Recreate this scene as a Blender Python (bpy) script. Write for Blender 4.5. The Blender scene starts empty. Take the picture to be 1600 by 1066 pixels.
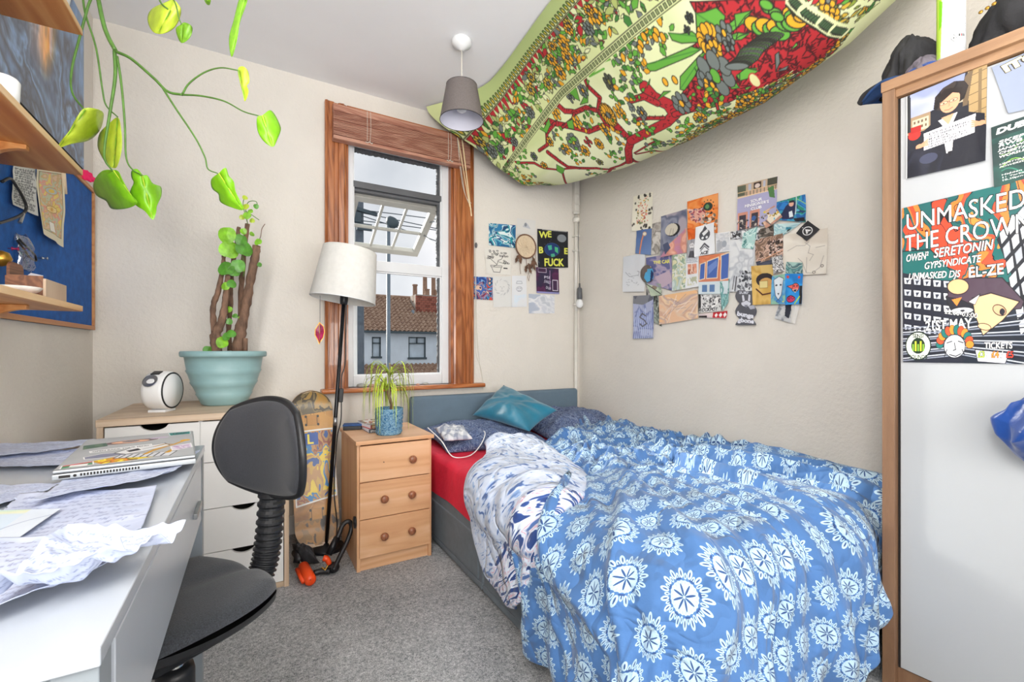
import bpy, math, random
import numpy as np
from mathutils import Matrix, Vector, Euler
random.seed(7); rng = np.random.default_rng(7)
PI = math.pi
SC = bpy.context.scene
COL = SC.collection
# ------------------------------------------------------------------ camera
FPX = 700.0; CAMZ = 1.0; HY = 548.0; YAW = math.radians(30)
cam = bpy.data.cameras.new('camera'); camo = bpy.data.objects.new('camera', cam); COL.objects.link(camo)
camo.location = (0, 0, CAMZ); camo.rotation_euler = (PI/2, 0, -YAW)
cam.sensor_width = 36; cam.lens = FPX/1600*36; cam.shift_y = (HY-533)/1600; cam.clip_start = .02; cam.clip_end = 300
SC.camera = camo
# ------------------------------------------------------------------ light
SC.view_settings.view_transform = 'Standard'; SC.view_settings.look = 'None'
SC.view_settings.gamma = 1; SC.view_settings.use_curve_mapping = False
SC.view_settings.exposure = 0.12
SC.cycles.max_bounces = 8; SC.cycles.diffuse_bounces = 5; SC.cycles.transparent_max_bounces = 12
SC.cycles.sample_clamp_indirect = 6
wd = bpy.data.worlds.new('sky'); SC.world = wd; wd.use_nodes = True
nt = wd.node_tree; bg = nt.nodes['Background']; bg.inputs[1].default_value = 1.25
tc = nt.nodes.new('ShaderNodeTexCoord'); nz = nt.nodes.new('ShaderNodeTexNoise'); nz.inputs['Scale'].default_value = 3.2
nz.inputs['Detail'].default_value = 5
cr = nt.nodes.new('ShaderNodeValToRGB'); cr.color_ramp.elements[0].color = (.50, .52, .56, 1); cr.color_ramp.elements[1].color = (.74, .74, .76, 1)
cr.color_ramp.elements[0].position = .35; cr.color_ramp.elements[1].position = .65
nt.links.new(tc.outputs['Generated'], nz.inputs['Vector']); nt.links.new(nz.outputs['Fac'], cr.inputs[0]); nt.links.new(cr.outputs[0], bg.inputs[0])

def lamp(name, typ, loc, direction, energy, color=(1, 1, 1), **k):
    l = bpy.data.lights.new(name, typ); l.energy = energy; l.color = color
    for a, b in k.items(): setattr(l, a, b)
    o = bpy.data.objects.new(name, l); COL.objects.link(o); o.location = loc
    o.rotation_euler = Vector(direction).to_track_quat('-Z', 'Y').to_euler()
    return o
lamp('sun', 'SUN', (-3, 8, 6), (.42, -1, -.46), 5.5, (1, .95, .86), angle=math.radians(9))
lamp('fill_behind_camera', 'AREA', (.1, -1.9, 1.5), (.35, 1, .04), 14, (1, .98, .95), shape='RECTANGLE', size=1.3, size_y=1.9)  # added fill lamp in front of the solid rear wall, no window there
lamp('fill_left_side', 'AREA', (-.56, -.22, 1.85), (1, .62, .02), 47, (1, .98, .95), shape='RECTANGLE', size=.55, size_y=1.2)  # added fill lamp, out of view, brightens the right wall
lamp('ceiling_fill', 'AREA', (.5, -.9, 1.1), (.15, .85, .85), 50, (1, .985, .965), shape='RECTANGLE', size=2.0, size_y=.8)  # added fill lamp aimed upwards to lighten the ceiling
lamp('daylight_above_window', 'AREA', (.78, 3.9, 3.0), (.05, -1, -.75), 70, (.93, .97, 1), shape='RECTANGLE', size=2.4, size_y=1.2)

# ------------------------------------------------------------------ pixel rays -> points in the room
_s, _c = math.sin(YAW), math.cos(YAW)
def ray(px, py):
    r = (px-800)/FPX; u = (HY-py)/FPX
    return Vector((_s+r*_c, _c-r*_s, u))
def onY(px, py, Y): d = ray(px, py); t = Y/d.y; return Vector((d.x*t, Y, CAMZ+d.z*t))
def onX(px, py, X): d = ray(px, py); t = X/d.x; return Vector((X, d.y*t, CAMZ+d.z*t))
def onZ(px, py, Z): d = ray(px, py); t = (Z-CAMZ)/d.z; return Vector((d.x*t, d.y*t, Z))
def onD(px, py, D): return Vector((0, 0, CAMZ))+ray(px, py)*D
# ------------------------------------------------------------------ colour / materials
def lin(c):
    if isinstance(c, str): c = tuple(int(c[i:i+2], 16)/255 for i in (0, 2, 4))
    return tuple((v/12.92 if v <= .04045 else ((v+.055)/1.055)**2.4) for v in c)
def L4(c): return (*lin(c), 1)
class E:
    """tiny expression builder over shader math nodes"""
    nt = None
    def __init__(s, v): s.v = v
    @staticmethod
    def op(o, *a):
        n = E.nt.nodes.new('ShaderNodeMath'); n.operation = o
        for i, x in enumerate(a):
            x = x.v if isinstance(x, E) else x
            if isinstance(x, (int, float)): n.inputs[i].default_value = x
            else: E.nt.links.new(x, n.inputs[i])
        return E(n.outputs[0])
    def __add__(s, o): return E.op('ADD', s, o)
    def __sub__(s, o): return E.op('SUBTRACT', s, o)
    def __rsub__(s, o): return E.op('SUBTRACT', o, s)
    def __mul__(s, o): return E.op('MULTIPLY', s, o)
    __radd__ = __add__; __rmul__ = __mul__
    def __truediv__(s, o): return E.op('DIVIDE', s, o)
    def __lt__(s, o): return E.op('LESS_THAN', s, o)
    def __gt__(s, o): return E.op('GREATER_THAN', s, o)
def f_(o, *a): return E.op(o, *a)
MATS = {}
def base(name, color='808080', rough=.6, metal=0, spec=.5, sheen=0, coat=0, emis=None, trans=0):
    m = bpy.data.materials.new(name); m.use_nodes = True; n = m.node_tree
    b = n.nodes['Principled BSDF']
    b.inputs['Base Color'].default_value = L4(color); b.inputs['Roughness'].default_value = rough
    b.inputs['Metallic'].default_value = metal; b.inputs['Specular IOR Level'].default_value = spec
    b.inputs['Sheen Weight'].default_value = sheen; b.inputs['Coat Weight'].default_value = coat
    if emis: b.inputs['Emission Color'].default_value = L4(emis[0]); b.inputs['Emission Strength'].default_value = emis[1]
    if trans:
        b.inputs['Transmission Weight'].default_value = trans
    MATS[name] = m
    return m, n, b
def coords(n, kind='Object', scale=(1, 1, 1), rot=(0, 0, 0)):
    t = n.nodes.new('ShaderNodeTexCoord'); mp = n.nodes.new('ShaderNodeMapping')
    mp.inputs['Scale'].default_value = scale; mp.inputs['Rotation'].default_value = rot
    n.links.new(t.outputs[kind], mp.inputs[0]); return mp.outputs[0]
def noise(n, v, sc, det=4, rough=.6, dist=0):
    t = n.nodes.new('ShaderNodeTexNoise'); t.inputs['Scale'].default_value = sc; t.inputs['Detail'].default_value = det
    t.inputs['Roughness'].default_value = rough; t.inputs['Distortion'].default_value = dist
    n.links.new(v, t.inputs['Vector']); return t.outputs['Fac']
def ramp(n, fac, stops):
    r = n.nodes.new('ShaderNodeValToRGB'); e = r.color_ramp.elements
    while len(e) < len(stops): e.new(.5)
    for i, (p, c) in enumerate(stops): e[i].position = p; e[i].color = L4(c)
    n.links.new(fac, r.inputs[0]); return r.outputs[0]
def bump(n, b, h, strength=.3, dist=.01):
    u = n.nodes.new('ShaderNodeBump'); u.inputs['Strength'].default_value = strength; u.inputs['Distance'].default_value = dist
    n.links.new(h, u.inputs['Height']); n.links.new(u.outputs[0], b.inputs['Normal'])
def mat(name, color, rough=.6, var=.05, scale=8, bs=0, bscale=60, bd=.004, stretch=(1, 1, 1), **k):
    """plain material with slight procedural variation and relief"""
    m, n, b = base(name, color, rough, **k)
    v = coords(n, 'Object', stretch)
    c = np.array([int(color[i:i+2], 16)/255 for i in (0, 2, 4)])
    if var:
        n.links.new(ramp(n, noise(n, v, scale), [(.3, tuple(np.clip(c*(1-var), 0, 1))), (.7, tuple(np.clip(c*(1+var), 0, 1)))]), b.inputs['Base Color'])
    if bs: bump(n, b, noise(n, v, bscale, 3), bs, bd)
    return m
def wood(name, c1, c2, c3, axis='z', sc=1.0, rough=.45, ring=9, fine=90, coat=0):
    m, n, b = base(name, c2, rough, coat=coat)
    st = {'x': (.10, 1, 1), 'y': (1, .10, 1), 'z': (1, 1, .10)}[axis]
    v = coords(n, 'Object', tuple(s*sc for s in st))
    a = noise(n, v, ring, 2, .5, 1.2)
    E.nt = n
    w = f_('FRACT', E(a)*7.0)
    w = f_('ABSOLUTE', w-.5)*2.0
    fn = E(noise(n, v, fine, 5, .7))
    t = w*.55+fn*.55
    n.links.new(ramp(n, t.v, [(.15, c1), (.5, c2), (.9, c3)]), b.inputs['Base Color'])
    bump(n, b, fn.v, .15, .002)
    return m
mat('wall_paint', 'DBD6CE', .85, .015, 3, .55, 55, .006)
mat('ceiling_paint', 'ECECEE', .9, .01, 2, .12, 40, .004)
mat('white_gloss', 'E6E8EA', .25, .01, 4)
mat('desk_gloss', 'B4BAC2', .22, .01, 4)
mat('white_matt', 'E4E4E2', .5, .01)
mat('upvc', 'DDDFE2', .3, .01)
mat('sash_grey', 'A3A29C', .4, .03)
mat('gasket', '4A4C50', .7, .2, 60, .6, 90)
mat('black_plastic', '1B1C1F', .42, .1, 40, .15, 300, .001)
mat('black_metal', '17191E', .3, .08, metal=.3)
mat('chair_fabric', '2B2E33', .85, .45, 420, .5, 420, .002, sheen=.2)
mat('chair_back_fabric', '2A2C32', .75, .1, 260, .35, 500, .001, sheen=.15)
mat('chrome', 'C9CCD0', .18, .02, metal=1)
mat('steel', 'A8ABAE', .35, .05, metal=.9)
mat('orange_plastic', 'F04E1A', .35, .04)
mat('lamp_shade', 'DAD9D5', .8, .02, 40, .1, 300)
mat('pendant_outer', '6B6462', .85, .06, 200, .2, 500, .001)
mat('pendant_inner', 'CFCFDC', .8, .02)
mat('blue_pot', '8DB0B3', .45, .03, 12)
mat('soil', '4A382B', .95, .3, 60, .8, 80)
mat('bark', '6E5545', .85, .35, 26, .9, 60, .006, stretch=(1, 1, .4))
mat('leaf_lime', '78B818', .38, .12, 14, .25, 60, .002)
mat('leaf_pale', 'B5CC3A', .4, .12, 12, .2, 60, .002)
mat('leaf_dark', '4F8A2C', .4, .2, 25, .2, 60, .002)
mat('leaf_mid', '7DB52F', .4, .2, 25, .2, 60, .002)
mat('stem_green', '557F35', .5, .12, 30)
mat('spider_leaf', 'A9BE3C', .45, .3, 16)
mat('spider_leaf_dark', '6E7A35', .5, .3, 16)
mat('spider_leaf_dry', '8E8459', .6, .2, 16)
mat('divan_grey', '6B747C', .8, .04, 20, .25, 400, .001)
mat('headboard_blue', '617585', .6, .03, 10, .1, 200, .001)
mat('red_sheet', 'D8203F', .75, .06, 6, .3, 26, .01)
mat('teal_satin', '12708C', .5, .1, 5, .2, 30, .006, sheen=.3)
mat('blue_satin', '0D3C84', .32, .15, 8, .3, 20, .01, sheen=.3)
mat('black_cloth', '2C2C2F', .8, .2, 10, .4, 60, .004)
mat('grey_cloth', '6D6670', .85, .2, 12, .4, 60, .004)
mat('navy_denim', '2C4B7C', .85, .25, 14, .3, 200, .002)
mat('grey_desk_metal', '8A9298', .35, .03)
mat('dark_desk_metal', '4B5A63', .4, .03)
mat('laptop_silver', 'A9AEB2', .35, .02, metal=.35)
mat('paper', 'E4E8F4', .8, .02, 8)
mat('cream_plastic', 'E9EAEA', .35, .01)
mat('clear_film', 'C9D2DC', .2, .1, 20)
mat('cord_white', 'D6D2C6', .6, .03)
mat('pine_cord', 'E0C9A0', .5, .05)
mat('terracotta_pot', '9C7C68', .8, .1)
mat('render_white', 'D4E0EA', .9, .03, 2)
mat('slate_frame', '3C4C54', .5, .05)
mat('pane_far', 'B3C2CE', .25, .12, .9)
mat('brick_red', '9A5C4C', .9, .2, 3)
mat('brick_dark', '7E4638', .9, .2, 3)
mat('mortar', 'A59A90', .9, .1)
mat('road', '5F6163', .9, .1)
mat('pole_wood', '5C6670', .8, .1)
mat('pole_metal', '6C7A86', .5, .05)
mat('leadwork', '7B8690', .6, .1)
mat('pebble_grey', '9A9A94', .7, .15, 30)
mat('pebble_pink', 'B08A78', .7, .15, 30)
mat('pipe_white', 'D8D5CE', .4, .03, 10)
mat('grey_plastic', '5A5C60', .5, .05)
mat('dreamcatcher_wood', '6E5040', .7, .2)
mat('feather_brown', '5E4434', .8, .3, 30)
mat('web_cream', 'D9C6AA', .8, .05)
mat('pink_feather', 'E0215F', .8, .1)
mat('magenta_glass', '8C1F48', .25, .4, 30)
mat('gold', 'B48A3A', .3, .1, metal=.8)
mat('spray_white', 'DFE3E6', .3, .02)
mat('cork_blue', '1B5AA6', .9, .1, 30, .5, 220, .002)
mat('door_white', 'ADB0B3', .32, .01, 2)
mat('dark_gap', '23201E', .8, .05)
mat('dish_white', 'DAD8D2', .3, .1, 30)
wood('pine', 'AE6A34', 'C08046', 'CE945A', 'y', 1, .4, 6, 70)
wood('pine_edge', 'C98A4C', 'DDB27C', 'E8C79A', 'y', 1, .45, 6, 70)
wood('stained_pine', '74401F', '9C5C34', 'B87648', 'z', 1, .3, 10, 60, coat=.4)
wood('sill_wood', '8A4A22', 'B0683A', 'C47C48', 'x', 1, .3, 10, 60, coat=.4)
wood('blind_wood', '8F5A48', 'A87460', 'BF927C', 'x', 1, .4, 12, 80)
wood('beech', 'C9966C', 'D6A67C', 'DFB48E', 'x', .6, .45, 7, 110)
wood('beech_side', 'C9966C', 'D6A67C', 'DFB48E', 'z', .6, .45, 7, 110)
wood('knob_wood', '7A4A33', '8E5A40', 'A06A4C', 'z', 3, .3)
wood('oak_light', 'B3997F', 'C6AE94', 'D3BEA6', 'x', .8, .5, 6, 120)
wood('oak_side', 'B3997F', 'C6AE94', 'D3BEA6', 'z', .8, .5, 6, 120)
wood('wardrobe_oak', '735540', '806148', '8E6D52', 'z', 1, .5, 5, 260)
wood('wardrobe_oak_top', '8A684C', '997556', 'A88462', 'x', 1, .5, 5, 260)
wood('walnut_box', '5E3A28', '75492F', '8E5D3E', 'y', 1.5, .5)

# carpet
m, n, b = base('carpet', '8C8F92', .98)
v = coords(n); a = noise(n, v, 330, 2, .8); g = noise(n, v, 95, 3, .7); st = noise(n, v, 3.2, 3, .6)
E.nt = n; t = E(a)*.62+E(g)*.38+(E(st)-.5)*.16
n.links.new(ramp(n, t.v, [(.35, '5A5D60'), (.46, 'A2A5A8'), (.54, 'C2C4C6'), (.64, 'ECECEC')]), b.inputs['Base Color'])
bump(n, b, t.v, 1.0, .012)
# painted print (colour attribute)
for nm, ro in (('print_paper', .55), ('print_cloth', .85), ('print_gloss', .3)):
    m, n, b = base(nm, 'FFFFFF', ro)
    at = n.nodes.new('ShaderNodeAttribute'); at.attribute_name = 'Col'; n.links.new(at.outputs['Color'], b.inputs['Base Color'])
    v = coords(n); bump(n, b, noise(n, v, 30 if nm != 'print_cloth' else 14, 3), .25, .004)
# clear glass
def glassmat(name, tint=(1, 1, 1), extra=.06):
    m = bpy.data.materials.new(name); m.use_nodes = True; n = m.node_tree; n.nodes.clear()
    o = n.nodes.new('ShaderNodeOutputMaterial'); mx = n.nodes.new('ShaderNodeMixShader'); tr = n.nodes.new('ShaderNodeBsdfTransparent')
    gl = n.nodes.new('ShaderNodeBsdfGlossy'); gl.inputs['Roughness'].default_value = .03; tr.inputs[0].default_value = (*tint, 1)
    lw = n.nodes.new('ShaderNodeLayerWeight'); lw.inputs[0].default_value = .25
    E.nt = n; k = E(lw.outputs['Facing'])*.12+extra
    n.links.new(k.v, mx.inputs[0]); n.links.new(tr.outputs[0], mx.inputs[1]); n.links.new(gl.outputs[0], mx.inputs[2]); n.links.new(mx.outputs[0], o.inputs[0])
    MATS[name] = m
glassmat('glass', (.99, 1, 1), .0); glassmat('film', (.82, .86, .9), .22)
# roof pantiles
m, n, b = base('pantile', '9A7E6E', .9); v = coords(n)
n.links.new(ramp(n, noise(n, v, 5, 4, .7), [(.25, '7A5E52'), (.5, 'A08470'), (.8, 'C7B09C')]), b.inputs['Base Color'])
# duvet print: rosettes in cloth space
def creases(n, b, amt=1.0):
    v = coords(n, 'Object'); E.nt = n
    def c(sc, off, w):
        mp = n.nodes.new('ShaderNodeMapping'); mp.inputs['Location'].default_value = off; n.links.new(v, mp.inputs[0])
        a = f_('ABSOLUTE', E(noise(n, mp.outputs[0], sc, 2, .45, .9))-.5)/w; return f_('SMOOTH_MIN', a, 1.0, .4)
    h = c(3.2, (0, 0, 0), .10)*.62+c(6.5, (5, 2, 0), .09)*.32+E(noise(n, v, 34, 4, .6))*.10
    bump(n, b, h.v, .85, .024*amt)
def duvet_nodes(name, ground, light, dark, cell, flip=False):
    m, n, b = base(name, ground, .85, sheen=.15); E.nt = n
    uv = n.nodes.new('ShaderNodeUVMap'); uv.uv_map = 'UVMap'; sp = n.nodes.new('ShaderNodeSeparateXYZ'); n.links.new(uv.outputs[0], sp.inputs[0])
    x = E(sp.outputs[0])/cell; y = E(sp.outputs[1])/(cell*.93)
    row = f_('FLOOR', y); x = x+f_('MODULO', f_('ABSOLUTE', row), 2.0)*.5
    fx = f_('FRACT', x)-.5; fy = f_('FRACT', y)-.5
    r = f_('SQRT', fx*fx+fy*fy); th = f_('ARCTAN2', fy, fx)
    def fold(N, off=0.0): return (f_('FRACT', th*(N/(2*PI))+off)-.5)*(2*PI/N)*r
    def ell(da, w, rc, l): p = da/w; q = (r-rc)/l; return (p*p+q*q) < 1.0
    a8, a16, b16 = fold(8), fold(16), fold(16, .5); s12 = f_('ABSOLUTE', f_('SINE', th*12.0))
    pet = ell(a8, .017, .110, .092); disc = r < (.250-s12*.012)
    fleck = ell(a8, .045, .272, .016); veins = (s12 < .16)*(r > .19)*(r < .225)
    la = ell(a16, .038, .365, .085); lad = ell(a16, .011, .360, .050); lb = ell(b16, .024, .315, .055); lbd = ell(b16, .008, .310, .03)
    vv = coords(n, 'UV'); cl = E(noise(n, vv, 5, 3))
    d = f_('MINIMUM', pet+fleck*(r > .24)+lad+lbd+veins*.3, 1.0)
    l = f_('MINIMUM', disc+la+lb, 1.0)*(1-d)
    def mix(f, a, c):
        q = n.nodes.new('ShaderNodeMix'); q.data_type = 'RGBA'; n.links.new(f.v, q.inputs[0])
        for k, s in ((6, a), (7, c)):
            if isinstance(s, str): q.inputs[k].default_value = L4(s)
            else: n.links.new(s, q.inputs[k])
        return q.outputs[2]
    g0 = ramp(n, cl.v, [(.3, ground), (.7, tuple(min(1, int(ground[i:i+2], 16)/255*1.12) for i in (0, 2, 4)))])
    c1 = mix(l, g0, light); c2 = mix(d, c1, dark)
    n.links.new(c2, b.inputs['Base Color'])
    creases(n, b)
    return m
duvet_nodes('duvet_print', '426A9E', 'AECADC', '2A4A80', .088)
# pale paisley underside
def lining():
    m, n, b = base('duvet_lining', 'C8D3E4', .85, sheen=.15); E.nt = n
    uv = n.nodes.new('ShaderNodeUVMap'); uv.uv_map = 'UVMap'
    def nn(s, d=2, off=(0, 0, 0), dist=0):
        mp = n.nodes.new('ShaderNodeMapping'); mp.inputs['Location'].default_value = off; n.links.new(uv.outputs[0], mp.inputs[0]); return E(noise(n, mp.outputs[0], s, d, .5, dist))
    sp = n.nodes.new('ShaderNodeSeparateXYZ'); n.links.new(uv.outputs[0], sp.inputs[0]); v = E(sp.outputs[1])
    c = ramp(n, nn(34, 2, (3, 1, 0), 1.0).v, [(.35, '4A669E'), (.39, '8BA4D0'), (.42, 'C0CCE2'), (.60, 'CBD3E4'), (.66, '9DB6DA'), (.74, '6F8FC4')])
    c2 = ramp(n, nn(11, 2, (9, 5, 0), 2.5).v, [(.38, '22407E'), (.44, '2B4A8C'), (.46, 'D5DEEC'), (.54, 'CDD8E8'), (.56, 'D08CA4'), (.59, 'DCE2EC'), (.66, '4A6AA6')])
    q = n.nodes.new('ShaderNodeMix'); q.data_type = 'RGBA'
    n.links.new(f_('GREATER_THAN', v+(nn(6)-.5)*.12, 1.20).v, q.inputs[0]); n.links.new(c, q.inputs[6]); n.links.new(c2, q.inputs[7])
    n.links.new(q.outputs[2], b.inputs['Base Color']); creases(n, b)
lining()
def fabric_pattern(name, cols, sc):
    m, n, b = base(name, cols[0], .85); v = coords(n)
    st = [(.3+.4*i/(len(cols)-1), c) for i, c in enumerate(cols)]
    r = ramp(n, noise(n, v, sc, 3, .5, 2.0), st); n.links.new(r, b.inputs['Base Color']); bump(n, b, noise(n, v, 30, 3), .3, .006)
fabric_pattern('navy_paisley', ['26345C', '34456F', '8290AC', '2C3B63', '6B7CA0', '3A4A75'], 26)
fabric_pattern('blue_glaze', ['1F4F7C', '2E6C97', '8FB4C8', '2C668F', '255B88'], 70)
# grey check cloth
m, n, b = base('grey_check', 'B9BCC2', .85); E.nt = n; v = coords(n, 'Object', (1, 1, 1), (.3, 0, .6)); sp = n.nodes.new('ShaderNodeSeparateXYZ'); n.links.new(v, sp.inputs[0])
t = (f_('FRACT', E(sp.outputs[0])*22.0) > .5)*.5+(f_('FRACT', E(sp.outputs[1])*22.0) > .5)*.5
n.links.new(ramp(n, t.v, [(0, 'D3D4D8'), (.5, 'B4B8C2'), (1, '8E94A6')]), b.inputs['Base Color'])
# ------------------------------------------------------------------ object helpers
def root_matrix(p):
    while p.parent: p = p.parent
    return Matrix.LocRotScale(p.location, p.rotation_euler, None)
def tag(o, label=None, cat=None, group=None, kind=None):
    if label: o['label'] = label
    if cat: o['category'] = cat
    if group: o['group'] = group
    if kind: o['kind'] = kind
    return o
def thing(name, label, cat, loc=(0, 0, 0), rot=(0, 0, 0), group=None):
    o = bpy.data.objects.new(name, None); o.empty_display_size = .05; COL.objects.link(o); o.location = loc; o.rotation_euler = rot
    return tag(o, label, cat, group)
def finish(o, m, parent, smooth, bev, sub, thick, segs=2):
    for mm in (m if isinstance(m, (list, tuple)) else [m]): o.data.materials.append(MATS[mm] if isinstance(mm, str) else mm)
    if smooth: o.data.polygons.foreach_set('use_smooth', [True]*len(o.data.polygons))
    if thick:
        s = o.modifiers.new('s', 'SOLIDIFY'); s.thickness = thick; s.offset = 0
    if bev:
        b = o.modifiers.new('b', 'BEVEL'); b.width = bev; b.segments = segs; b.limit_method = 'ANGLE'; b.angle_limit = math.radians(40)
        o.data.polygons.foreach_set('use_smooth', [True]*len(o.data.polygons))
        w = o.modifiers.new('w', 'WEIGHTED_NORMAL')
    if sub:
        s = o.modifiers.new('u', 'SUBSURF'); s.levels = sub; s.render_levels = sub
    COL.objects.link(o)
    if parent: o.parent = parent
    return o
def mk(name, VF, m, parent=None, smooth=False, bev=0, sub=0, thick=0, local=False, label=None, cat=None, group=None, kind=None, segs=2):
    V, F = VF
    A = np.array([tuple(v) for v in V], float)
    loc = None
    if parent is None:
        loc = np.array([(A[:, 0].min()+A[:, 0].max())/2, (A[:, 1].min()+A[:, 1].max())/2, A[:, 2].min()]); A = A-loc
    elif not local:
        M = np.array(root_matrix(parent).inverted()); A = A@M[:3, :3].T+M[:3, 3]
    me = bpy.data.meshes.new(name); me.from_pydata([tuple(a) for a in A], [], [list(f) for f in F]); me.update()
    o = bpy.data.objects.new(name, me)
    if loc is not None: o.location = loc
    finish(o, m, parent, smooth, bev, sub, thick, segs)
    return tag(o, label, cat, group, kind)
def struct(name, VF, m, parent=None, **k):
    return mk(name, VF, m, parent, kind='structure', **k)
def box(x0, x1, y0, y1, z0, z1):
    V = [(x, y, z) for z in (z0, z1) for y in (y0, y1) for x in (x0, x1)]
    return V, [(0, 2, 3, 1), (4, 5, 7, 6), (0, 1, 5, 4), (2, 6, 7, 3), (0, 4, 6, 2), (1, 3, 7, 5)]
def join(*parts):
    V, F = [], []
    for v, f in parts:
        o = len(V); V += [tuple(p) for p in v]; F += [tuple(i+o for i in q) for q in f]
    return V, F
def xf(VF, M):
    return [tuple(M @ Vector(v)) for v in VF[0]], VF[1]
def R3(p, rx=0, ry=0, rz=0): return Matrix.Translation(p) @ Euler((rx, ry, rz)).to_matrix().to_4x4()
def lathe(prof, n=32, cx=0, cy=0, cz=0, cap=True):
    V, F = [], []
    for r, z in prof:
        for i in range(n): a = 2*PI*i/n; V.append((cx+r*math.cos(a), cy+r*math.sin(a), cz+z))
    for j in range(len(prof)-1):
        for i in range(n): k = (i+1) % n; F.append((j*n+i, j*n+k, (j+1)*n+k, (j+1)*n+i))
    if cap: F.append(tuple(range(n))[::-1]); F.append(tuple((len(prof)-1)*n+i for i in range(n)))
    return V, F
def tube(P, r, n=8, cap=True, flat=1.0):
    P = [Vector(p) for p in P]; R = r if hasattr(r, '__len__') else [r]*len(P)
    V, F = [], []; up = Vector((0, 0, 1)) if abs((P[1]-P[0]).normalized().z) < .9 else Vector((1, 0, 0))
    u = None
    for i, p in enumerate(P):
        t = (P[min(i+1, len(P)-1)]-P[max(i-1, 0)]).normalized()
        u = (up if u is None else u); u = (u-t*u.dot(t)).normalized(); w = t.cross(u)
        for k in range(n):
            a = 2*PI*k/n; V.append(tuple(p+(u*math.cos(a)*flat+w*math.sin(a))*R[i]))
    for j in range(len(P)-1):
        for i in range(n): k = (i+1) % n; F.append((j*n+i, j*n+k, (j+1)*n+k, (j+1)*n+i))
    if cap: F.append(tuple(range(n))[::-1]); F.append(tuple((len(P)-1)*n+i for i in range(n)))
    return V, F
def smoothpath(P, n=8):
    """Catmull-Rom through points"""
    P = [Vector(p) for p in P]; Q = [P[0]*2-P[1]]+P+[P[-1]*2-P[-2]]; out = []
    for i in range(1, len(Q)-2):
        for k in range(n):
            t = k/n; a, b, c, d = Q[i-1:i+3]
            out.append(.5*((2*b)+(c-a)*t+(2*a-5*b+4*c-d)*t*t+(3*b-a-3*c+d)*t**3))
    out.append(P[-1]); return out
def prism(poly, z0, z1, M=None):
    n = len(poly); V = [(x, y, z0) for x, y in poly]+[(x, y, z1) for x, y in poly]
    F = [tuple(range(n))[::-1], tuple(range(n, 2*n))]+[(i, (i+1) % n, n+(i+1) % n, n+i) for i in range(n)]
    return xf((V, F), M) if M else (V, F)
def rrect(w, h, r, n=6):
    out = []
    for cx, cy, a0 in ((w/2-r, h/2-r, 0), (-w/2+r, h/2-r, 90), (-w/2+r, -h/2+r, 180), (w/2-r, -h/2+r, 270)):
        for k in range(n+1): a = math.radians(a0+90*k/n); out.append((cx+r*math.cos(a), cy+r*math.sin(a)))
    return out
def vnoise(x, y, seed=0, octaves=3):
    """smooth value noise, numpy"""
    tot = 0; amp = 1; s = 0
    for o in range(octaves):
        X = x*2**o+seed*17.13+o*5.7; Y = y*2**o+seed*9.71+o*3.1
        xi = np.floor(X).astype(int); yi = np.floor(Y).astype(int); fx = X-xi; fy = Y-yi
        fx = fx*fx*(3-2*fx); fy = fy*fy*(3-2*fy)
        h = lambda a, b: ((np.sin(a*127.1+b*311.7+seed*74.7)*43758.5453) % 1.0)
        v = (h(xi, yi)*(1-fx)+h(xi+1, yi)*fx)*(1-fy)+(h(xi, yi+1)*(1-fx)+h(xi+1, yi+1)*fx)*fy
        tot = tot+amp*v; s += amp; amp *= .5
    return tot/s
def ridged(x, y, seed=0, octaves=2):
    return 1-np.abs(vnoise(x, y, seed, octaves)*2-1)*1.6
def gridmesh(name, P, m, parent=None, col=None, uv=None, mask=None, smooth=True, thick=0, flip=False, label=None, cat=None, group=None, kind=None, sub=0):
    """P: (h,w,3) world points -> one quad mesh; col (h,w,3) sRGB painted as colour attribute"""
    h, w = P.shape[:2]; A = P.reshape(-1, 3).astype(float); loc = None
    if parent is None:
        loc = np.array([(A[:, 0].min()+A[:, 0].max())/2, (A[:, 1].min()+A[:, 1].max())/2, A[:, 2].min()]); A = A-loc
    else:
        M = np.array(root_matrix(parent).inverted()); A = A@M[:3, :3].T+M[:3, 3]
    i = np.arange(h*w).reshape(h, w)
    q = np.stack([i[:-1, :-1], i[1:, :-1], i[1:, 1:], i[:-1, 1:]], -1)
    if flip: q = q[..., ::-1]
    if mask is not None:
        k = mask[:-1, :-1] & mask[1:, :-1] & mask[1:, 1:] & mask[:-1, 1:]; q = q[k]
    q = q.reshape(-1, 4)
    if mask is not None:
        used = np.unique(q); rm = -np.ones(h*w, int); rm[used] = np.arange(len(used)); q = rm[q]; A = A[used]
    else: used = np.arange(h*w)
    me = bpy.data.meshes.new(name); me.vertices.add(len(A)); me.vertices.foreach_set('co', A.ravel())
    me.loops.add(q.size); me.loops.foreach_set('vertex_index', q.ravel().astype(np.int32))
    me.polygons.add(len(q)); me.polygons.foreach_set('loop_start', np.arange(0, q.size, 4, dtype=np.int32))
    me.update(calc_edges=True); me.validate()
    if col is not None:
        c = col.reshape(-1, 3)[used]; c = np.clip(c, 0, 1); c = np.where(c <= .04045, c/12.92, ((c+.055)/1.055)**2.4)
        at = me.color_attributes.new('Col', 'FLOAT_COLOR', 'POINT'); at.data.foreach_set('color', np.concatenate([c, np.ones((len(c), 1))], 1).ravel())
    if uv is not None:
        u = me.uv_layers.new(name='UVMap'); U = uv.reshape(-1, 2)[used][q.ravel()]; u.data.foreach_set('uv', U.ravel())
    o = bpy.data.objects.new(name, me)
    if loc is not None: o.location = loc
    finish(o, m, parent, smooth, 0, sub, thick)
    return tag(o, label, cat, group, kind)
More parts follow.
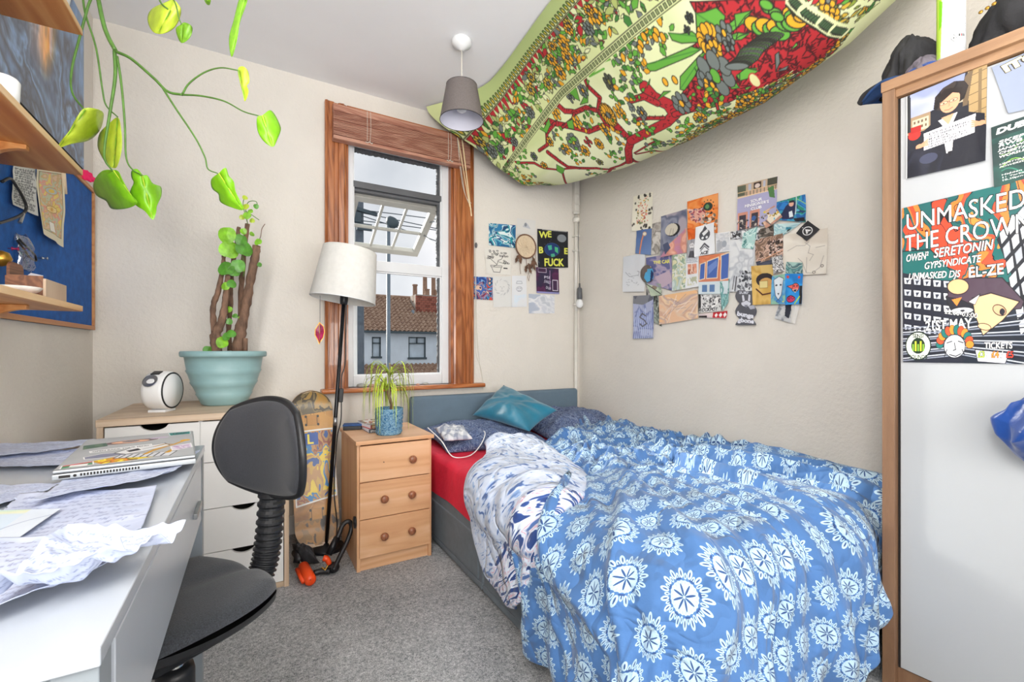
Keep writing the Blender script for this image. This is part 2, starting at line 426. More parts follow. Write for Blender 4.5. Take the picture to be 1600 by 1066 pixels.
# ------------------------------------------------------------------ painting prints
def C3(c): return np.array([int(c[i:i+2], 16)/255 for i in (0, 2, 4)]) if isinstance(c, str) else np.array(c[:3], float)
FONTCACHE = {}
class Canvas:
    def __init__(s, w, h, bg='FFFFFF'):
        s.w, s.h = w, h; s.a = np.ones((h, w, 3))*C3(bg); s.m = np.ones((h, w), bool)
        s.Y, s.X = np.mgrid[0:h, 0:w]; s.Y = s.Y+.0; s.X = s.X+.0
        s.u = s.X/(w-1); s.v = s.Y/(h-1)
    def _bb(s, P, pad=1):
        P = np.asarray(P, float); x0 = max(0, int(P[:, 0].min()-pad)); x1 = min(s.w, int(P[:, 0].max()+pad)+2)
        y0 = max(0, int(P[:, 1].min()-pad)); y1 = min(s.h, int(P[:, 1].max()+pad)+2)
        return (slice(y0, y1), slice(x0, x1)) if x1 > x0 and y1 > y0 else None
    def sc(s, P): return [(x*(s.w-1), y*(s.h-1)) for x, y in P]
    def inside(s, P, b):
        X, Y = s.X[b], s.Y[b]; r = np.zeros(X.shape, bool); n = len(P)
        for i in range(n):
            x1, y1 = P[i]; x2, y2 = P[(i+1) % n]
            if y1 == y2: continue
            c = ((y1 > Y) != (y2 > Y)) & (X < (x2-x1)*(Y-y1)/(y2-y1)+x1); r ^= c
        return r
    def poly(s, P, c, ol=None, lw=1):
        Q = s.sc(P); b = s._bb(Q)
        if b: s.a[b][s.inside(Q, b)] = C3(c)
        if ol is not None: s.line(P+[P[0]], ol, lw)
        return s
    def line(s, P, c, lw=1.0):
        Q = s.sc(P)
        for (x1, y1), (x2, y2) in zip(Q[:-1], Q[1:]):
            b = s._bb([(x1, y1), (x2, y2)], lw+1)
            if not b: continue
            X, Y = s.X[b], s.Y[b]; dx, dy = x2-x1, y2-y1; L = dx*dx+dy*dy+1e-9
            t = np.clip(((X-x1)*dx+(Y-y1)*dy)/L, 0, 1); d = np.hypot(X-x1-t*dx, Y-y1-t*dy)
            k = np.clip(lw/2+.5-d, 0, 1)[..., None]; s.a[b] = s.a[b]*(1-k)+C3(c)*k
        return s
    def disc(s, x, y, r, c, ry=None, rot=0, ol=None, lw=1):
        ry = ry or r; P = []
        k = 20
        for i in range(k):
            a = 2*PI*i/k; px, py = r*math.cos(a), ry*math.sin(a)
            P.append((x+(px*math.cos(rot)-py*math.sin(rot)), y+(px*math.sin(rot)+py*math.cos(rot))*s.w/s.h))
        return s.poly(P, c, ol, lw)
    def rect(s, x0, y0, x1, y1, c, ol=None, lw=1): return s.poly([(x0, y0), (x1, y0), (x1, y1), (x0, y1)], c, ol, lw)
    def grad(s, c0, c1, ang=90):
        t = (s.u*math.cos(math.radians(ang))+s.v*math.sin(math.radians(ang))); t = (t-t.min())/(t.max()-t.min()); s.a = C3(c0)*(1-t[..., None])+C3(c1)*t[..., None]; return s
    def pal(s, cols, fx=4, fy=4, seed=0, warp=0, hard=True, reg=None, oct=3):
        """noise quantised into a palette"""
        u, v = s.u*fx, s.v*fy
        if warp: u = u+warp*vnoise(s.u*fx*.7, s.v*fy*.7, seed+5, 2); v = v+warp*vnoise(s.u*fx*.7+9, s.v*fy*.7, seed+6, 2)
        t = vnoise(u, v, seed, oct); t = (t-t.min())/(t.max()-t.min()+1e-9); t = np.clip((t-.15)/.7, 0, .9999)*len(cols)
        A = np.array([C3(c) for c in cols])
        if hard: o = A[t.astype(int).clip(0, len(cols)-1)]
        else:
            i = t.astype(int).clip(0, len(cols)-2); f = np.clip(t-i, 0, 1)[..., None]; o = A[i]*(1-f)+A[i+1]*f
        if reg is None: s.a = o
        else:
            Q = s.sc(reg); b = s._bb(Q); k = s.inside(Q, b); s.a[b][k] = o[b][k]
        return s
    def speck(s, cols, n, size, seed=0, reg=(0, 0, 1, 1)):
        r = random.Random(seed)
        for _ in range(n):
            x = r.uniform(reg[0], reg[2]); y = r.uniform(reg[1], reg[3]); a = r.uniform(0, PI); q = size*r.uniform(.5, 1.3)
            s.disc(x, y, q, r.choice(cols), q*r.uniform(.3, .8), a)
        return s
    def scribble(s, n, c, seed=0, x0=.08, x1=.92, y0=.06, y1=.95, amp=.35, lw=.9):
        r = random.Random(seed); dy = (y1-y0)/n
        for i in range(n):
            y = y0+dy*(i+.5); x = x0+r.uniform(0, .03); e = x1-r.uniform(0, .25)*r.random()
            while x < e:
                wl = r.uniform(.04, .13); P = []; k = int(wl/.008)+2
                for j in range(k): P.append((x+wl*j/k, y+dy*amp*r.uniform(-1, 1)*(1 if j % 2 else -.4)))
                s.line(P, c, lw); x += wl+r.uniform(.015, .03)
        return s
    def text(s, t, x, y, h, c, w=None, bold=0, rot=0, shear=0, ol=None, olw=.05, align='l'):
        """t set so its cap height is h (share of canvas height), baseline-left at x,y"""
        for cc, off in ((ol, bold+olw), (c, bold)):
            if cc is None: continue
            key = (t, round(off, 3), shear)
            if key not in FONTCACHE:
                f = bpy.data.curves.new('t', 'FONT'); f.body = t; f.offset = off; f.shear = shear; f.resolution_u = 3
                o = bpy.data.objects.new('t', f); COL.objects.link(o); dg = bpy.context.evaluated_depsgraph_get(); dg.update()
                me = o.evaluated_get(dg).to_mesh(); me.calc_loop_triangles()
                V = np.array([v.co[:2] for v in me.vertices]); T = [tuple(q.vertices) for q in me.loop_triangles]
                FONTCACHE[key] = (V, T); o.evaluated_get(dg).to_mesh_clear(); bpy.data.objects.remove(o); bpy.data.curves.remove(f)
            V, T = FONTCACHE[key]
            if len(V) == 0: continue
            k = h/.70; sx = k*s.h/s.w; wid = V[:, 0].max()
            if w: sx = w/wid
            x0 = x-(wid*sx/2 if align == 'c' else 0)
            U = V*[sx*(s.w-1), -k*(s.h-1)]; ca, sa = math.cos(rot), math.sin(rot)
            U = np.stack([U[:, 0]*ca-U[:, 1]*sa, U[:, 0]*sa+U[:, 1]*ca], 1)+[x0*(s.w-1), y*(s.h-1)]
            for tr in T:
                Q = [tuple(U[i]) for i in tr]; b = s._bb(Q, 0)
                if b: s.a[b][s.inside(Q, b)] = C3(cc)
        return s
def quad_pts(q, w, h):
    TL, TR, BR, BL = [np.array(p) for p in q]
    u = np.linspace(0, 1, w)[None, :, None]; v = np.linspace(0, 1, h)[:, None, None]
    return (TL*(1-u)+TR*u)*(1-v)+(BL*(1-u)+BR*u)*v
def flat_print(name, q, cv, label, cat, lift=.002, curl=.006, seed=0, group=None, parent=None, m='print_paper', mask=None, thick=0):
    """a printed sheet: q = TL,TR,BR,BL world corners; gently curled off its wall"""
    P = quad_pts(q, cv.w, cv.h); nrm = np.cross(np.array(q[3])-np.array(q[0]), np.array(q[1])-np.array(q[0])); nrm = nrm/np.linalg.norm(nrm)
    toc = np.array([0, 0, 1.0])-P.mean((0, 1))
    if nrm@toc < 0: nrm = -nrm
    d = lift+curl*(vnoise(cv.u*2.2, cv.v*2.2, seed+3, 2)+(cv.v**3)*.6*((seed*37 % 10)/10)+(np.abs(cv.u-.5)*2)**4*cv.v*.6*((seed*53 % 10)/10))
    return gridmesh(name, P+nrm*d[..., None], m, parent, col=cv.a, mask=mask, label=label, cat=cat, group=group, thick=thick)
# ================================================================== THE ROOM
XL, XR, YB, YR, ZC = -.633, 2.165, 2.72, -2.1, 2.515
struct('floor', box(XL-.1, XR+.1, YR-.1, YB+.25, -.08, 0), 'carpet')
struct('ceiling', box(XL-.1, XR+.1, YR-.1, YB+.25, ZC, ZC+.1), 'ceiling_paint')
struct('wall_left', box(XL-.12, XL, YR-.1, YB+.25, 0, ZC), 'wall_paint')
struct('wall_right', box(XR, XR+.12, YR-.1, YB+.25, 0, ZC), 'wall_paint')
struct('wall_rear', box(XL, XR, YR-.12, YR, 0, ZC), 'wall_paint')
WX0, WX1, WZ0, WZ1 = .462, 1.125, .785, 2.30
struct('wall_back', join(box(XL, WX0, YB, YB+.25, 0, ZC), box(WX1, XR, YB, YB+.25, 0, ZC), box(WX0, WX1, YB, YB+.25, 0, WZ0), box(WX0, WX1, YB, YB+.25, WZ1, ZC)), 'wall_paint')
struct('baseboard_back', box(XL, XR, YB-.015, YB, 0, .10), 'white_gloss', bev=.003)
struct('baseboard_left', box(XL, XL+.015, YR, YB-.016, 0, .10), 'white_gloss', bev=.003)
struct('baseboard_right', box(XR-.015, XR, YR, YB-.016, 0, .10), 'white_gloss', bev=.003)
# ---- window
win = thing('window_1', None, None, ((WX0+WX1)/2, YB, WZ0)); win['kind'] = 'structure'
def architrave(x0, x1, z0, z1):
    w = x1-x0; prof = [(0, 0), (0, -.030), (.10, -.036), (.14, -.028), (.40, -.028), (.44, -.020), (.60, -.020), (.64, -.030), (.86, -.034), (.92, -.024), (1, -.020), (1, 0)]
    pl = [(x0+a*w, YB+b) for a, b in prof]
    return prism(pl, z0, z1)
mk('architrave', architrave(.347, .462, .785, 2.405), 'stained_pine', win)
mk('architrave', architrave(1.262, 1.125, .785, 2.36), 'stained_pine', win)
mk('head_board', box(.463, 1.124, YB-.028, YB, 2.28, 2.405), 'sill_wood', win, bev=.003)
mk('window_sill', box(.325, 1.335, YB-.062, YB+.06, .758, .785), 'sill_wood', win, bev=.008)
mk('reveal_board', box(.462, .476, YB, YB+.10, .785, 2.29), 'stained_pine', win)
mk('reveal_board', box(1.111, 1.125, YB, YB+.10, .785, 2.29), 'stained_pine', win)
FY0, FY1 = YB+.035, YB+.10
def bar(x0, x1, z0, z1, y0=FY0, y1=FY1): return box(x0, x1, y0, y1, z0, z1)
mk('frame_stile', bar(.476, .512, .785, 2.26), 'upvc', win, bev=.004)
mk('frame_stile', bar(1.064, 1.111, .785, 2.26), 'upvc', win, bev=.004)
mk('frame_rail', bar(.512, 1.064, .785, .850), 'upvc', win, bev=.004)
mk('frame_rail', bar(.512, 1.064, 1.482, 1.545), 'upvc', win, bev=.004)
mk('frame_rail', bar(.512, 1.064, 2.215, 2.26), 'upvc', win, bev=.004)
# glazing beads, gaskets
for a in ((.512, .520, .85, 1.482), (1.056, 1.064, .85, 1.482), (.520, 1.056, .85, .858), (.520, 1.056, 1.474, 1.482), (.512, .518, 1.545, 2.215), (1.058, 1.064, 1.545, 2.215)):
    mk('glazing_bead', bar(*a, FY0+.012, FY0+.03), 'white_gloss', win)
def ragged(x0, x1, z0, z1, side):
    V, F = [], []; n = 60; L = (x1-x0) if side in 'tb' else (z1-z0)
    for i in range(n+1):
        t = i/n; j = random.uniform(-.0035, .0035)
        for y in (FY0+.03, FY0+.045):
            if side == 't': V += [(x0+t*L, y, z1), (x0+t*L, y, z0+j)]
            else: V += [(x1, y, z0+t*L), (x0+j, y, z0+t*L)]
    for i in range(n):
        a = i*4; b = a+4
        F += [(a, a+1, b+1, b), (a+2, b+2, b+3, a+3), (a+1, a+3, b+3, b+1), (a, b, b+2, a+2)]
    return V, F
mk('gasket', ragged(.518, 1.058, 2.190, 2.213, 't'), 'gasket', win)
mk('gasket', ragged(1.040, 1.058, 1.545, 1.955, 'r'), 'gasket', win)
mk('gasket', ragged(1.040, 1.058, 2.00, 2.19, 'r'), 'gasket', win)
mk('gasket', ragged(1.044, 1.056, .858, 1.474, 'r'), 'gasket', win)
mk('transom', join(bar(.512, 1.064, 1.972, 2.010, FY0+.01, FY1), bar(.512, 1.064, 1.955, 1.972, FY0+.03, FY1+.01)), 'grey_plastic', win, bev=.003)
mk('pane', box(.519, 1.057, FY0+.046, FY0+.050, .857, 1.475), 'glass', win)
mk('pane', box(.518, 1.058, FY0+.046, FY0+.050, 2.008, 2.214), 'glass', win)
# outer stone edge seen through the lower pane
mk('outer_post', box(.520, .560, YB+.17, YB+.235, .80, 1.50), 'upvc', win, bev=.005)
# top-hung sash swung out
ca = thing('casement_sash', None, None, (0, 0, 0)); ca.parent = win
bpy.context.view_layer.update()
def casement():
    th = math.radians(62); L = .50; hz = 1.950; hy = FY1
    M = Matrix.Translation((.514, hy, hz)) @ Euler((-(PI/2-th)-0, 0, 0)).to_matrix().to_4x4()
    # local frame: x right, y outwards-down along the sash, z normal
    ex = Vector((1, 0, 0)); ey = Vector((0, math.sin(th), -math.cos(th))); ez = ex.cross(ey)
    def pt(x, y, z): return Vector((.514, hy, hz))+ex*x+ey*y+ez*z
    def b(x0, x1, y0, y1, z0=-.018, z1=.018):
        V, F = box(x0, x1, y0, y1, z0, z1); return [tuple(pt(*v)) for v in V], F
    W = .548
    parts = [('sash_rail', b(0, W, 0, .045)), ('sash_rail', b(0, W, L-.05, L)), ('sash_stile', b(0, .045, .045, L-.05)), ('sash_stile', b(W-.045, W, .045, L-.05))]
    g = (W-.09)/3
    for k in (1, 2): parts.append(('glazing_bar', b(.045+g*k-.008, .045+g*k+.008, .045, L-.05, -.01, .01)))
    parts.append(('glazing_bar', b(.045, W-.045, L*.54-.008, L*.54+.008, -.0101, .0101)))
    parts.append(('pane', b(.044, W-.044, .044, L-.049, -.002, .002)))
    for nme, vf in parts: mk(nme, vf, 'glass' if nme == 'pane' else 'sash_grey', ca, bev=0 if nme == 'pane' else .003)
    e = pt(W-.02, L*.55, 0); s0 = Vector((1.052, FY1, 1.70))
    mk('stay_arm', tube([s0, e], .006, 6), 'steel', ca); mk('stay_arm', tube([Vector((1.052, FY1, 1.86)), pt(W-.02, L*.3, 0)], .005, 6), 'steel', ca)
casement()
# ---- blind
bl = thing('venetian_blind', 'wooden venetian blind pulled up to the top of the window', 'blind', (.79, 2.66, 2.20))
mk('headrail', box(.383, 1.215, 2.640, 2.690, 2.338, 2.372), 'blind_wood', bl, bev=.003)
nsl = 23
for i in range(nsl):
    z = 2.200+i*(.137/nsl)+.002; j = random.uniform(-.002, .002)
    mk('slat', box(.384, 1.213, 2.640+j, 2.690+j, z, z+.0036), 'blind_wood', bl)
mk('bottom_rail', box(.383, 1.214, 2.638, 2.692, 2.178, 2.198), 'blind_wood', bl, bev=.003)
for x in (.565, 1.06):
    mk('ladder_cord', tube([(x, 2.636, 2.37), (x, 2.634, 2.30), (x, 2.636, 2.20)], .0012, 5), 'cord_white', bl)
    mk('ladder_cord', tube([(x+.018, 2.636, 2.37), (x+.020, 2.633, 2.28), (x+.016, 2.636, 2.20)], .0012, 5), 'cord_white', bl)
    mk('cord_loop', tube(smoothpath([(x-.01, 2.636, 2.195), (x+.0, 2.630, 2.188), (x+.012, 2.631, 2.196), (x+.024, 2.630, 2.187), (x+.03, 2.634, 2.197)], 4), .002, 5), 'cord_white', bl)
mk('tilt_wand', tube([(1.150, 2.625, 2.34), (1.208, 2.61, 1.86)], .0042, 8), 'pine_cord', bl)
mk('tilt_wand', tube([(1.122, 2.626, 2.34), (1.198, 2.615, 1.92)], .003, 8), 'pine_cord', bl)
mk('pull_cord', tube(smoothpath([(1.118, 2.63, 2.35), (1.17, 2.66, 2.06), (1.265, 2.70, 1.88), (1.285, 2.71, 1.60), (1.292, 2.712, 1.2), (1.31, 2.712, .95), (1.338, 2.712, .80), (1.34, 2.714, .73)], 8), .0018, 5), 'cord_white', bl)
mk('pull_cord', tube(smoothpath([(1.12, 2.63, 2.35), (1.19, 2.67, 2.02), (1.27, 2.70, 1.9), (1.283, 2.712, 1.3), (1.287, 2.712, 1.0), (1.325, 2.712, .88), (1.335, 2.712, .80)], 8), .0015, 5), 'cord_white', bl)
mk('cord_knob', lathe([(.003, .02), (.008, .012), (.009, 0), (.005, -.014), (.002, -.016)], 12, 1.285, 2.705, 1.70), 'grey_plastic', bl, smooth=True)
# ---- pebbles on the sill
for k, (x, r, m_, lb) in enumerate([(.545, .024, 'pebble_grey', 'flat grey pebble on the sill, the one closest to the lamp shade'), (.605, .018, 'pebble_pink', 'pinkish pebble on the sill just right of the flat grey one'),
                                   (.66, .013, 'pebble_pink', 'small brown pebble on the sill behind the spiky plant'), (.935, .016, 'pebble_grey', 'pale round pebble on the sill right of the spiky plant'), (.885, .011, 'pebble_pink', 'tiny pink stone on the sill beside the pale round pebble')]):
    V, F = lathe([(.2*r, 0), (.9*r, .12*r), (r, .4*r), (.85*r, .75*r), (.4*r, .98*r), (.05*r, 1.02*r)], 14)
    V = [(x+a*1.15*(1+.1*math.sin(5*b/r)), 2.70+b*.8, .785+c) for a, b, c in V]
    mk('pebble', (V, F), m_, None, smooth=True, label=lb, cat='pebble')
# ---- heating pipe in the corner
pp = thing('wall_pipe', 'white painted pipe boxed up the corner behind the bed', 'pipe', (2.115, 2.69, 0))
mk('lower_pipe', lathe([(.014, 0), (.014, 1.30)], 14, 2.115, 2.695, 0), 'pipe_white', pp, smooth=True)
mk('middle_pipe', lathe([(.013, 1.30), (.013, 2.02)], 14, 2.115, 2.695, 0), 'pipe_white', pp, smooth=True)
mk('upper_pipe', box(2.095, 2.140, 2.68, 2.72, 2.05, ZC), 'pipe_white', pp, bev=.005)
for z, r, h in ((1.97, .026, .035), (2.03, .024, .02), (2.16, .022, .018), (1.34, .024, .016)):
    mk('pipe_collar', lathe([(r*.8, 0), (r, h*.2), (r, h*.8), (r*.8, h)], 16, 2.115, 2.69, z), 'pipe_white', pp, smooth=True)
for z in (1.75, 1.86, 2.1): mk('pipe_clip', box(2.094, 2.137, 2.672, 2.72, z, z+.012), 'pipe_white', pp, bev=.002)
pc = thing('hanging_bulb', 'grey torch bulb with white globe clipped to the corner pipe', 'bulb', (2.118, 2.655, 1.33))
mk('socket_body', lathe([(.006, .175), (.008, .145), (.018, .135), (.020, .06), (.017, .055)], 16, 2.118, 2.655, 1.33), 'grey_plastic', pc, smooth=True)
mk('globe', lathe([(.013, .055), (.022, .045), (.028, .022), (.024, .004), (.012, -.008), (.001, -.011)], 18, 2.118, 2.655, 1.33), 'white_gloss', pc, smooth=True)
mk('hanging_wire', tube(smoothpath([(2.118, 2.655, 1.50), (2.128, 2.67, 1.62), (2.120, 2.672, 1.8), (2.122, 2.67, 2.0)], 6), .0025, 6), 'grey_plastic', pc)

# ================================================================== OUTSIDE
HYY = 22.0
ho = thing('terraced_house', 'white rendered terraced house with tiled roof across the street', 'house', (7, HYY, -3))
def wall_with_holes(x0, x1, z0, z1, y, holes, d=.18):
    xs = sorted({x0, x1, *[h[0] for h in holes], *[h[1] for h in holes]}); zs = sorted({z0, z1, *[h[2] for h in holes], *[h[3] for h in holes]})
    ps = []
    for i in range(len(xs)-1):
        for j in range(len(zs)-1):
            cx, cz = (xs[i]+xs[i+1])/2, (zs[j]+zs[j+1])/2
            if not any(h[0] < cx < h[1] and h[2] < cz < h[3] for h in holes): ps.append(box(xs[i], xs[i+1], y, y+d, zs[j], zs[j+1]))
    return join(*ps)
wins = [(6.72, 7.62, .60, 1.69, 2), (4.93, 5.36, .66, 1.66, 1), (2.6, 3.5, .60, 1.69, 2), (9.6, 10.5, .6, 1.69, 2), (11.3, 11.73, .66, 1.66, 1)]
mk('wall', wall_with_holes(-1.5, 14, -3, 1.95, HYY, [w[:4] for w in wins]), 'render_white', ho)
mk('inner_wall', box(-1.4, 13.9, HYY+.5, HYY+.6, -3, 1.9), 'pole_metal', ho)
for x0, x1, z0, z1, n_ in wins:
    zt = z1-.30*(z1-z0); t = .06
    fr = [box(x0, x1, HYY+.02, HYY+.12, z1-t, z1), box(x0-.04, x1+.04, HYY-.06, HYY+.12, z0-.04, z0+t), box(x0, x0+t, HYY+.02, HYY+.12, z0, z1), box(x1-t, x1, HYY+.02, HYY+.12, z0, z1), box(x0, x1, HYY+.02, HYY+.12, zt-t/2, zt+t/2)]
    if n_ == 2: fr.append(box((x0+x1)/2-t/2, (x0+x1)/2+t/2, HYY+.02, HYY+.12, zt, z1))
    wf = mk('window', join(*fr), 'slate_frame', ho)
    mk('pane', box(x0+t, x1-t, HYY+.09, HYY+.10, z0+t, z1-t), 'pane_far', wf)
def pantile_roof(x0, x1, ya, za, yb, zb, pitch, rows):
    nx = int((x1-x0)/pitch)*6+1; V, F = [], []; N = Vector((0, -(zb-za), yb-ya)).normalized()
    X = np.linspace(x0, x1, nx)
    for r in range(rows):
        for e in (0, 1):
            t = (r+e)/rows; lift = .05*(1-e)
            for x in X:
                h = .045*math.sin(2*PI*x/pitch)+lift
                V.append((x, ya+(yb-ya)*t+N.y*h, za+(zb-za)*t+N.z*h))
    for r in range(rows*2-1):
        for i in range(nx-1): a = r*nx+i; F.append((a, a+1, a+nx+1, a+nx))
    return V, F
mk('roof_tiles', pantile_roof(-1.7, 14.2, HYY-.25, 1.95, HYY+3, 3.98, .22, 13), 'pantile', ho, kind='stuff')
mk('ridge', tube([(-1.7, HYY+3, 4.0), (14.2, HYY+3, 4.0)], .10, 8), 'pantile', ho)
mk('gutter', box(-1.7, 14.2, HYY-.36, HYY-.22, 1.84, 1.95), 'slate_frame', ho)
mk('rear_roof', ([(-1.7, HYY+3, 3.95), (14.2, HYY+3, 3.95), (14.2, HYY+6, 1.9), (-1.7, HYY+6, 1.9)], [(0, 1, 2, 3)]), 'pantile', ho)
mk('lower_roof', pantile_roof(-1.7, 14.2, HYY-2.2, -.35, HYY-.02, .34, .22, 5), 'pantile', ho, kind='stuff')
mk('downpipe', tube([(8.45, HYY-.1, 1.9), (8.45, HYY-.1, -.2)], .05, 8), 'slate_frame', ho)
ch = mk('chimney', box(7.62, 9.15, HYY+1.6, HYY+2.6, 2.4, 4.05), 'mortar', ho)
bk = None
cw, chh = .225, .075
rr = 0; z = 2.75
while z < 4.0:
    x = 7.6-(cw/2 if rr % 2 else 0)
    while x < 9.15:
        a, b_ = max(x, 7.6), min(x+cw-.015, 9.17)
        if b_-a > .04:
            if bk is None: o = mk('brick', box(0, 1, HYY+1.57, HYY+1.62, 0, .1), 'brick_red', ch); bk = o; o.name = 'brick'; me0 = {}
            key = (round(b_-a, 2), random.choice((0, 0, 1)))
            if key not in me0: 
                o2 = mk('brick', box(0, key[0], -.03, .03, 0, .11), ('brick_red', 'brick_dark')[key[1]], ch, local=True); me0[key] = o2
                o2.location = (a-7, 1.59, z+3)
            else:
                o2 = me0[key].copy(); COL.objects.link(o2); o2.location = (a-7, 1.59, z+3)
        x += cw
    z += .125; rr += 1
bpy.data.objects.remove(bk)
mk('flashing', ([(7.3, HYY+1.45, 3.1), (7.62, HYY+1.45, 2.75), (9.2, HYY+1.45, 2.72), (9.2, HYY+1.5, 2.87), (7.7, HYY+1.5, 2.92), (7.42, HYY+1.5, 3.22)], [(0, 1, 2, 3, 4, 5)]), 'leadwork', ch, thick=.03)
for x, hh in ((7.58, .95), (8.15, 1.45), (8.65, 1.32)):
    mk('chimney_pot', lathe([(.16, 0), (.13, .06), (.115, hh*.9), (.15, hh*.93), (.15, hh), (.10, hh)], 14, x+.15, HYY+2.1, 4.05-(.35 if x < 7.6 else 0)), 'terracotta_pot', ch, smooth=True)
for x in (8.35, 8.95): mk('chimney_pot', lathe([(.18, 0), (.14, .05), (.14, .32), (.17, .36)], 14, x, HYY+1.9, 4.05), 'terracotta_pot', ch, smooth=True)
struct('road', box(-20, 30, 4, 40, -3.1, -3.0), 'road')
# street lamp, telegraph pole, wires
lp = onY(607, 430, 9.0)
sl = thing('street_lamp', 'grey street lamp post standing in the road outside', 'street lamp', (lp.x, 9, -3))
zt = CAMZ+(548-352)*(lp.x*_s+9*_c)/FPX
mk('pole', lathe([(.07, 0), (.06, 2.4), (.042, 2.45), (.038, zt+3)], 12, lp.x, 9, -3), 'pole_metal', sl, smooth=True)
mk('lamp_head', xf(lathe([(.03, -.05), (.10, 0), (.14, .08), (.12, .14), (.03, .18)], 12), R3((lp.x+.04, 9, zt), 0, .5, 0)), 'slate_frame', sl, smooth=True)
q = onY(561, 400, 14.0)
tp = thing('telegraph_pole', 'tall wooden telegraph pole carrying a cluster of cables', 'pole', (q.x, 14, -3))
ztp = CAMZ+(548-312)*(q.x*_s+14*_c)/FPX
mk('pole', lathe([(.17, 0), (.13, ztp+3)], 12, q.x, 14, -3), 'pole_wood', tp, smooth=True)
mk('transformer_box', box(q.x-.28, q.x+.02, 13.75, 13.9, ztp-.75, ztp-.45), 'slate_frame', tp, bev=.02)
mk('bracket', box(q.x-.1, q.x+.34, 13.8, 13.86, ztp-.95, ztp-.75), 'slate_frame', tp)
mk('insulator_arm', xf(box(-.5, .5, -.05, .05, -.05, .05), R3((q.x, 13.84, ztp-.35), 0, .15, 0)), 'slate_frame', tp)
for k, (dx, dz) in enumerate(((14, 1.2), (14, .2), (13, -1.2), (-9, .6), (12, 2.2))):
    a = Vector((q.x, 13.85, ztp-.35-.08*k)); b_ = a+Vector((dx, -3+k, dz)); mid = (a+b_)/2-Vector((0, 0, .7))
    mk('cable', tube(smoothpath([a, mid, b_], 8), .014, 5), 'slate_frame', tp)

# ================================================================== BED
BX0, BX1, BY0, BY1 = .815, 2.145, .70, 2.62
BA = thing('divan_bed', 'double divan bed with grey fabric base and blue headboard against the wall', 'bed', ((BX0+BX1)/2, (BY0+BY1)/2, 0))
mk('headboard', box(.815, 2.075, 2.615, 2.675, .18, .722), 'headboard_blue', BA, bev=.02, segs=4)
for k, (y0, y1) in enumerate(((BY0, 1.648), (1.652, BY1-.01))):
    bb = mk('base_half', box(BX0, BX1, y0, y1, .035, .268), 'divan_grey', BA, bev=.012, segs=3)
    mk('base_panel', box(BX0-.006, BX0+.01, y0+.035, y1-.035, .045, .225), 'divan_grey', bb, bev=.006)
    mk('bottom_trim', box(BX0-.004, BX1, y0+.004, y1-.004, .015, .042), 'divan_grey', bb, bev=.004)
for x, y in ((.86, .76), (2.09, .76), (.86, 2.55), (2.09, 2.55), (.86, 1.60), (.86, 1.70), (2.09, 1.65)):
    mk('castor', lathe([(.02, 0), (.022, .01), (.02, .03)], 10, x, y, 0), 'black_plastic', BA, smooth=True)
# mattress in its red fitted sheet
def rounded_slab(x0, x1, y0, y1, z0, z1, r, nx, ny, wob=0):
    """closed puffy block as a grid: top and sides in one sheet"""
    cx, cy = (x0+x1)/2, (y0+y1)/2
    prof = [(0, z0)]+[(0, z0+(z1-r-z0)*t) for t in (.33, .66, 1)]+[(r*(1-math.cos(a)), z1-r+r*math.sin(a)) for a in (PI/6, PI/3, PI/2)]+[(r+.1, z1), (r+.25, z1), (min(x1-x0, y1-y0)/2-.01, z1)]
    V, F = [], []; ring = []
    def rectring(ins):
        P = []
        X0, X1, Y0, Y1 = x0+ins, x1-ins, y0+ins, y1-ins
        for i in range(nx): P.append((X0+(X1-X0)*i/nx, Y0))
        for i in range(ny): P.append((X1, Y0+(Y1-Y0)*i/ny))
        for i in range(nx): P.append((X1-(X1-X0)*i/nx, Y1))
        for i in range(ny): P.append((X0, Y1-(Y1-Y0)*i/ny))
        return P
    for ins, z in prof:
        for (x, y) in rectring(ins):
            n = wob*float(ridged(np.array(x*5+z*3), np.array(y*5+z*9), 3)) if wob else 0
            dx = -1 if x < x0+ins+.01 else 0
            V.append((x+dx*n*.6, y, z+n*.4*(1 if z > z0 else 3*math.sin(y*7))))
    N = 2*(nx+ny)
    for j in range(len(prof)-1):
        for i in range(N): k = (i+1) % N; F.append((j*N+i, j*N+k, (j+1)*N+k, (j+1)*N+i))
    F.append(tuple((len(prof)-1)*N+i for i in range(N))); return V, F
mk('mattress', rounded_slab(BX0, BX1, BY0+.01, BY1-.01, .262, .460, .035, 40, 60, .012), 'red_sheet', BA, smooth=True, label='red fitted sheet over the mattress')

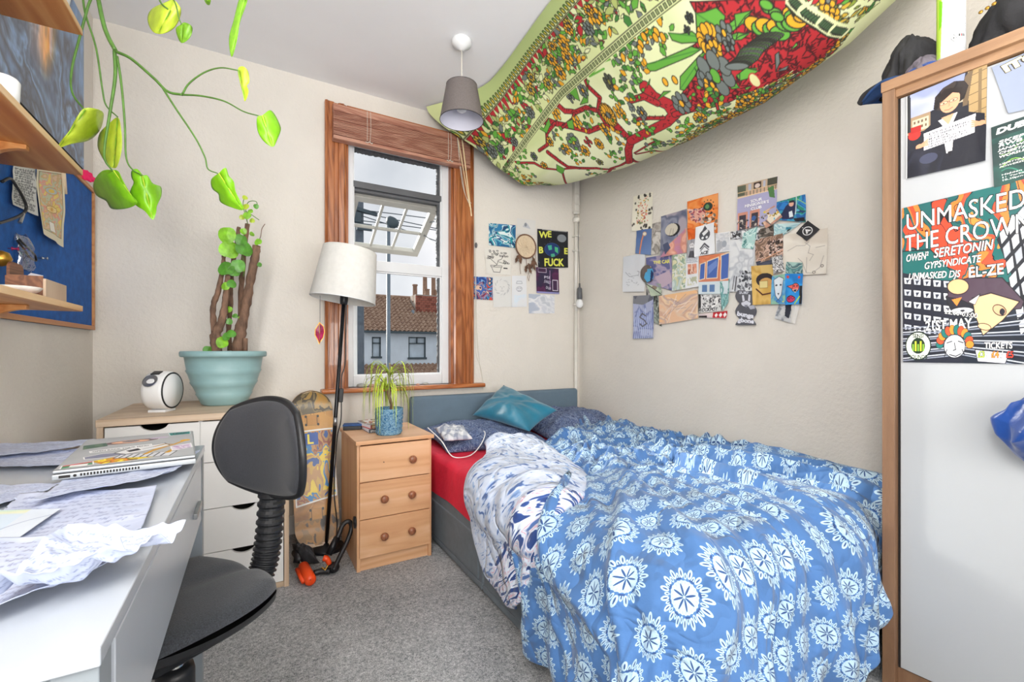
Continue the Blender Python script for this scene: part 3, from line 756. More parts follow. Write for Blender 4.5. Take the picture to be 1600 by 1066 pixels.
def pillow(name, c, thick, m, label, cat, wr=.008, seed=0, n=44, pinch=.12, group=None):
    """c = four corners (p00,p10,p11,p01)"""
    c = [np.array(p, float) for p in c]; u, v = np.meshgrid(np.linspace(0, 1, n), np.linspace(0, 1, n), indexing='xy')
    U, W = u*2-1, v*2-1
    # pulled-in edges between pointed corners
    pu = U*(1-pinch*(1-W**2)); pw = W*(1-pinch*(1-U**2)); uu, ww = (pu+1)/2, (pw+1)/2
    P = (c[0]*((1-uu)*(1-ww))[..., None]+c[1]*(uu*(1-ww))[..., None]+c[2]*(uu*ww)[..., None]+c[3]*((1-uu)*ww)[..., None])
    N = np.cross(c[1]-c[0], c[3]-c[0]); N = N/np.linalg.norm(N)
    prof = np.clip((1-np.abs(U)**2.4)*(1-np.abs(W)**2.4), 0, 1)**.5
    wn = (ridged(u*3.5, v*3.5, seed, 3)-.5)*wr+(vnoise(u*2, v*2, seed+4)-.5)*wr*2
    fold = wr*np.sin(9*np.arctan2(W, U)+seed)*np.clip(np.hypot(U, W), 0, 1)**2
    top = P+N*(prof*thick*.62+(wn+fold)*prof)[..., None]; bot = P-N*(prof*thick*.38)[..., None]
    i = np.arange(n*n).reshape(n, n); F = []
    V = np.concatenate([top.reshape(-1, 3), bot.reshape(-1, 3)])
    for a in range(n-1):
        for b in range(n-1):
            F.append((i[a, b], i[a, b+1], i[a+1, b+1], i[a+1, b])); q = i+n*n
            F.append((q[a, b], q[a+1, b], q[a+1, b+1], q[a, b+1]))
    o = mk(name, (V, [tuple(int(t) for t in f) for f in F]), m, None, smooth=True, label=label, cat=cat, group=group)
    w = o.modifiers.new('weld', 'WELD'); w.merge_threshold = .0006
    return o
pillow('pillow', [(.86, 2.16, .475), (1.47, 2.12, .475), (1.47, 2.585, .53), (.86, 2.585, .53)], .12, 'navy_paisley', 'navy paisley pillow lying beside the bedside chest', 'pillow', .012, 2, pinch=.06)
pillow('pillow', [(1.50, 2.14, .475), (2.12, 2.18, .48), (2.12, 2.585, .56), (1.50, 2.585, .54)], .15, 'navy_paisley', 'navy paisley pillow in the corner beneath the pipe', 'pillow', .022, 5, pinch=.06)
pillow('cushion', [(1.17, 2.52, .60), (1.30, 2.06, .56), (1.565, 2.17, .645), (1.42, 2.57, .775)], .12, 'teal_satin', 'teal satin cushion propped against the blue headboard', 'cushion', .010, 8, pinch=.09)
pillow('folded_cloth', [(.835, 2.13, .545), (.98, 2.10, .545), (1.03, 2.34, .57), (.87, 2.38, .57)], .05, 'grey_check', 'grey and white checked cloth lying on the navy pillow', 'cloth', .012, 3, pinch=.05)
mk('charging_cable', tube(smoothpath([(.79, 2.25, .597), (.82, 2.13, .545), (.86, 2.08, .472), (.95, 2.075, .467), (1.03, 2.12, .50), (1.10, 2.20, .545), (1.12, 2.30, .555)], 8), .003, 7), 'cream_plastic', smooth=True, label='thin white charging cable trailing over the red sheet', cat='cable')

# ---- duvet
DR = .07          # bending radius at mattress edge
def drape(fx, fy, lift, seed=0, fold=1.0):
    """flat cloth coords (arrays) -> draped 3-D. Mattress top z=.46; hangs over X<.81 and Y<.70"""
    ex, ey = BX0+.05, BY0+.07            # inset rectangle edges
    cxp = np.maximum(fx, ex); cyp = np.maximum(fy, ey)
    dx = fx-cxp; dy = fy-cyp; d = np.hypot(dx, dy)+1e-9
    nx, ny = dx/d, dy/d; nx = np.where(d < 1e-6, 0, nx); ny = np.where(d < 1e-6, 0, ny)
    R = DR+.02; arc = R*PI/2
    ang = np.clip(d/R, 0, PI/2); drop = np.maximum(d-arc, 0)
    out = R*np.sin(ang); down = R*(1-np.cos(ang))+drop
    theta = np.arctan2(-dy, -dx)*(d > 1e-6); corner = np.clip(nx*ny*2, 0, 1)
    s = (cyp*1.0-cxp)+theta*.35
    k = np.clip(drop/.25, 0, 1)
    wave = (np.exp(np.sin(s*17+3.2*vnoise(s*3, drop*2, seed))*1.3-1)*.042-.02)+np.sin(s*41+4*vnoise(s*5, drop*3, seed+1))*.011
    foot = np.clip(-ny, 0, 1)
    flare = .012*k+corner*k*.08+foot*k*.02
    out = out+flare+wave*k*fold*(.7+corner)+lift*np.sin(ang)
    x = cxp+nx*out; y = cyp+ny*out; z = .468-down+lift*np.cos(ang)
    z = np.maximum(z, .012+.01*vnoise(fx*9, fy*9, 3))
    return x, y, z
def top_relief(x, y, seed=1):
    h = .026*vnoise(x*2.3, y*2.3, seed, 2)
    wx = x+.16*vnoise(x*3, y*3, seed+3, 2); wy = y+.16*vnoise(x*3+7, y*3, seed+4, 2)
    crump = np.clip((y-.95)/.5, .12, 1)*np.clip((x-1.05)/.3, .3, 1)
    def crease(a, b, f, sd, w=.16):      # narrow rounded ridges with wide valleys
        n = vnoise(a*f, b*f, sd, 2); return np.exp(-((n-.5)/w)**2)
    h = h+crump*(.034*crease(wx*.7+wy*.5, wy*1.3-wx*.2, 5.2, seed+5, .10)+.022*crease(wx*1.1-wy*.6, wy*1.2+wx*.5, 7.5, seed+11, .09)+.007*crease(wx*1.3, wy*1.1, 13, seed+15, .10))
    # long folds running from the middle of the bed down to the side and foot
    fx_, fy_ = 1.62, 1.85; a = np.arctan2(y-fy_, x-fx_)+.10*vnoise(x*3, y*3, seed+21, 2); rad = np.hypot(x-fx_, y-fy_)
    n = vnoise(a*7.5+3, rad*.8, seed+8, 2); h = h+.052*np.exp(-((n-.5)/.075)**2)*np.clip((rad-.12)/.5, 0, 1)*np.clip(1.9-rad, 0, 1)
    n = vnoise(a*15+9, rad*1.2, seed+18, 2); h = h+.020*np.exp(-((n-.5)/.11)**2)*np.clip((rad-.3)/.5, 0, 1)
    return h
G = np.array([(2.33, 1.66), (2.20, 1.52), (2.06, 1.36), (2.03, 1.30), (1.90, 1.24), (1.75, 1.20), (1.55, 1.12), (1.42, 1.07), (1.34, .97), (1.30, .80), (1.28, .62), (1.25, .48), (1.20, .41), (.90, .38), (.7, .36), (.2, .36)])   # (Y, left border X in flat cloth)
H_, W_ = 560, 470
vy = np.linspace(2.33, .18, H_)[:, None]*np.ones((1, W_)); left = np.interp(-vy[:, 0], -G[:, 0], G[:, 1])[:, None]
ta = np.linspace(0, 1, W_)[None, :]
RB = np.interp(-vy, [-2.33, -.76, -.70, -.60, -.42, -.18], [2.150, 2.150, 2.05, 1.90, 1.62, 1.28])
fxx = RB-(RB-left)*ta; fyy = vy+.10*np.sin(ta*5)*np.clip((vy-2.1)/.23, 0, 1)-.05*np.clip((vy-2.1)/.23, 0, 1)
h = top_relief(fxx, fyy)
edge = np.clip(ta/.06, 0, 1)**.5*(np.clip((1-ta)/.03, 0, 1)**.5*(1-np.clip((vy-1.0)/.1, 0, 1))+np.clip((1-ta)/.22, 0, 1)**1.2*np.clip((vy-1.0)/.1, 0, 1))*np.clip((2.33-vy)/.06, 0.0, 1)**.5
lift = (.028+h)*edge+.004
near_wall = np.clip((2.15-fxx)/.25, 0, 1); lift = lift*(.35+.65*near_wall)
hang_f = np.clip((BX0+.04-fxx)/.1, 0, 1)+np.clip((BY0+.06-fyy)/.1, 0, 1)
x, y, z = drape(fxx, fyy, lift, 3)
DV = thing('duvet', 'blue duvet with white rosette pattern spread rumpled over the bed', 'duvet', (1.5, 1.4, .46))
gridmesh('duvet_cover', np.stack([x, y, z], -1), 'duvet_print', DV, uv=np.stack([fxx+.012*vnoise(fxx*4, fyy*4, 6), fyy+.012*vnoise(fxx*4, fyy*4, 7)], -1), thick=.012, flip=True)
# turned-back corner
hem = np.array([(0, 1.11, 2.24), (.15, 1.05, 2.08), (.3, .96, 1.90), (.45, .82, 1.72), (.58, .63, 1.60), (.7, .53, 1.50), (.82, .49, 1.40), (.92, .48, 1.33), (1, .51, 1.25)])
fld = np.array([(0, 1.30, 2.12), (.12, 1.34, 2.02), (.3, 1.27, 1.78), (.45, 1.20, 1.55), (.58, 1.11, 1.33), (.7, .98, 1.18), (.82, .84, 1.10), (.92, .70, 1.11), (1, .56, 1.19)])
FH, FW = 300, 170
tv = np.linspace(0, 1, FH); hx, hy = np.interp(tv, hem[:, 0], hem[:, 1]), np.interp(tv, hem[:, 0], hem[:, 2]); gx, gy = np.interp(tv, fld[:, 0], fld[:, 1]), np.interp(tv, fld[:, 0], fld[:, 2])
ker = np.ones(25)/25
def smth(a): p = np.concatenate([np.full(12, a[0]), a, np.full(12, a[-1])]); return np.convolve(p, ker, 'valid')
hx, hy, gx, gy = map(smth, (hx, hy, gx, gy))
tu = np.linspace(0, 1, FW)[None, :]
fx2 = hx[:, None]*(1-tu)+gx[:, None]*tu; fy2 = hy[:, None]*(1-tu)+gy[:, None]*tu
T2 = tv[:, None]*np.ones((1, FW))
puff = (np.clip(tu*(1-tu)*4, 0, 1)**.45)*(np.clip(T2/.05, 0, 1)**.5)
ribs = .012*np.sin(T2*58+7*tu+3*vnoise(tu*3, T2*4, 4))*(.35+tu*.4)+.010*np.sin((tu*16)+5*vnoise(tu*2, T2*5, 8))*np.clip(T2-.35, 0, 1)*2
dent = -.02*np.exp(-((tu-.55)**2/.03+(T2-.35)**2/.02))
lift2 = .030+(.045+ribs+dent+.02*vnoise(tu*4, T2*6, 9))*puff+.03*np.clip(T2-.3, 0, 1)
lift2 = lift2*(.45+.55*np.clip(T2/.08, 0, 1))
lift2 = lift2*(1-.6*np.clip((.80-fx2)/.12, 0, 1))
x, y, z = drape(fx2, fy2, lift2, 3, .6)
gridmesh('turned_back_corner', np.stack([x, y, z], -1), 'duvet_lining', DV, uv=np.stack([fx2, T2*1.6], -1), thick=.010, label='turned back pale underside of the duvet with navy and pink scrolls')

# ================================================================== BEDSIDE CHEST
NS = thing('bedside_chest', 'beech three drawer bedside chest between the lamp and the bed', 'bedside chest', (.578, 2.29, 0))
NX0, NX1, NY0, NY1, NZ = .399, .757, 2.08, 2.50, .593
mk('side_panel', box(NX0+.004, NX0+.020, NY0+.012, NY1, 0, NZ-.018), 'beech_side', NS, bev=.001)
mk('side_panel', box(NX1-.020, NX1-.004, NY0+.012, NY1, 0, NZ-.018), 'beech_side', NS, bev=.001)
mk('top', box(NX0-.004, NX1+.004, NY0-.006, NY1+.004, NZ-.018, NZ), 'beech', NS, bev=.002)
mk('back_panel', box(NX0+.02, NX1-.02, NY1-.01, NY1-.002, .03, NZ-.02), 'beech', NS)
mk('plinth', box(NX0+.02, NX1-.02, NY0+.022, NY0+.038, 0, .062), 'beech', NS)
zs = [.062, .236, .404, .570]
for k in range(3):
    d = mk('drawer', box(NX0+.014, NX1-.014, NY0, NY0+.018, zs[k]+.002, zs[k+1]-.002), 'beech', NS, bev=.0015)
    mk('drawer_box', box(NX0+.025, NX1-.025, NY0+.018, NY1-.03, zs[k]+.02, zs[k+1]-.03), 'beech', d)
    zc = (zs[k]+zs[k+1])/2
    for i, x in enumerate((.520, .648)):
        if k == 2 and i == 0: mk('knob_hole', xf(lathe([(.0025, 0), (.0025, .003)], 10), R3((x, NY0+.0005, zc), PI/2)), 'dark_gap', d); continue
        mk('knob', xf(lathe([(.008, 0), (.008, .006), (.0175, .013), (.0185, .019), (.014, .0255), (.004, .028)], 20), R3((x+(.0 if k < 2 else .004), NY0, zc), PI/2)), 'knob_wood', d, smooth=True)
mk('dark_bumper', xf(lathe([(.001, 0), (.026, 0), (.026, .008), (.001, .010)], 20), R3((NX0+.004, 2.12, .22), 0, -PI/2, 0)), 'black_plastic', NS, smooth=True)

# ================================================================== CHEST OF DRAWERS
CH = thing('chest_of_drawers', 'white fronted drawer unit with pale oak carcass behind the chair', 'drawer unit', (-.177, 2.41, 0))
CX0, CX1, CY0, CY1, CZ = -.484, .131, 2.12, 2.70, .752
mk('side_panel', box(CX0, CX0+.018, CY0, CY1, 0, CZ-.026), 'oak_side', CH, bev=.001)
mk('side_panel', box(CX1-.018, CX1, CY0, CY1, 0, CZ-.026), 'oak_side', CH, bev=.001)
mk('top', box(CX0-.002, CX1+.002, CY0-.004, CY1+.004, CZ-.026, CZ), 'oak_light', CH, bev=.0015)
mk('divider', box(-.186, -.172, CY0+.012, CY1, .02, CZ-.026), 'white_matt', CH)
mk('back_panel', box(CX0+.018, CX1-.018, CY1-.01, CY1-.004, .02, CZ-.03), 'oak_light', CH)
mk('base_panel', box(CX0+.018, CX1-.018, CY0+.01, CY1-.01, 0, .022), 'oak_light', CH)
def drawer_front(x0, x1, z0, z1, cut=True):
    w = .085; cx = (x0+x1)/2; n = 10; P = [(x0, z0), (x1, z0), (x1, z1)]
    if cut: P += [(cx+w/2-w*i/n, z1-.022*math.sin(PI*i/n)**.6) for i in range(n+1)]
    P.append((x0, z1)); m = len(P)
    V = [(x, CY0+.006, z) for x, z in P]+[(x, CY0+.022, z) for x, z in P]
    return V, [tuple(range(m)), tuple(range(m, 2*m))[::-1]]+[(i, i+m, (i+1) % m+m, (i+1) % m) for i in range(m)]
def cdrawer(x0, x1, z0, z1):
    d = mk('drawer', drawer_front(x0, x1, z0, z1), 'white_matt', CH)
    mk('drawer_box', box(x0+.012, x1-.012, CY0+.035, CY1-.03, z0+.01, z1-.028), 'dark_gap', d)
zz = [.024, .200, .374, .558, .722]
for k in range(4): cdrawer(-.178, CX1-.021, zz[k]+.0015, zz[k+1]-.0015)
zz = [.024, .255, .487, .722]
for k in range(3): cdrawer(CX0+.021, -.181, zz[k]+.0015, zz[k+1]-.0015)
# ================================================================== ON THE CHEST AND BEDSIDE
PT = thing('potted_tree', 'pale blue ribbed planter with bare cut trunks and round leaves', 'potted plant', (-.115, 2.47, CZ))
px_, py_, pz_ = -.115, 2.47, CZ
prof = [(.098, 0), (.108, .006), (.120, .030), (.134, .052), (.131, .056), (.146, .085), (.160, .104), (.157, .109), (.168, .140), (.178, .158), (.174, .163), (.180, .195), (.184, .218), (.200, .220), (.204, .226), (.204, .240), (.200, .246), (.188, .246), (.182, .236), (.178, .205)]
mk('pot', lathe([(r_*.84, z_) for r_, z_ in prof], 48, px_, py_, pz_), 'blue_pot', PT, smooth=True)
mk('soil', lathe([(.150, .21), (.08, .218), (.02, .222)], 24, px_, py_, pz_), 'soil', PT, smooth=True)
def trunk(pts, rs, seed):
    P = smoothpath(pts, 7); n = len(P); R = np.interp(np.linspace(0, 1, n), np.linspace(0, 1, len(rs)), rs)
    r = random.Random(seed); R = [a*(1+.10*r.uniform(-1, 1)+.08*math.sin(i*1.9+seed)) for i, a in enumerate(R)]
    V, F = tube(P, R, 12)
    V = [(x+r.uniform(-.0012, .0012), y+r.uniform(-.0012, .0012), z) for x, y, z in V]; return V, F
def pxT(px, py, dY=0): return onY(px, py, py_+dY)
tr = [([(337, 549), (335, 520), (333, 480), (341, 455), (348, 420), (350, 395)], [.016, .013, .011, .011, .009, .008], -.03),
      ([(339, 550), (337, 525), (347, 500), (352, 470), (355, 440), (358, 415)], [.020, .021, .016, .013, .011, .010], -.06),
      ([(360, 548), (357, 520), (360, 480), (361, 450), (364, 410), (370, 380), (373, 355)], [.012, .011, .010, .010, .010, .009, .008], .03),
      ([(372, 548), (376, 500), (377, 450), (381, 400), (387, 350)], [.014, .012, .012, .011, .010], .05),
      ([(371, 550), (376, 515), (384, 480), (391, 440), (398, 405), (401, 384)], [.026, .024, .019, .018, .018, .016], -.04)]
for k, (pts, rs, dy) in enumerate(tr):
    t = mk('trunk', trunk([pxT(a, b, dy) for a, b in pts], rs, k), 'bark', PT, smooth=True)
mk('cut_stub', lathe([(.010, -.05), (.011, .03), (.009, .034)], 10, *pxT(383, 540, -.06)), 'bark', PT, smooth=True)
def leaf_disc(c, r, nrm, up, fold=.15, n=12, heart=True, droop=.2):
    """rounded heart leaf around c"""
    nrm = Vector(nrm).normalized(); up = Vector(up); up = (up-nrm*up.dot(nrm)).normalized(); sd = up.cross(nrm)
    V = []; F = []; m = 5
    for j in range(m+1):
        for i in range(2*n):
            a = 2*PI*i/(2*n); q = j/m
            rr = r*(1-.18*math.cos(a)**8*(1 if math.cos(a) > 0 else 0)+(.22*max(0, -math.cos(a))**6))*q
            x, y = rr*math.sin(a), -rr*-math.cos(a)
            z = -fold*abs(x)-droop*(y/r)**2*r*.5+.03*r*math.sin(a*5)*q
            V.append(tuple(Vector(c)+sd*x+up*y+nrm*z))
    for j in range(m):
        for i in range(2*n): k = (i+1) % (2*n); F.append((j*2*n+i, j*2*n+k, (j+1)*2*n+k, (j+1)*2*n+i))
    return V, F
def camdir(p): return (Vector((0, 0, CAMZ))-Vector(p)).normalized()
lv = [(354, 366, 13, 'leaf_mid'), (358, 391, 14, 'leaf_mid'), (382, 389, 13, 'leaf_dark'), (377, 374, 9, 'leaf_dark'), (353, 420, 12, 'leaf_dark'), (366, 424, 9, 'leaf_dark'), (372, 414, 10, 'leaf_dark'), (362, 444, 7, 'leaf_dark'), (352, 448, 6, 'leaf_mid'),
      (380, 361, 5, 'leaf_mid'), (394, 366, 4, 'leaf_mid'), (403, 378, 6, 'leaf_mid'), (386, 336, 6, 'leaf_mid'), (378, 340, 4, 'leaf_pale'), (391, 330, 4, 'leaf_mid'), (384, 322, 5, 'leaf_pale'), (394, 345, 4, 'leaf_pale'), (383, 309, 4, 'leaf_pale'), (400, 322, 4, 'leaf_dark'),
      (348, 536, 9, 'leaf_mid'), (354, 527, 6, 'leaf_dark'), (325, 547, 7, 'leaf_dark'), (361, 522, 7, 'leaf_dark'), (358, 503, 5, 'leaf_dark'), (358, 483, 5, 'leaf_mid'), (367, 494, 4, 'leaf_dark'), (375, 497, 3, 'leaf_mid'), (405, 413, 4, 'leaf_dark'), (378, 420, 5, 'leaf_mid')]
for k, (a, b, r, m_) in enumerate(lv):
    c = pxT(a, b, -.075 if r > 5 else -.05); d = camdir(c)+Vector((random.uniform(-.5, .5), random.uniform(-.3, .3), random.uniform(0, .6)))
    mk('leaf', leaf_disc(c, r*.0029, d, (random.uniform(-.4, .4), 0, -1 if k % 3 else 1), n=8), m_, PT, smooth=True)
for pts in ([(387, 350), (384, 330), (388, 316), (400, 315), (403, 325)], [(384, 330), (392, 335), (405, 344)], [(401, 384), (407, 370), (409, 358), (414, 350)], [(387, 350), (380, 322), (381, 310)], [(378, 400), (383, 415), (380, 432)]):
    mk('twig', tube(smoothpath([pxT(a, b, -.03) for a, b in pts], 5), .0018, 5), 'stem_green' if pts[0][0] < 395 else 'bark', PT)
# white round device
AC = thing('alarm_clock', 'white round bedside speaker clock standing on the drawer unit', 'clock', (-.335, 2.30, CZ), (0, 0, math.radians(158)))
mk('body', xf(lathe([(.001, -.026), (.064, -.026), (.074, -.020), (.078, -.006), (.078, .042), (.074, .052)], 36), R3((0, 0, .086), 0, PI/2, PI)), 'cream_plastic', AC, smooth=True, local=True)
mk('face_ring', xf(lathe([(.073, .0), (.074, .004), (.070, .006), (.066, .002)], 36, cap=False), R3((-.0505, 0, .086), 0, -PI/2, 0)), 'black_plastic', AC, smooth=True, local=True)
mk('face', xf(lathe([(.068, 0), (.067, .004), (.001, .006)], 36), R3((-.051, 0, .086), 0, -PI/2, 0)), 'white_gloss', AC, smooth=True, local=True)
mk('foot', box(-.045, .018, -.036, .036, 0, .010), 'white_gloss', AC, bev=.002, local=True)
mk('display', xf(box(-.016, .016, -.014, .014, 0, .004), R3((-.012, .030, .157), math.radians(-22), 0, 0)), 'black_plastic', AC, bev=.001, local=True)
mk('dimple', xf(lathe([(.026, .001), (.027, .003), (.023, .002), (.012, -.001), (.001, -.002)], 20, cap=False), R3((-.010, .066, .128), math.radians(-58), 0, 0)), 'steel', AC, smooth=True, local=True)

# spiky plant in glazed pot
SPx, SPy = .575, 2.20
SP = thing('ponytail_plant', 'small blue embossed pot holding a spiky drooping green plant', 'potted plant', (SPx, SPy, NZ))
mk('pot', lathe([(.001, .0), (.056, 0), (.060, .005), (.066, .110), (.068, .122), (.067, .127), (.062, .127), (.060, .118), (.058, .10)], 40, SPx, SPy, NZ), 'blue_glaze', SP, smooth=True)
em = []
for r_ in range(5):
    for i in range(16):
        a = 2*PI*(i+.5*(r_ % 2))/16; z_ = NZ+.016+r_*.021; R_ = .0615+.006*(z_-NZ)/.11-.0008
        em.append(xf(lathe([(.0085, 0), (.0075, .0016), (.005, .0006), (.003, .0018), (.0005, .002)], 8, cap=False), R3((SPx+R_*math.cos(a), SPy+R_*math.sin(a), z_), 0, PI/2, a)))
mk('embossed_rosettes', join(*em), 'blue_glaze', SP, smooth=True, kind='stuff')
mk('soil', lathe([(.058, .108), (.02, .112), (.001, .113)], 16, SPx, SPy, NZ), 'soil', SP)
st = [(SPx+.01, SPy, NZ+.10), (SPx+.012, SPy, NZ+.14), (SPx-.002, SPy, NZ+.19), (SPx-.012, SPy, NZ+.235)]
mk('stem', tube(smoothpath(st, 6), [.009]*6+[.007]*13, 8), 'bark', SP, smooth=True)
st2 = [(SPx+.002, SPy, NZ+.185), (SPx+.004, SPy, NZ+.22), (SPx+.0, SPy, NZ+.275), (SPx+.004, SPy, NZ+.30)]
mk('stem', tube(smoothpath(st2, 6), .006, 8), 'bark', SP, smooth=True)
def strap(o, az, L, up, w, sag):
    P = []; d = Vector((math.cos(az), math.sin(az), 0)); n = 12
    for i in range(n+1):
        t = i/n; P.append(Vector(o)+d*(L*.55*math.sin(min(t*1.9, 1.5)))+Vector((0, 0, up*L*math.sin(t*PI*.75)-sag*L*t**2.1)))
    V, F = [], []; sd = Vector((-d.y, d.x, 0))
    for i, p in enumerate(P):
        ww = w*(1-(i/n)**2.5)+.0004; V += [tuple(p-sd*ww), tuple(p+Vector((0, 0, -ww*.4))), tuple(p+sd*ww)]
    for i in range(n): a = i*3; F += [(a, a+1, a+4, a+3), (a+1, a+2, a+5, a+4)]
    return V, F
r = random.Random(4)
for k in range(95):
    tip = st[-1] if k % 3 else st2[-1]
    mm = 'spider_leaf' if k % 4 else ('spider_leaf_dark' if k % 8 else 'spider_leaf_dry')
    L = r.uniform(.12, .24)
    mk('leaf', strap((tip[0], tip[1], tip[2]-r.uniform(0, .03)), r.uniform(0, 2*PI), L, r.uniform(.15, .62), r.uniform(.0016, .0032), r.uniform(.75, 1.25)), mm, SP, smooth=True)
# books and box
bx = thing('black_case', 'small dark blue-black case on the back corner of the bedside chest', 'case', (.445, 2.42, NZ), (0, 0, -.25))
mk('body', box(-.045, .045, -.03, .03, 0, .020), 'black_plastic', bx, bev=.003, local=True)
mk('lid', box(-.046, .046, -.031, .031, .0205, .029), 'navy_denim', bx, bev=.002, local=True)
def book(loc, rz, w, d, t, mcov, label, cv=None, spine=None):
    b = thing('book', label, 'book', loc, (0, 0, rz))
    mk('cover', join(box(-w/2, w/2, -d/2, d/2, 0, .002), box(-w/2, w/2, -d/2, -d/2+.002, .002, t-.002)), mcov, b, local=True)
    mk('pages', box(-w/2+.002, w/2-.002, -d/2+.002, d/2-.004, .002, t-.002), 'paper', b, local=True)
    q = [Vector((-w/2, d/2, t)), Vector((w/2, d/2, t)), Vector((w/2, -d/2, t)), Vector((-w/2, -d/2, t))]; M = R3(loc, 0, 0, rz)
    if cv: flat_print('front_cover', [M @ p for p in q], cv, None, None, lift=.0006, curl=0, parent=b)
    if spine: flat_print('spine_print', [M @ Vector(p) for p in ((-w/2, -d/2-.0004, t), (w/2, -d/2-.0004, t), (w/2, -d/2-.0004, 0), (-w/2, -d/2-.0004, 0))], spine, None, None, lift=.0003, curl=0, parent=b)
    return b
c1 = Canvas(90, 60, '6E625E').pal(['6E625E', 'B9A79A', '4A4346', 'A0562F', 'D8D2CC'], 4, 3, 3); c1.text('STONE', .1, .4, .2, 'E8E4DE')
c2 = Canvas(120, 14, '7C4A3E'); c2.text('CITY ROOFS', .08, .78, .5, 'E9DCCB')
c3 = Canvas(120, 14, '38404A'); c3.text('STONE PACIFIC', .06, .78, .5, 'F0EFEA')
book((.553, 2.36, NZ), .05, .13, .19, .018, 'grey_cloth', 'lower dark spined book behind the blue glazed pot', None, c3)
book((.548, 2.365, NZ+.0185), .16, .125, .185, .020, 'red_sheet', 'upper paperback with pale cover behind the blue glazed pot', c1, c2)

# ================================================================== SKATEBOARD, LOCK, FLOOR LAMP
sk_c = Canvas(150, 520, 'B07C3C'); sk_c.pal(['8C5F2C', 'A8763A', 'B98543', 'C8954E'], 3, 10, 2, 1.2, hard=False)
for k in range(70):
    y0 = random.random(); x0 = random.random(); sk_c.line([(x0, y0), (x0+random.uniform(-.2, .2), y0+random.uniform(-.05, .05))], random.choice(['6E4A26', '5A5348', 'C9A36A']), 1.4)
sk_c.pal(['6B6250', '8A7A58', '544C40', 'A88A52', 'B58B48'], 5, 12, 8, 1, reg=[(0, 0), (1, 0), (1, .14), (0, .17)])
sk_c.pal(['3B3530', '5A4E42', 'A87A40', '8A6A40'], 5, 14, 11, 1, reg=[(0, .82), (1, .80), (1, 1), (0, 1)])
sk_c.pal(['1E4E96', 'C9A44E', 'B98D54', 'E4C832', '2F7DB8', 'B98D54', '8C4A38', 'A9814A', '1E4E96'], 4, 9, 15, 1.5, reg=[(.03, .28), (.99, .27), (.97, .69), (.06, .73)])
sk_c.rect(.2, .28, .62, .36, '1D4FA0'); sk_c.text('L', .36, .35, .06, 'F2E24A', bold=.03)
for P in ([(.03, .27), (.98, .26)], [(.03, .27), (.06, .73)], [(.98, .26), (.97, .69)], [(.06, .73), (.97, .69)]): sk_c.line(P, 'E6E8E6', 5)
for cy_ in (.20, .79):
    sk_c.rect(.34, cy_-.032, .66, cy_+.032, 'B98543', 'A77C42', 2)
    for (a, b) in ((.36, -.027), (.64, -.027), (.36, .027), (.64, .027)): sk_c.disc(a, cy_+b, .03, '2B2622')
    sk_c.line([(.38, cy_-.02), (.38, cy_+.02)], '2B2622', 2); sk_c.line([(.62, cy_-.02), (.62, cy_+.02)], '2B2622', 2)
SK = thing('skateboard_deck', 'worn wooden skateboard deck leaning on the wall with blue and yellow graphics', 'skateboard', (.27, 2.50, 0))
hh, ww = sk_c.h, sk_c.w; t = np.linspace(0, 1, hh)[:, None]; s = np.linspace(-1, 1, ww)[None, :]
Ls = .81; ends = np.clip(np.minimum(t, 1-t)*Ls/.11, 0, 1); half = .104*np.sqrt(1-(1-ends)**2)+.0005
xx = s*half; along = (1-t)*Ls+0*s; kick = .035*(np.clip((.13-t)/.13, 0, 1)**2+np.clip((t-.86)/.14, 0, 1)**2)+.006*s**2
th = math.radians(75); P = np.stack([.265+xx+0*t+.02*t, 2.46+along*math.cos(th)*.9-.02-kick*0.8+0*s, .004+along*math.sin(th)+0*s], -1)
# kick ends bend away from the wall side; deck has thickness
P[..., 1] = np.minimum(P[..., 1], 2.70)
gridmesh('deck_graphic', P+np.array([0, -.006, 0]), 'print_gloss', SK, col=sk_c.a, flip=False)
gridmesh('plywood', P[::8, ::8], 'oak_side', SK, thick=.010)

FL = thing('floor_lamp', 'slim black floor lamp with white drum shade leaning slightly', 'floor lamp', (.318, 2.43, 0), (0, math.radians(3.9), 0))
mk('base', lathe([(.001, 0), (.088, 0), (.092, .006), (.088, .016), (.02, .022), (.012, .03)], 36), 'black_metal', FL, smooth=True, local=True)
mk('pole', lathe([(.0095, .02), (.0095, 1.24)], 14), 'black_metal', FL, smooth=True, local=True)
mk('pole_joint', lathe([(.0108, .62), (.0108, .66)], 14), 'steel', FL, smooth=True, local=True)
mk('bulb_holder', lathe([(.018, 1.24), (.020, 1.26), (.020, 1.31), (.014, 1.32)], 16), 'black_plastic', FL, smooth=True, local=True)
SH = mk('shade', xf(lathe([(.160, 0), (.161, .002), (.132, .262), (.131, .264), (.130, .262), (.158, .002)], 56, cap=False), R3((-.004, 0, 1.262), 0, math.radians(4), 0)), 'lamp_shade', FL, smooth=True, local=True)
def ringtube(r, z, w, n=48): return tube([(r*math.cos(2*PI*i/n), r*math.sin(2*PI*i/n), z) for i in range(n+1)], w, 6, cap=False)
mk('shade_ring', xf(ringtube(.160, .001, .0022), R3((-.004, 0, 1.262), 0, math.radians(4), 0)), 'white_gloss', SH, local=True)
mk('shade_spider', xf(join(*[tube([(0, 0, .055), (.15*math.cos(a), .15*math.sin(a), .06)], .002, 5) for a in (0, 2.1, 4.2)]), R3((-.004, 0, 1.262), 0, math.radians(4), 0)), 'steel', SH, local=True)
mk('cord', tube(smoothpath([(.010, -.014, 1.24), (.024, -.02, .95), (.013, -.016, .86), (.024, -.02, .66), (.012, -.018, .55), (.015, -.02, .3), (.04, -.03, .12), (.03, -.05, .03)], 8), .003, 6), 'black_plastic', FL, local=True)
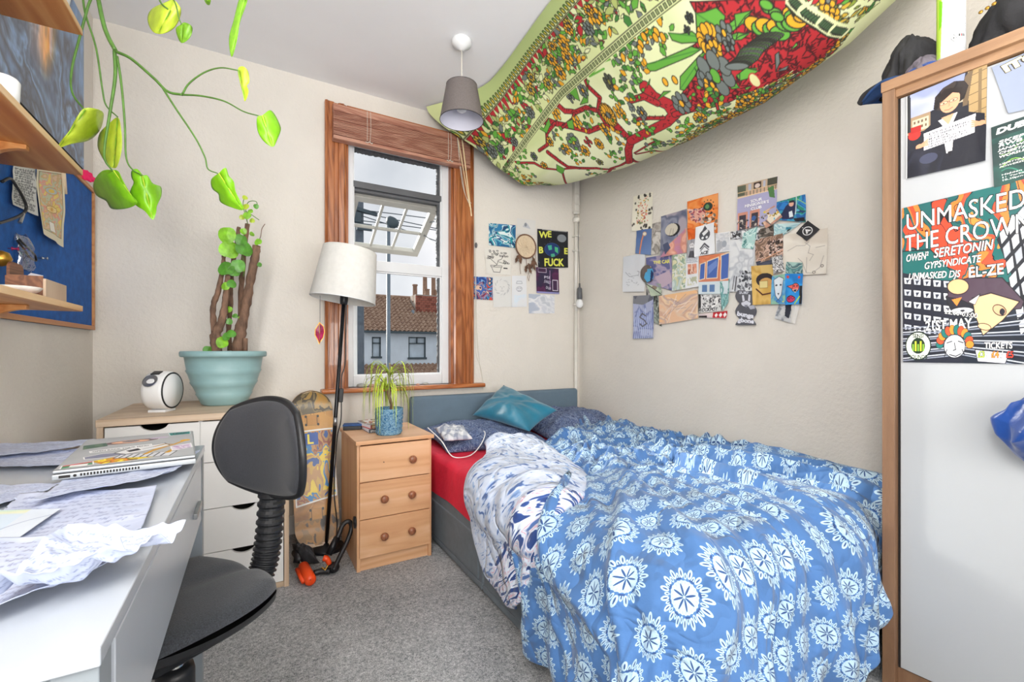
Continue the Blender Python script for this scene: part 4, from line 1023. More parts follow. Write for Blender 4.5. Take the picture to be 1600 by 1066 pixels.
mk('switch', box(.004, .026, -.03, -.012, .74, .81), 'black_plastic', FL, bev=.004, local=True)
# glass leaf hanging from the shade
hl = onY(500, 470, 2.32); gl_ = thing('hanging_ornament', 'magenta leaf shaped ornament hanging from the lamp shade rim', 'ornament', (hl.x, 2.32, hl.z-.17))
mk('hanging_cord', tube([onY(500, 462, 2.32), onY(500, 505, 2.32)], .0014, 5), 'grey_plastic', gl_)
pl_ = [(0, 1), (.42, .62), (.5, .1), (.36, -.4), (.1, -.75), (-.02, -1), (-.2, -.6), (-.46, -.15), (-.42, .35)]
c0 = onY(499, 521, 2.32); sc_ = .052
V = [(c0.x+a*sc_*.85, 2.32-.006, c0.z+b*sc_) for a, b in pl_]+[(c0.x, 2.32-.014, c0.z)]+[(c0.x, 2.32+.006, c0.z)]; n_ = len(pl_)
mk('leaf_body', (V, [(i, (i+1) % n_, n_) for i in range(n_)]+[((i+1) % n_, i, n_+1) for i in range(n_)]), 'magenta_glass', gl_)
mk('gold_outline', tube([V[i % n_] for i in range(n_+1)], .0018, 6), 'gold', gl_); mk('gold_vein', tube([V[0], (V[n_][0], 2.32-.015, V[n_][2]), V[5]], .0012, 5), 'gold', gl_)

LK = thing('bike_lock', 'black cable bike lock with orange barrel lying by the lamp', 'bike lock', (.40, 2.2, 0))
def fz(px, py, Y): return onY(px, py, Y)
mk('shackle', tube(smoothpath([fz(516, 862, 2.17), fz(529, 836, 2.19), fz(536, 820, 2.2), fz(545, 815, 2.2), fz(549, 824, 2.2), fz(543, 845, 2.18), fz(528, 876, 2.14), fz(521, 892, 2.11)], 6), .0105, 10), 'black_plastic', LK, smooth=True)
mk('sleeve', tube([fz(513, 867, 2.16), fz(527, 840, 2.185)], .0155, 14), 'black_metal', LK, smooth=True)
mk('orange_collar', tube(smoothpath([fz(505, 872, 2.16), fz(511, 874, 2.155), fz(515, 882, 2.15)], 4), [.012, .013, .014, .014, .013, .012, .012, .011, .010], 12), 'orange_plastic', LK, smooth=True)
mk('brass_key', tube([fz(503, 887, 2.13), fz(508, 891, 2.12), fz(512, 884, 2.13)], .003, 6), 'gold', LK)
mk('lock_head', lathe([(.002, 0), (.024, .003), (.030, .018), (.024, .034), (.002, .038)], 16, *onZ(520, 893, .0)), 'black_plastic', LK, smooth=True)
mk('cable_end', tube(smoothpath([onZ(516, 893, .014), onZ(502, 893, .018), onZ(490, 896, .016)], 4), .013, 10), 'black_plastic', LK, smooth=True)
PO = thing('hand_pump', 'orange and black hand pump on the carpet beside the drawer unit', 'pump', onZ(480, 900, 0))
a_, b_ = onZ(484, 905, .026), onZ(474, 885, .038)
ax = (b_-a_).normalized()
mk('barrel', tube([a_-ax*.022, a_-ax*.018, a_-ax*.008, a_+ax*.03, b_, b_+ax*.006], [.012, .020, .024, .024, .022, .012], 20), 'orange_plastic', PO, smooth=True)
mk('slot', tube([a_+Vector((0, -.023, .006)), b_+Vector((0, -.020, .006))], .0025, 6), 'black_plastic', PO)
mk('side_grip', tube([a_+Vector((-.026, -.006, -.004)), b_+Vector((-.026, -.006, -.006))], [.008, .009], 10), 'orange_plastic', PO, smooth=True)
mk('shaft', tube([b_, onZ(465, 872, .052)], .004, 8), 'chrome', PO, smooth=True)
mk('handle', tube([onZ(468, 876, .05), onZ(461, 863, .062)], [.013, .016], 12), 'black_plastic', PO, smooth=True)
hd = pillow('knit_bag', [onZ(458, 880, .02), onZ(500, 880, .02), onZ(490, 858, .06), onZ(456, 850, .07)], .09, 'black_cloth', 'black cloth bag slumped in the corner under the skateboard', 'bag', .014, 3, n=24)

# ================================================================== WARDROBE
WA = thing('wardrobe', 'oak framed wardrobe with tall white door covered in posters', 'wardrobe', (1.628, .607, 0), (0, 0, math.radians(180)+math.atan2(.9975, -.07)))
# local frame: +x runs along the front towards the camera, +y points into the wardrobe (to the wall)
WZ = 1.80; WL = 1.05; WD = .44
wm = root_matrix(WA); wx = (wm.to_3x3() @ Vector((1, 0, 0))); wy = (wm.to_3x3() @ Vector((0, 1, 0)))
def wb(name, x0, x1, y0, y1, z0, z1, m, par=WA, **k): return mk(name, box(x0, x1, y0, y1, z0, z1), m, par, local=True, **k)
wb('side_panel', 0, .030, 0, WD, 0, WZ-.030, 'wardrobe_oak', bev=.0015)
wb('side_panel', WL-.03, WL, 0, WD, 0, WZ-.030, 'wardrobe_oak', bev=.0015)
wb('top_panel', -.002, WL, -.003, WD, WZ-.030, WZ, 'wardrobe_oak_top', bev=.0015)
wb('inner_rail', .030, WL-.03, .012, .06, WZ-.052, WZ-.030, 'wardrobe_oak_top')
wb('back_panel', .03, WL-.03, WD-.01, WD, 0, WZ-.03, 'white_matt')
wb('plinth', .03, WL-.03, .03, .05, 0, .06, 'wardrobe_oak')
wb('gap_shade', .030, .036, .03, .08, .06, WZ-.052, 'dark_gap')  # dark-coloured strip standing in for shade in the recess beside the door
dr = wb('door', .037, .53, .022, .040, .065, WZ-.056, 'door_white', bev=.002)
wb('door', .534, WL-.034, .022, .040, .065, WZ-.056, 'door_white', bev=.002)
DO = wm @ Vector((0, .022, 0)); ND = wy
def onW(px, py):
    d = ray(px, py); o = Vector((0, 0, CAMZ)); t = (DO-o).dot(ND)/d.dot(ND); return o+d*t
def wl(p): q = wm.inverted() @ Vector(p); return q.x, q.z
def wp(x, z): return wm @ Vector((x, .022, z))
# poster 1: man with a sign
cv = Canvas(230, 350, '20222C')
cv.pal(['9FA6C4', 'B9BCD2', '8C95B8'], 2, 3, 4, hard=False, reg=[(.05, 0), (.75, 0), (.7, .25), (.05, .3)])
cv.rect(.0, .28, .32, .48, '9B8468'); cv.rect(.08, .32, .30, .46, 'CDBfA0'.upper())
for i in range(4):
    for j in range(2): cv.rect(.1+i*.05, .34+j*.06, .125+i*.05, .37+j*.06, '6A5546')
cv.rect(.6, .17, .8, .3, 'B9AC94'); cv.poly([(.78, .0), (1, .0), (1, .62), (.8, .6)], 'A98E62')
for i in range(6): cv.line([(.79, .06+i*.1), (1, .04+i*.1)], '5C4A36', 2.2)
cv.poly([(.74, .05), (.80, 0), (.84, .0), (.78, .35), (.72, .35)], '6C5A44'); cv.rect(.9, .02, .94, .6, '7E6848')
cv.disc(.11, .50, .085, 'C0302A', .09); cv.rect(.03, .40, .2, .47, 'A82824'); cv.rect(.0, .03, .06, .45, '2A2C30')
cv.poly([(.32, .44), (.55, .40), (.72, .40), (.98, .5), (1, 1), (.12, 1), (.12, .75), (.2, .5)], '1C1E28')
cv.poly([(.42, .42), (.66, .39), (.60, .50), (.50, .52)], 'E6E2E0'); cv.poly([(.50, .68), (.61, .67), (.60, .80), (.53, .82)], 'E6E2E0'); cv.poly([(.545, .80), (.59, .80), (.58, .86), (.56, .86)], '14151C'); cv.poly([(.46, .40), (.62, .39), (.55, .5)], 'D9A07C')
cv.pal(['2A2220', '1C1616', '3A302C'], 6, 6, 7, reg=[(.38, .14), (.48, .07), (.62, .045), (.74, .08), (.79, .15), (.74, .27), (.68, .29), (.44, .31), (.36, .27)])
cv.disc(.565, .245, .125, 'DDA27E', .185, .05); cv.poly([(.41, .17), (.5, .09), (.72, .14), (.70, .20), (.6, .16), (.45, .23)], '241C1A')
for x_ in (.49, .61): cv.disc(x_, .245, .05, 'E6B896', .025, 0, '4A3A38', 1.4); cv.disc(x_, .247, .012, '3A2A24')
cv.line([(.54, .24), (.56, .24)], '4A3A38', 1.4); cv.line([(.555, .25), (.56, .29), (.545, .295)], 'B5765A', 1.6); cv.line([(.50, .325), (.55, .335), (.60, .32)], 'A0483E', 2.2)
cv.pal(['1B1D27', '262836', '151720', '303246'], 3, 3, 6, 1, hard=False, reg=[(0, .68), (.3, .7), (.5, .8), (.45, 1), (0, 1)]); cv.disc(.3, .82, .12, '3E4258', .09)
cv.poly([(.235, .515), (.875, .47), (.865, .67), (.24, .715)], 'D9D7DC')
for i, (tx, w_) in enumerate((('EVERYTHING', .50), ('IS CONNECTED', .47), ('IN LIFE', .26), ('THE POINT IS TO', .50), ('KNOW IT AND TO', .52), ('UNDERSTAND IT', .42))):
    cv.text(tx, .30 if i < 3 else .26, .552+i*.0295, .021, '2A2A32', w=w_, rot=-.035, bold=.012)
for (a, b, s_) in ((.25, .62, 1), (.87, .56, -1)):
    for k in range(4): cv.line([(a-s_*.11, b+.045), (a+s_*.04, b-.025+k*.022)], 'D69A76', 5)
    cv.disc(a-s_*.07, b+.03, .05, 'D69A76', .04)
cv.rect(.0, .0, .012, 1, 'E2E0DC')
q = [onW(1417, 152), onW(1543.5, 101), onW(1541, 252), onW(1417, 280)]
flat_print('photo_poster', q, cv, 'photo poster of a man in dark suit holding a handwritten sign', 'poster', lift=.0015, curl=.005, seed=1, m='print_gloss')
# poster 4 (big)
cv = Canvas(400, 430, '16202E')
cv.pal(['D84A2E', 'E2632E', 'E88A3A', '14605E', 'D84A2E', 'E07A34', '1A5A5A', 'D2452C'], 3.2, 3.6, 21, 2.4, reg=[(0, 0), (1, 0), (1, .52), (.0, .50)])
t_ = vnoise(cv.u*3.2+2.4*vnoise(cv.u*2.2, cv.v*2.5, 26, 2), cv.v*3.6+2.4*vnoise(cv.u*2.2+9, cv.v*2.5, 27, 2), 21, 3); t_ = (t_-t_.min())/(t_.max()-t_.min()); t_ = (t_-.15)/.7*8
cv.a[(np.abs(t_-np.round(t_)) < .05) & (cv.v < .52) & (vnoise(cv.u*5, cv.v*5, 4) > .35)] = C3('14181F')
cv.poly([(0, .28), (.25, .30), (.5, .52), (.75, .52), (.85, .44), (1, .42), (1, .55), (0, .55)], '17605E', '10141C', 2.5)
# brick perspective wall right, shelves left
cv.poly([(.0, .42), (.35, .50), (.5, .58), (.5, 1), (0, 1)], '1E2230')
for i in range(5):
    for j in range(5):
        x_ = .01+i*.085; y_ = .45+j*.075+i*.012
        cv.poly([(x_, y_), (x_+.07, y_+.01), (x_+.066, y_+.052), (x_+.006, y_+.045)], ('D9DCE2', 'B9BEC8', 'E6E8EC')[(i+j) % 3], '10141C', 2.2)
        cv.poly([(x_+.02, y_+.018), (x_+.055, y_+.02), (x_+.03, y_+.045)], '2A3040')
cv.poly([(.76, .30), (1, .10), (1, .98), (.92, .62)], '1A1E28')
for i in range(5):
    for j in range(7):
        x_ = .78+i*.06+j*.022; y_ = .24+j*.085-i*.045+.03
        cv.poly([(x_, y_), (x_+.05, y_-.04), (x_+.06, y_+.03), (x_+.015, y_+.066)], ('D3D5DA', 'A8ACB4', 'E3E4E8')[(i*2+j) % 3], '10141C', 2)
for k in range(16): cv.line([(0, .78+k*.014), (.5, .77+k*.012), (1, .72+k*.02)], ('8C92A0', '1A1E28', 'C2C6CE')[k % 3], 3)
cv.poly([(.40, .52), (.55, .50), (.80, .52), (.95, .66), (.93, .70), (.75, .70), (.62, .66), (.48, .68), (.38, .64)], '4A3A48', '14161C', 2.5)
cv.poly([(.58, .62), (.72, .60), (.92, .66), (.80, .76), (.66, .84), (.60, .72)], 'E6B88A', '14161C', 2.5)
cv.disc(.47, .545, .085, 'E6B080', .05, .1, '14161C', 2.2); cv.poly([(.37, .60), (.48, .62), (.58, .66), (.50, .74), (.42, .70)], '20222C', '14161C', 2)
cv.poly([(.42, .62), (.50, .61), (.46, .66)], 'E8853A'); cv.poly([(.55, .64), (.64, .60), (.60, .66)], 'EDEBE6', '14161C', 1.5)
cv.disc(.50, .69, .09, 'E3E4E8', .022, 0, '14161C', 2); cv.disc(.505, .69, .02, '20222C', .007)
cv.disc(.78, .70, .05, 'D8A880', .03, .4, '14161C', 2); cv.disc(.80, .71, .02, '20222C'); cv.disc(.67, .79, .05, 'EAB98C', .02, .2, '14161C', 1.6)
cv.poly([(.60, .92), (.85, .94), (.82, 1), (.62, .99)], 'DCDCE6', '14161C', 2)
W1 = 'F4F2EE'
cv.text('UNMASKED:', .03, .150, .105, W1, w=.97, bold=.0, ol='14161C', olw=.03)
cv.text('THE CROWN', .02, .285, .105, W1, w=.98, bold=.0, ol='14161C', olw=.03)
cv.text('OWEN²', .03, .352, .045, W1, w=.20, bold=.012, shear=.2, ol='14161C'); cv.text('SERETONIN', .27, .352, .055, W1, w=.47, bold=.012, shear=.2, ol='14161C')
cv.text('GYPSYNDICATE', .19, .415, .042, W1, w=.46, bold=.012, shear=.2, ol='14161C')
cv.text('UNMASKED DJS', .05, .468, .040, W1, w=.44, bold=.012, shear=.2, ol='14161C', rot=.05); cv.text('EL-ZE', .55, .498, .060, W1, w=.26, bold=.015, ol='14161C')
cv.text('22:00-03:00', .36, .700, .028, W1, w=.26, ol='14161C', rot=.16)
cv.text('21ST MAY', .20, .800, .058, W1, w=.38, bold=.02, ol='14161C', rot=-.02)
cv.disc(.135, .895, .115, '14261E', .10); cv.disc(.135, .895, .105, 'E4EEDC', .09); cv.disc(.135, .895, .062, '18301E', .055); cv.text('SENSI', .135, .845, .026, '14261E', align='c', bold=.02); cv.text('SOUNDS', .135, .978, .026, '14261E', align='c', bold=.02)
for k in range(5): cv.rect(.085+k*.022, .885-(k % 2)*.02, .100+k*.022, .93, ('7FAE3C', 'C8D83C')[k % 2])
for k in range(12):
    a = PI+PI*k/11; cv.disc(.44+.12*math.cos(a), .89+.09*math.sin(a), .032, ('1B6E68', 'E8502E', 'F08A32')[k % 3], .025, a, '14161C', 1.2)
cv.disc(.44, .90, .085, 'DADCE0', .075, 0, '14161C', 2)
for P_ in ([(.38, .88), (.42, .87)], [(.47, .87), (.51, .88)], [(.44, .88), (.45, .92), (.43, .925)], [(.40, .95), (.45, .96), (.49, .945)], [(.38, .92), (.36, .96)], [(.5, .92), (.52, .95)]): cv.line(P_, '14161C', 2.5)
cv.text('TICKETS', .67, .915, .035, W1, w=.20, bold=.015, ol='14161C')
for t__, x_, c_ in (('£3', .62, 'B7D84A'), ('/', .685, W1), ('£4', .72, 'F08A32'), ('/', .79, W1), ('£5', .825, 'E8402E')): cv.text(t__, x_, .965, .035, c_, bold=.015, ol='14161C')
a = wl(onW(1410, 326)); b = wl(onW(1412, 566)); tr_ = wl(onW(1599, 281)); br_ = wl(onW(1599, 569)); k = 1.06
q = [wp(a[0], a[1]), wp(a[0]+(tr_[0]-a[0])*k, a[1]+(tr_[1]-a[1])*k), wp(b[0]+(br_[0]-b[0])*k, b[1]+(br_[1]-b[1])*k), wp(*b)]
flat_print('event_poster', q, cv, 'large orange and teal event poster titled UNMASKED THE CROWN', 'poster', lift=.0015, curl=.003, seed=2, m='print_gloss')
# poster 3 dark green flyer
cv = Canvas(200, 290, '143C38'); cv.pal(['143C38', '1A4A42', '10302E'], 3, 4, 9, 1, hard=False)
for k in range(5):
    P_ = [(.1+.8*i/20, .3+.13*k+.08*math.sin(i*.5+k)) for i in range(21)]; cv.line(P_, ('2C7A62', '7AB03A')[k % 2], 4 if k > 2 else 2)
cv.poly([(.6, .7), (.8, .62), (1, .75), (.9, .9), (.66, .86)], '6FA83A'); cv.rect(0, 0, 1, .2, '12302E')
cv.text('DUBHEADZ', .05, .14, .085, W1, w=.90, bold=.05, shear=.15)
for i, (tx, w_) in enumerate((('SKEPTIC', .52), ('RWB', .27), ('JANAWAY', .40), ('CHEETAH', .38), ('WORSLEYY', .40))): cv.text(tx, .07, .31+i*.058, .048 if i < 2 else .036, W1, w=w_, bold=.02, shear=.15)
for i, tx in enumerate(('LIBERTY/JUNGLE/DNB', 'POWERED BY BASS')): cv.text(tx, .07, .66+i*.045, .026, W1, w=.55, shear=.2)
for i, tx in enumerate(('Hidden Jungle', '11 Yorkshire Sq', '10.30pm-Bristol')): cv.text(tx, .09, .84+i*.045, .026, W1, w=.45)
a = wl(onW(1549, 200)); b = wl(onW(1554, 294)); g = wl(onW(1599, 183))
sl_ = (g[1]-a[1])/(g[0]-a[0]); x2 = a[0]+.155
q = [wp(*a), wp(x2, a[1]+sl_*.155), wp(x2, b[1]+sl_*.155), wp(*b)]
flat_print('flyer', q, cv, 'dark green music flyer with white lettering above the big poster', 'poster', lift=.0018, curl=.003, seed=3)
# poster 2 blue-grey
cv = Canvas(160, 200, '8D97AC'); cv.text('ITO', .12, .20, .14, 'E8DCAE', w=.45, bold=.06, ol='2A2426', rot=-.15)
cv.poly([(.45, .38), (.7, .26), (1, .3), (1, .9), (.5, .98), (.38, .7)], 'E6DCC2', '201C1C', 2.5)
cv.poly([(.40, .42), (.66, .30), (.72, .42), (.52, .60), (.42, .58)], 'B63A34', '201C1C', 2.5); cv.poly([(.5, .76), (.62, .74), (.6, .98), (.42, .98)], 'B63A34', '201C1C', 2.5)
for k in range(7): cv.line([(.45+k*.07, .4), (.5+k*.06, .9)], '201C1C', 2)
cv.poly([(.78, .5), (1, .46), (1, .8), (.84, .84)], '5F7398', '201C1C', 2)
q = [onW(1550, 106), wp(wl(onW(1599, 84))[0]+.10, wl(onW(1599, 84))[1]+.01), wp(wl(onW(1599, 178))[0]+.10, wl(onW(1599, 178))[1]-.005), onW(1576, 178)]
flat_print('flyer', q, cv, 'blue grey flyer with a red robed figure in the top corner of the door', 'poster', lift=.0014, curl=.003, seed=4)
# blue satin garment hanging at the frame edge
n_u, n_v = 70, 90; U, V_ = np.meshgrid(np.linspace(0, 1, n_u), np.linspace(0, 1, n_v)); A_ = U*2*PI
px_l = onW(1566, 662); cx_, _ = wl(onW(1640, 660)); R_ = cx_-wl(px_l)[0]; zc_ = px_l.z
prof_ = np.interp(V_, [0, .2, .45, .6, .8, 1], [.05, .7, .98, .98, .6, .05]); lobes = 1+.10*np.sin(5*A_+2*V_*4)+.06*np.sin(9*A_-V_*8)
lx = cx_+np.cos(A_)*R_*prof_*lobes; ly = -.045+np.sin(A_)*.06*prof_*(1+.2*np.sin(7*A_+V_*6)); lz = zc_+(.5-V_)*.185+.012*np.sin(A_*3+V_*9)
M_ = np.array(wm); P_ = np.stack([lx, ly, lz], -1)@M_[:3, :3].T+M_[:3, 3]
gb = gridmesh('satin_garment', P_, 'blue_satin', None, label='royal blue satin garment bunched against the wardrobe door', cat='garment')
# wardrobe-top clutter
def crumple(name, c, sx, sy, sz, m, label, cat, seed, amp=.25, fr=2.6, nu=80, nv=44, fold=.1):
    U, V = np.meshgrid(np.linspace(0, 2*PI, nu), np.linspace(0, 1, nv)); ph = V*PI/2*1.02
    rx = np.cos(ph*.98); q = 1+amp*(vnoise(np.cos(U)*fr+5, np.sin(U)*fr+V*2.0, seed, 3)-.5)*2+fold*np.sin(U*6+V*7+seed)*(1-V)
    q = q+.16*(ridged(np.cos(U)*3.3+7+V*2, np.sin(U)*3.3+V*3, seed+9, 3)-.5)
    x = np.cos(U)*rx*q*sx; y = np.sin(U)*rx*q*sy; z = np.sin(ph)*sz*(1+amp*(vnoise(np.cos(U)*2+9, np.sin(U)*2+V*1.5, seed+3, 3)-.5)*1.8)
    z[0] = 0
    M = np.array(R3(c, 0, 0, WA.rotation_euler.z)); P = np.stack([x, y, z], -1)@M[:3, :3].T+M[:3, 3]
    return gridmesh(name, P, m, None, label=label, cat=cat)
def wt(x, y, z=WZ): return wm @ Vector((x, y, z+.002))
crumple('jacket', wt(.045, .115), .075, .085, .145, 'black_cloth', 'black jacket heaped on the wardrobe left of the spray can', 'jacket', 3, .22, fold=.10)
crumple('jacket', wt(.31, .13), .145, .10, .215, 'black_cloth', 'black leather style jacket heaped on the wardrobe right of the spray can', 'jacket', 11, .18, fold=.06)
crumple('shirt', wt(.085, .030), .034, .022, .040, 'grey_cloth', 'grey patterned shirt peeking out beneath the black jacket', 'shirt', 5, .25)
crumple('scarf', wt(.088, .014), .034, .010, .012, 'blue_satin', 'bright blue cloth edge under the grey shirt on the wardrobe', 'cloth', 8, .2)
# denim tongue overhanging the far side
U, V_ = np.meshgrid(np.linspace(0, 1, 30), np.linspace(0, 1, 20))
lx = -.085+U*.14+.0*V_; ly = .05+V_*.17+.01*np.sin(U*9); wdt = np.sin(np.clip(U*1.4, 0, 1)*PI/2)
ly = .10+(V_-.5)*.16*wdt; lz = WZ+.004+.012*np.sin(V_*9+U*4)*U+.010*vnoise(U*4, V_*4, 2)-.010*np.clip(.6-U, 0, 1)+.004
P_ = np.stack([lx, ly, lz], -1)@M_[:3, :3].T+M_[:3, 3]
gridmesh('jeans', P_, 'navy_denim', None, thick=.008, label='blue denim jeans leg poking over the far end of the wardrobe', cat='jeans')
bt = mk('belt', tube(smoothpath([wt(-.088, .10, WZ+.008), wt(-.070, .085, WZ+.021), wt(-.03, .07, WZ+.026), wt(.02, .06, WZ+.022)], 6), .0075, 8, flat=1.6), 'black_cloth', smooth=True, label='black strap lying on the denim at the wardrobe end', cat='strap')
for k, (x, bl_) in enumerate(((.196, 'leftmost of the three brass buttons on the black jacket'), (.210, 'middle one of the three brass buttons on the black jacket'), (.224, 'rightmost of the three brass buttons on the black jacket'))):
    o_ = mk('button', xf(lathe([(.001, 0), (.004, .0), (.005, .002), (.003, .003), (.001, .003)], 12), R3(wt(x, .066-.010*k, WZ+.115-.002*k), PI/2, 0, WA.rotation_euler.z)), 'gold', None, smooth=True, label=bl_, cat='button', group='brass jacket buttons')
sx_ = wt(.144, .031)
SPR = thing('spray_can', 'tall white aerosol can with lime green stripe on the wardrobe top', 'spray can', sx_)
cvs = Canvas(180, 260, 'E2E5E8'); cvs.pal(['E6E9EA', 'D8DCDF'], 2, 2, 2, hard=False)
cvs.rect(.0, 0, .30, 1, 'E9EEE6'); cvs.poly([(.0, 0), (.20, 0), (.23, .5), (.19, 1), (0, 1)], 'C6EC5A'); cvs.poly([(.16, .3), (.24, .34), (.22, .62), (.15, .66)], '86D820')
cvs.rect(.34, .0, .36, 1, 'B9BDC2')
for k in range(46): cvs.line([(.38, .02+k*.0165), (.38+random.uniform(.28, .36), .02+k*.0165)], ('8E9298' if k % 7 else 'F4F4F4'), 1.3)
cvs.poly([(.44, .79), (.49, .83), (.44, .87), (.39, .83)], 'F2F2F2', '222222', 1.6); cvs.disc(.44, .83, .015, '222222')
for k in range(4): cvs.rect(.53+.04*k, .79, .56+.04*k, .82, ('3A3A3A', 'B02A2A', '3A3A3A', '777777')[k])
for k in range(7): cvs.line([(.38, .89+k*.012), (.68, .89+k*.012)], '9A9EA4', 1.1)
t_, z_ = np.meshgrid(np.linspace(0, 2*PI*.62, 180), np.linspace(.235, .006, 260)); off_ = math.radians(108)
P_ = np.stack([sx_.x+.0295*np.cos(t_+off_), sx_.y+.0295*np.sin(t_+off_), sx_.z+z_], -1)
gridmesh('label_sleeve', P_, 'print_gloss', SPR, col=cvs.a)
mk('can_body', lathe([(.026, 0), (.029, .004), (.029, .238), (.024, .250), (.012, .256)], 32, *sx_), 'spray_white', SPR, smooth=True)
mk('cap', lathe([(.012, .256), (.014, .258), (.014, .28), (.010, .284)], 20, *sx_), 'leaf_lime', SPR, smooth=True)

# ================================================================== DESK
DZ = .735; DXF = -.118; DY0, DY1 = .53, 1.52; DX0 = XL+.012
DK = thing('desk', 'white gloss writing desk with grey metal legs along the left wall', 'desk', (-.37, 1.03, 0))
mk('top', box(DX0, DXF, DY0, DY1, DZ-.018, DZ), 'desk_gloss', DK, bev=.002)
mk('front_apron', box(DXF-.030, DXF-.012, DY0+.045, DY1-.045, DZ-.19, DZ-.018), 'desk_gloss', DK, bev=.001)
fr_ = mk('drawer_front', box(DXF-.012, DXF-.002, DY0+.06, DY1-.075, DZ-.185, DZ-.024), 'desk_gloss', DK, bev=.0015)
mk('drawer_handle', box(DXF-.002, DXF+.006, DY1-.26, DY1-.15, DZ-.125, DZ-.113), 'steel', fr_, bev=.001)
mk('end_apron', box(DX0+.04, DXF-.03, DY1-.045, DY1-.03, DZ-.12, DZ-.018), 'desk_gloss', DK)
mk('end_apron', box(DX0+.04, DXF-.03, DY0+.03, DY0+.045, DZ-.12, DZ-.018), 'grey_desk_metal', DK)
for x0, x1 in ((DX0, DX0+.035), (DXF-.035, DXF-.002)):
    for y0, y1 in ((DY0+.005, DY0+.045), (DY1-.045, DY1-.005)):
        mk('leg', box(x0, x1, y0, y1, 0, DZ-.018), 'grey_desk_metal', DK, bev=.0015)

def paper_canvas(seed, w=210, h=150, lines=13, torn=True, red=False):
    c = Canvas(w, h, 'B4BDD6'); c.pal(['B0BAD4', 'BEC6DC', 'B7C0D8'], 3, 3, seed, hard=False)
    for k in range(lines+1): c.line([(.02, .06+.9*k/lines), (.98, .06+.9*k/lines)], 'C6CDE2', .8)
    c.scribble(lines, '7C86AA' if not red else '80849E', seed, amp=.30, lw=.9)
    if red: c.line([(.08, 0), (.08, 1)], 'D08890', 1)
    if torn:
        e = .03+.025*vnoise(c.v*26, c.v*0+1, seed, 2); c.m = (c.u > e)
    return c
PC = [paper_canvas(k, torn=(k % 2 == 0), red=(k == 3)) for k in range(5)]
def paper(px, z, k, label, curl=.004, seed=0, up=None):
    q = [onZ(a, b, z) for a, b in px]
    if up:
        for i, u_ in up.items(): q[i] = q[i]+Vector((0, 0, u_))
    cv = PC[k]; P = quad_pts(q, cv.w, cv.h)
    zz_ = curl*vnoise(cv.u*4, cv.v*4, seed, 3)*1.5+curl*1.4*(np.abs(cv.u*2-1)**4+np.abs(cv.v*2-1)**5)*vnoise(cv.u*3, cv.v*3, seed+3)+curl*.5*ridged(cv.u*5, cv.v*5, seed+6, 2)
    P[..., 2] += zz_
    return gridmesh('paper_sheet', P[::2, ::2], 'print_paper', None, col=cv.a[::2, ::2], mask=cv.m[::2, ::2], label=label, cat='paper', thick=.0006)
paper([(0-60, 722), (118, 704), (150, 690), (-20, 700)], DZ+.012, 0, 'writing sheet at the back wall corner of the desk beside the laptop', .004, 1)
paper([(-60, 735), (104, 733), (128, 706), (-30, 716)], DZ+.004, 1, 'sheet with curled edge lying below the sheet at the wall side', .004, 2)
paper([(-60, 812), (60, 775), (95, 760), (-20, 762)], DZ+.003, 4, 'lined sheet half covered near the wall in front of the laptop', .003, 3)
paper([(30, 800), (262, 752), (314, 712), (120, 735)], DZ+.006, 2, 'crinkled handwritten sheet sticking out from under the laptop', .006, 4)
paper([(-120, 905), (222, 838), (246, 766), (20, 780)], DZ+.003, 0, 'large handwritten page in the middle of the desk', .004, 5)
paper([(-120, 1010), (150, 905), (238, 842), (-90, 855)], DZ+.009, 3, 'wrinkled handwritten page spread toward the near end of the desk', .006, 6)
paper([(-60, 982), (188, 905), (292, 862), (96, 858)], DZ+.016, 2, 'torn crumpled page overhanging the front edge of the desk', .016, 7)
cvd = Canvas(120, 90, 'D8E2EE'); cvd.pal(['BCDCEC', 'D4E4CC', 'E6E8C8', 'CFE0F0'], 2, 2, 3, hard=False, reg=[(0, 0), (.7, 0), (.5, 1), (0, 1)]); cvd.line([(.0, .98), (1, .2)], '8494B8', 1.2)
flat_print('leaflet', [onZ(-60, 800, DZ+.010), onZ(95, 797, DZ+.010), onZ(20, 850, DZ+.010), onZ(-100, 880, DZ+.010)], cvd, 'glossy pale blue and green leaflet lying at the wall side of the desk', 'leaflet', lift=.001, curl=.002, seed=3, m='print_gloss')

# ---- laptop
LQ = [onZ(80, 752, .752), onZ(294, 726, .752), onZ(317, 685, .770), onZ(156, 696, .770)]
fl_ = (LQ[1]-LQ[0]); lw_ = fl_.length; la = math.atan2(fl_.y, fl_.x)
LT = thing('laptop', 'closed silver laptop covered in stickers on the desk papers', 'laptop', LQ[0], (0, 0, la))
LWd, LDp = .232, .372
lw_ = .225
mk('base', box(0, lw_, 0, LDp, 0, .011), 'laptop_silver', LT, bev=.002, local=True)
mk('lid', box(.001, lw_-.001, .001, LDp-.002, .0125, .0185), 'laptop_silver', LT, bev=.002, local=True)
mk('hinge_gap', box(.003, lw_-.003, .004, LDp-.005, .011, .0126), 'dark_gap', LT, local=True)
for i in range(19): mk('vent_slot', box(.040+i*.0048, .0428+i*.0048, -.0006, .002, .0035, .0085), 'dark_gap', LT, local=True)
mk('port', box(.010, .026, -.0006, .002, .003, .008), 'dark_gap', LT, local=True)
mk('port', xf(lathe([(.0026, 0), (.0026, .002)], 12), R3((.0325, .001, .0055), PI/2)), 'dark_gap', LT, local=True)
cv = Canvas(300, 440, 'A4A8AC'); cv.pal(['A0A4A8', 'AAAEB2'], 2, 2, 3, hard=False)
def stk(P, c, ol='E8E8E8', lw=3): cv.poly(P, c, ol, lw)
cv.pal(['E6C21E', 'F0D83A', 'C89A18', 'D87A20', '8A6A14', 'E8CC2A'], 9, 9, 4, 1, reg=[(.20, .86), (.35, .80), (.62, .84), (.70, .91), (.55, .95), (.30, .97)])
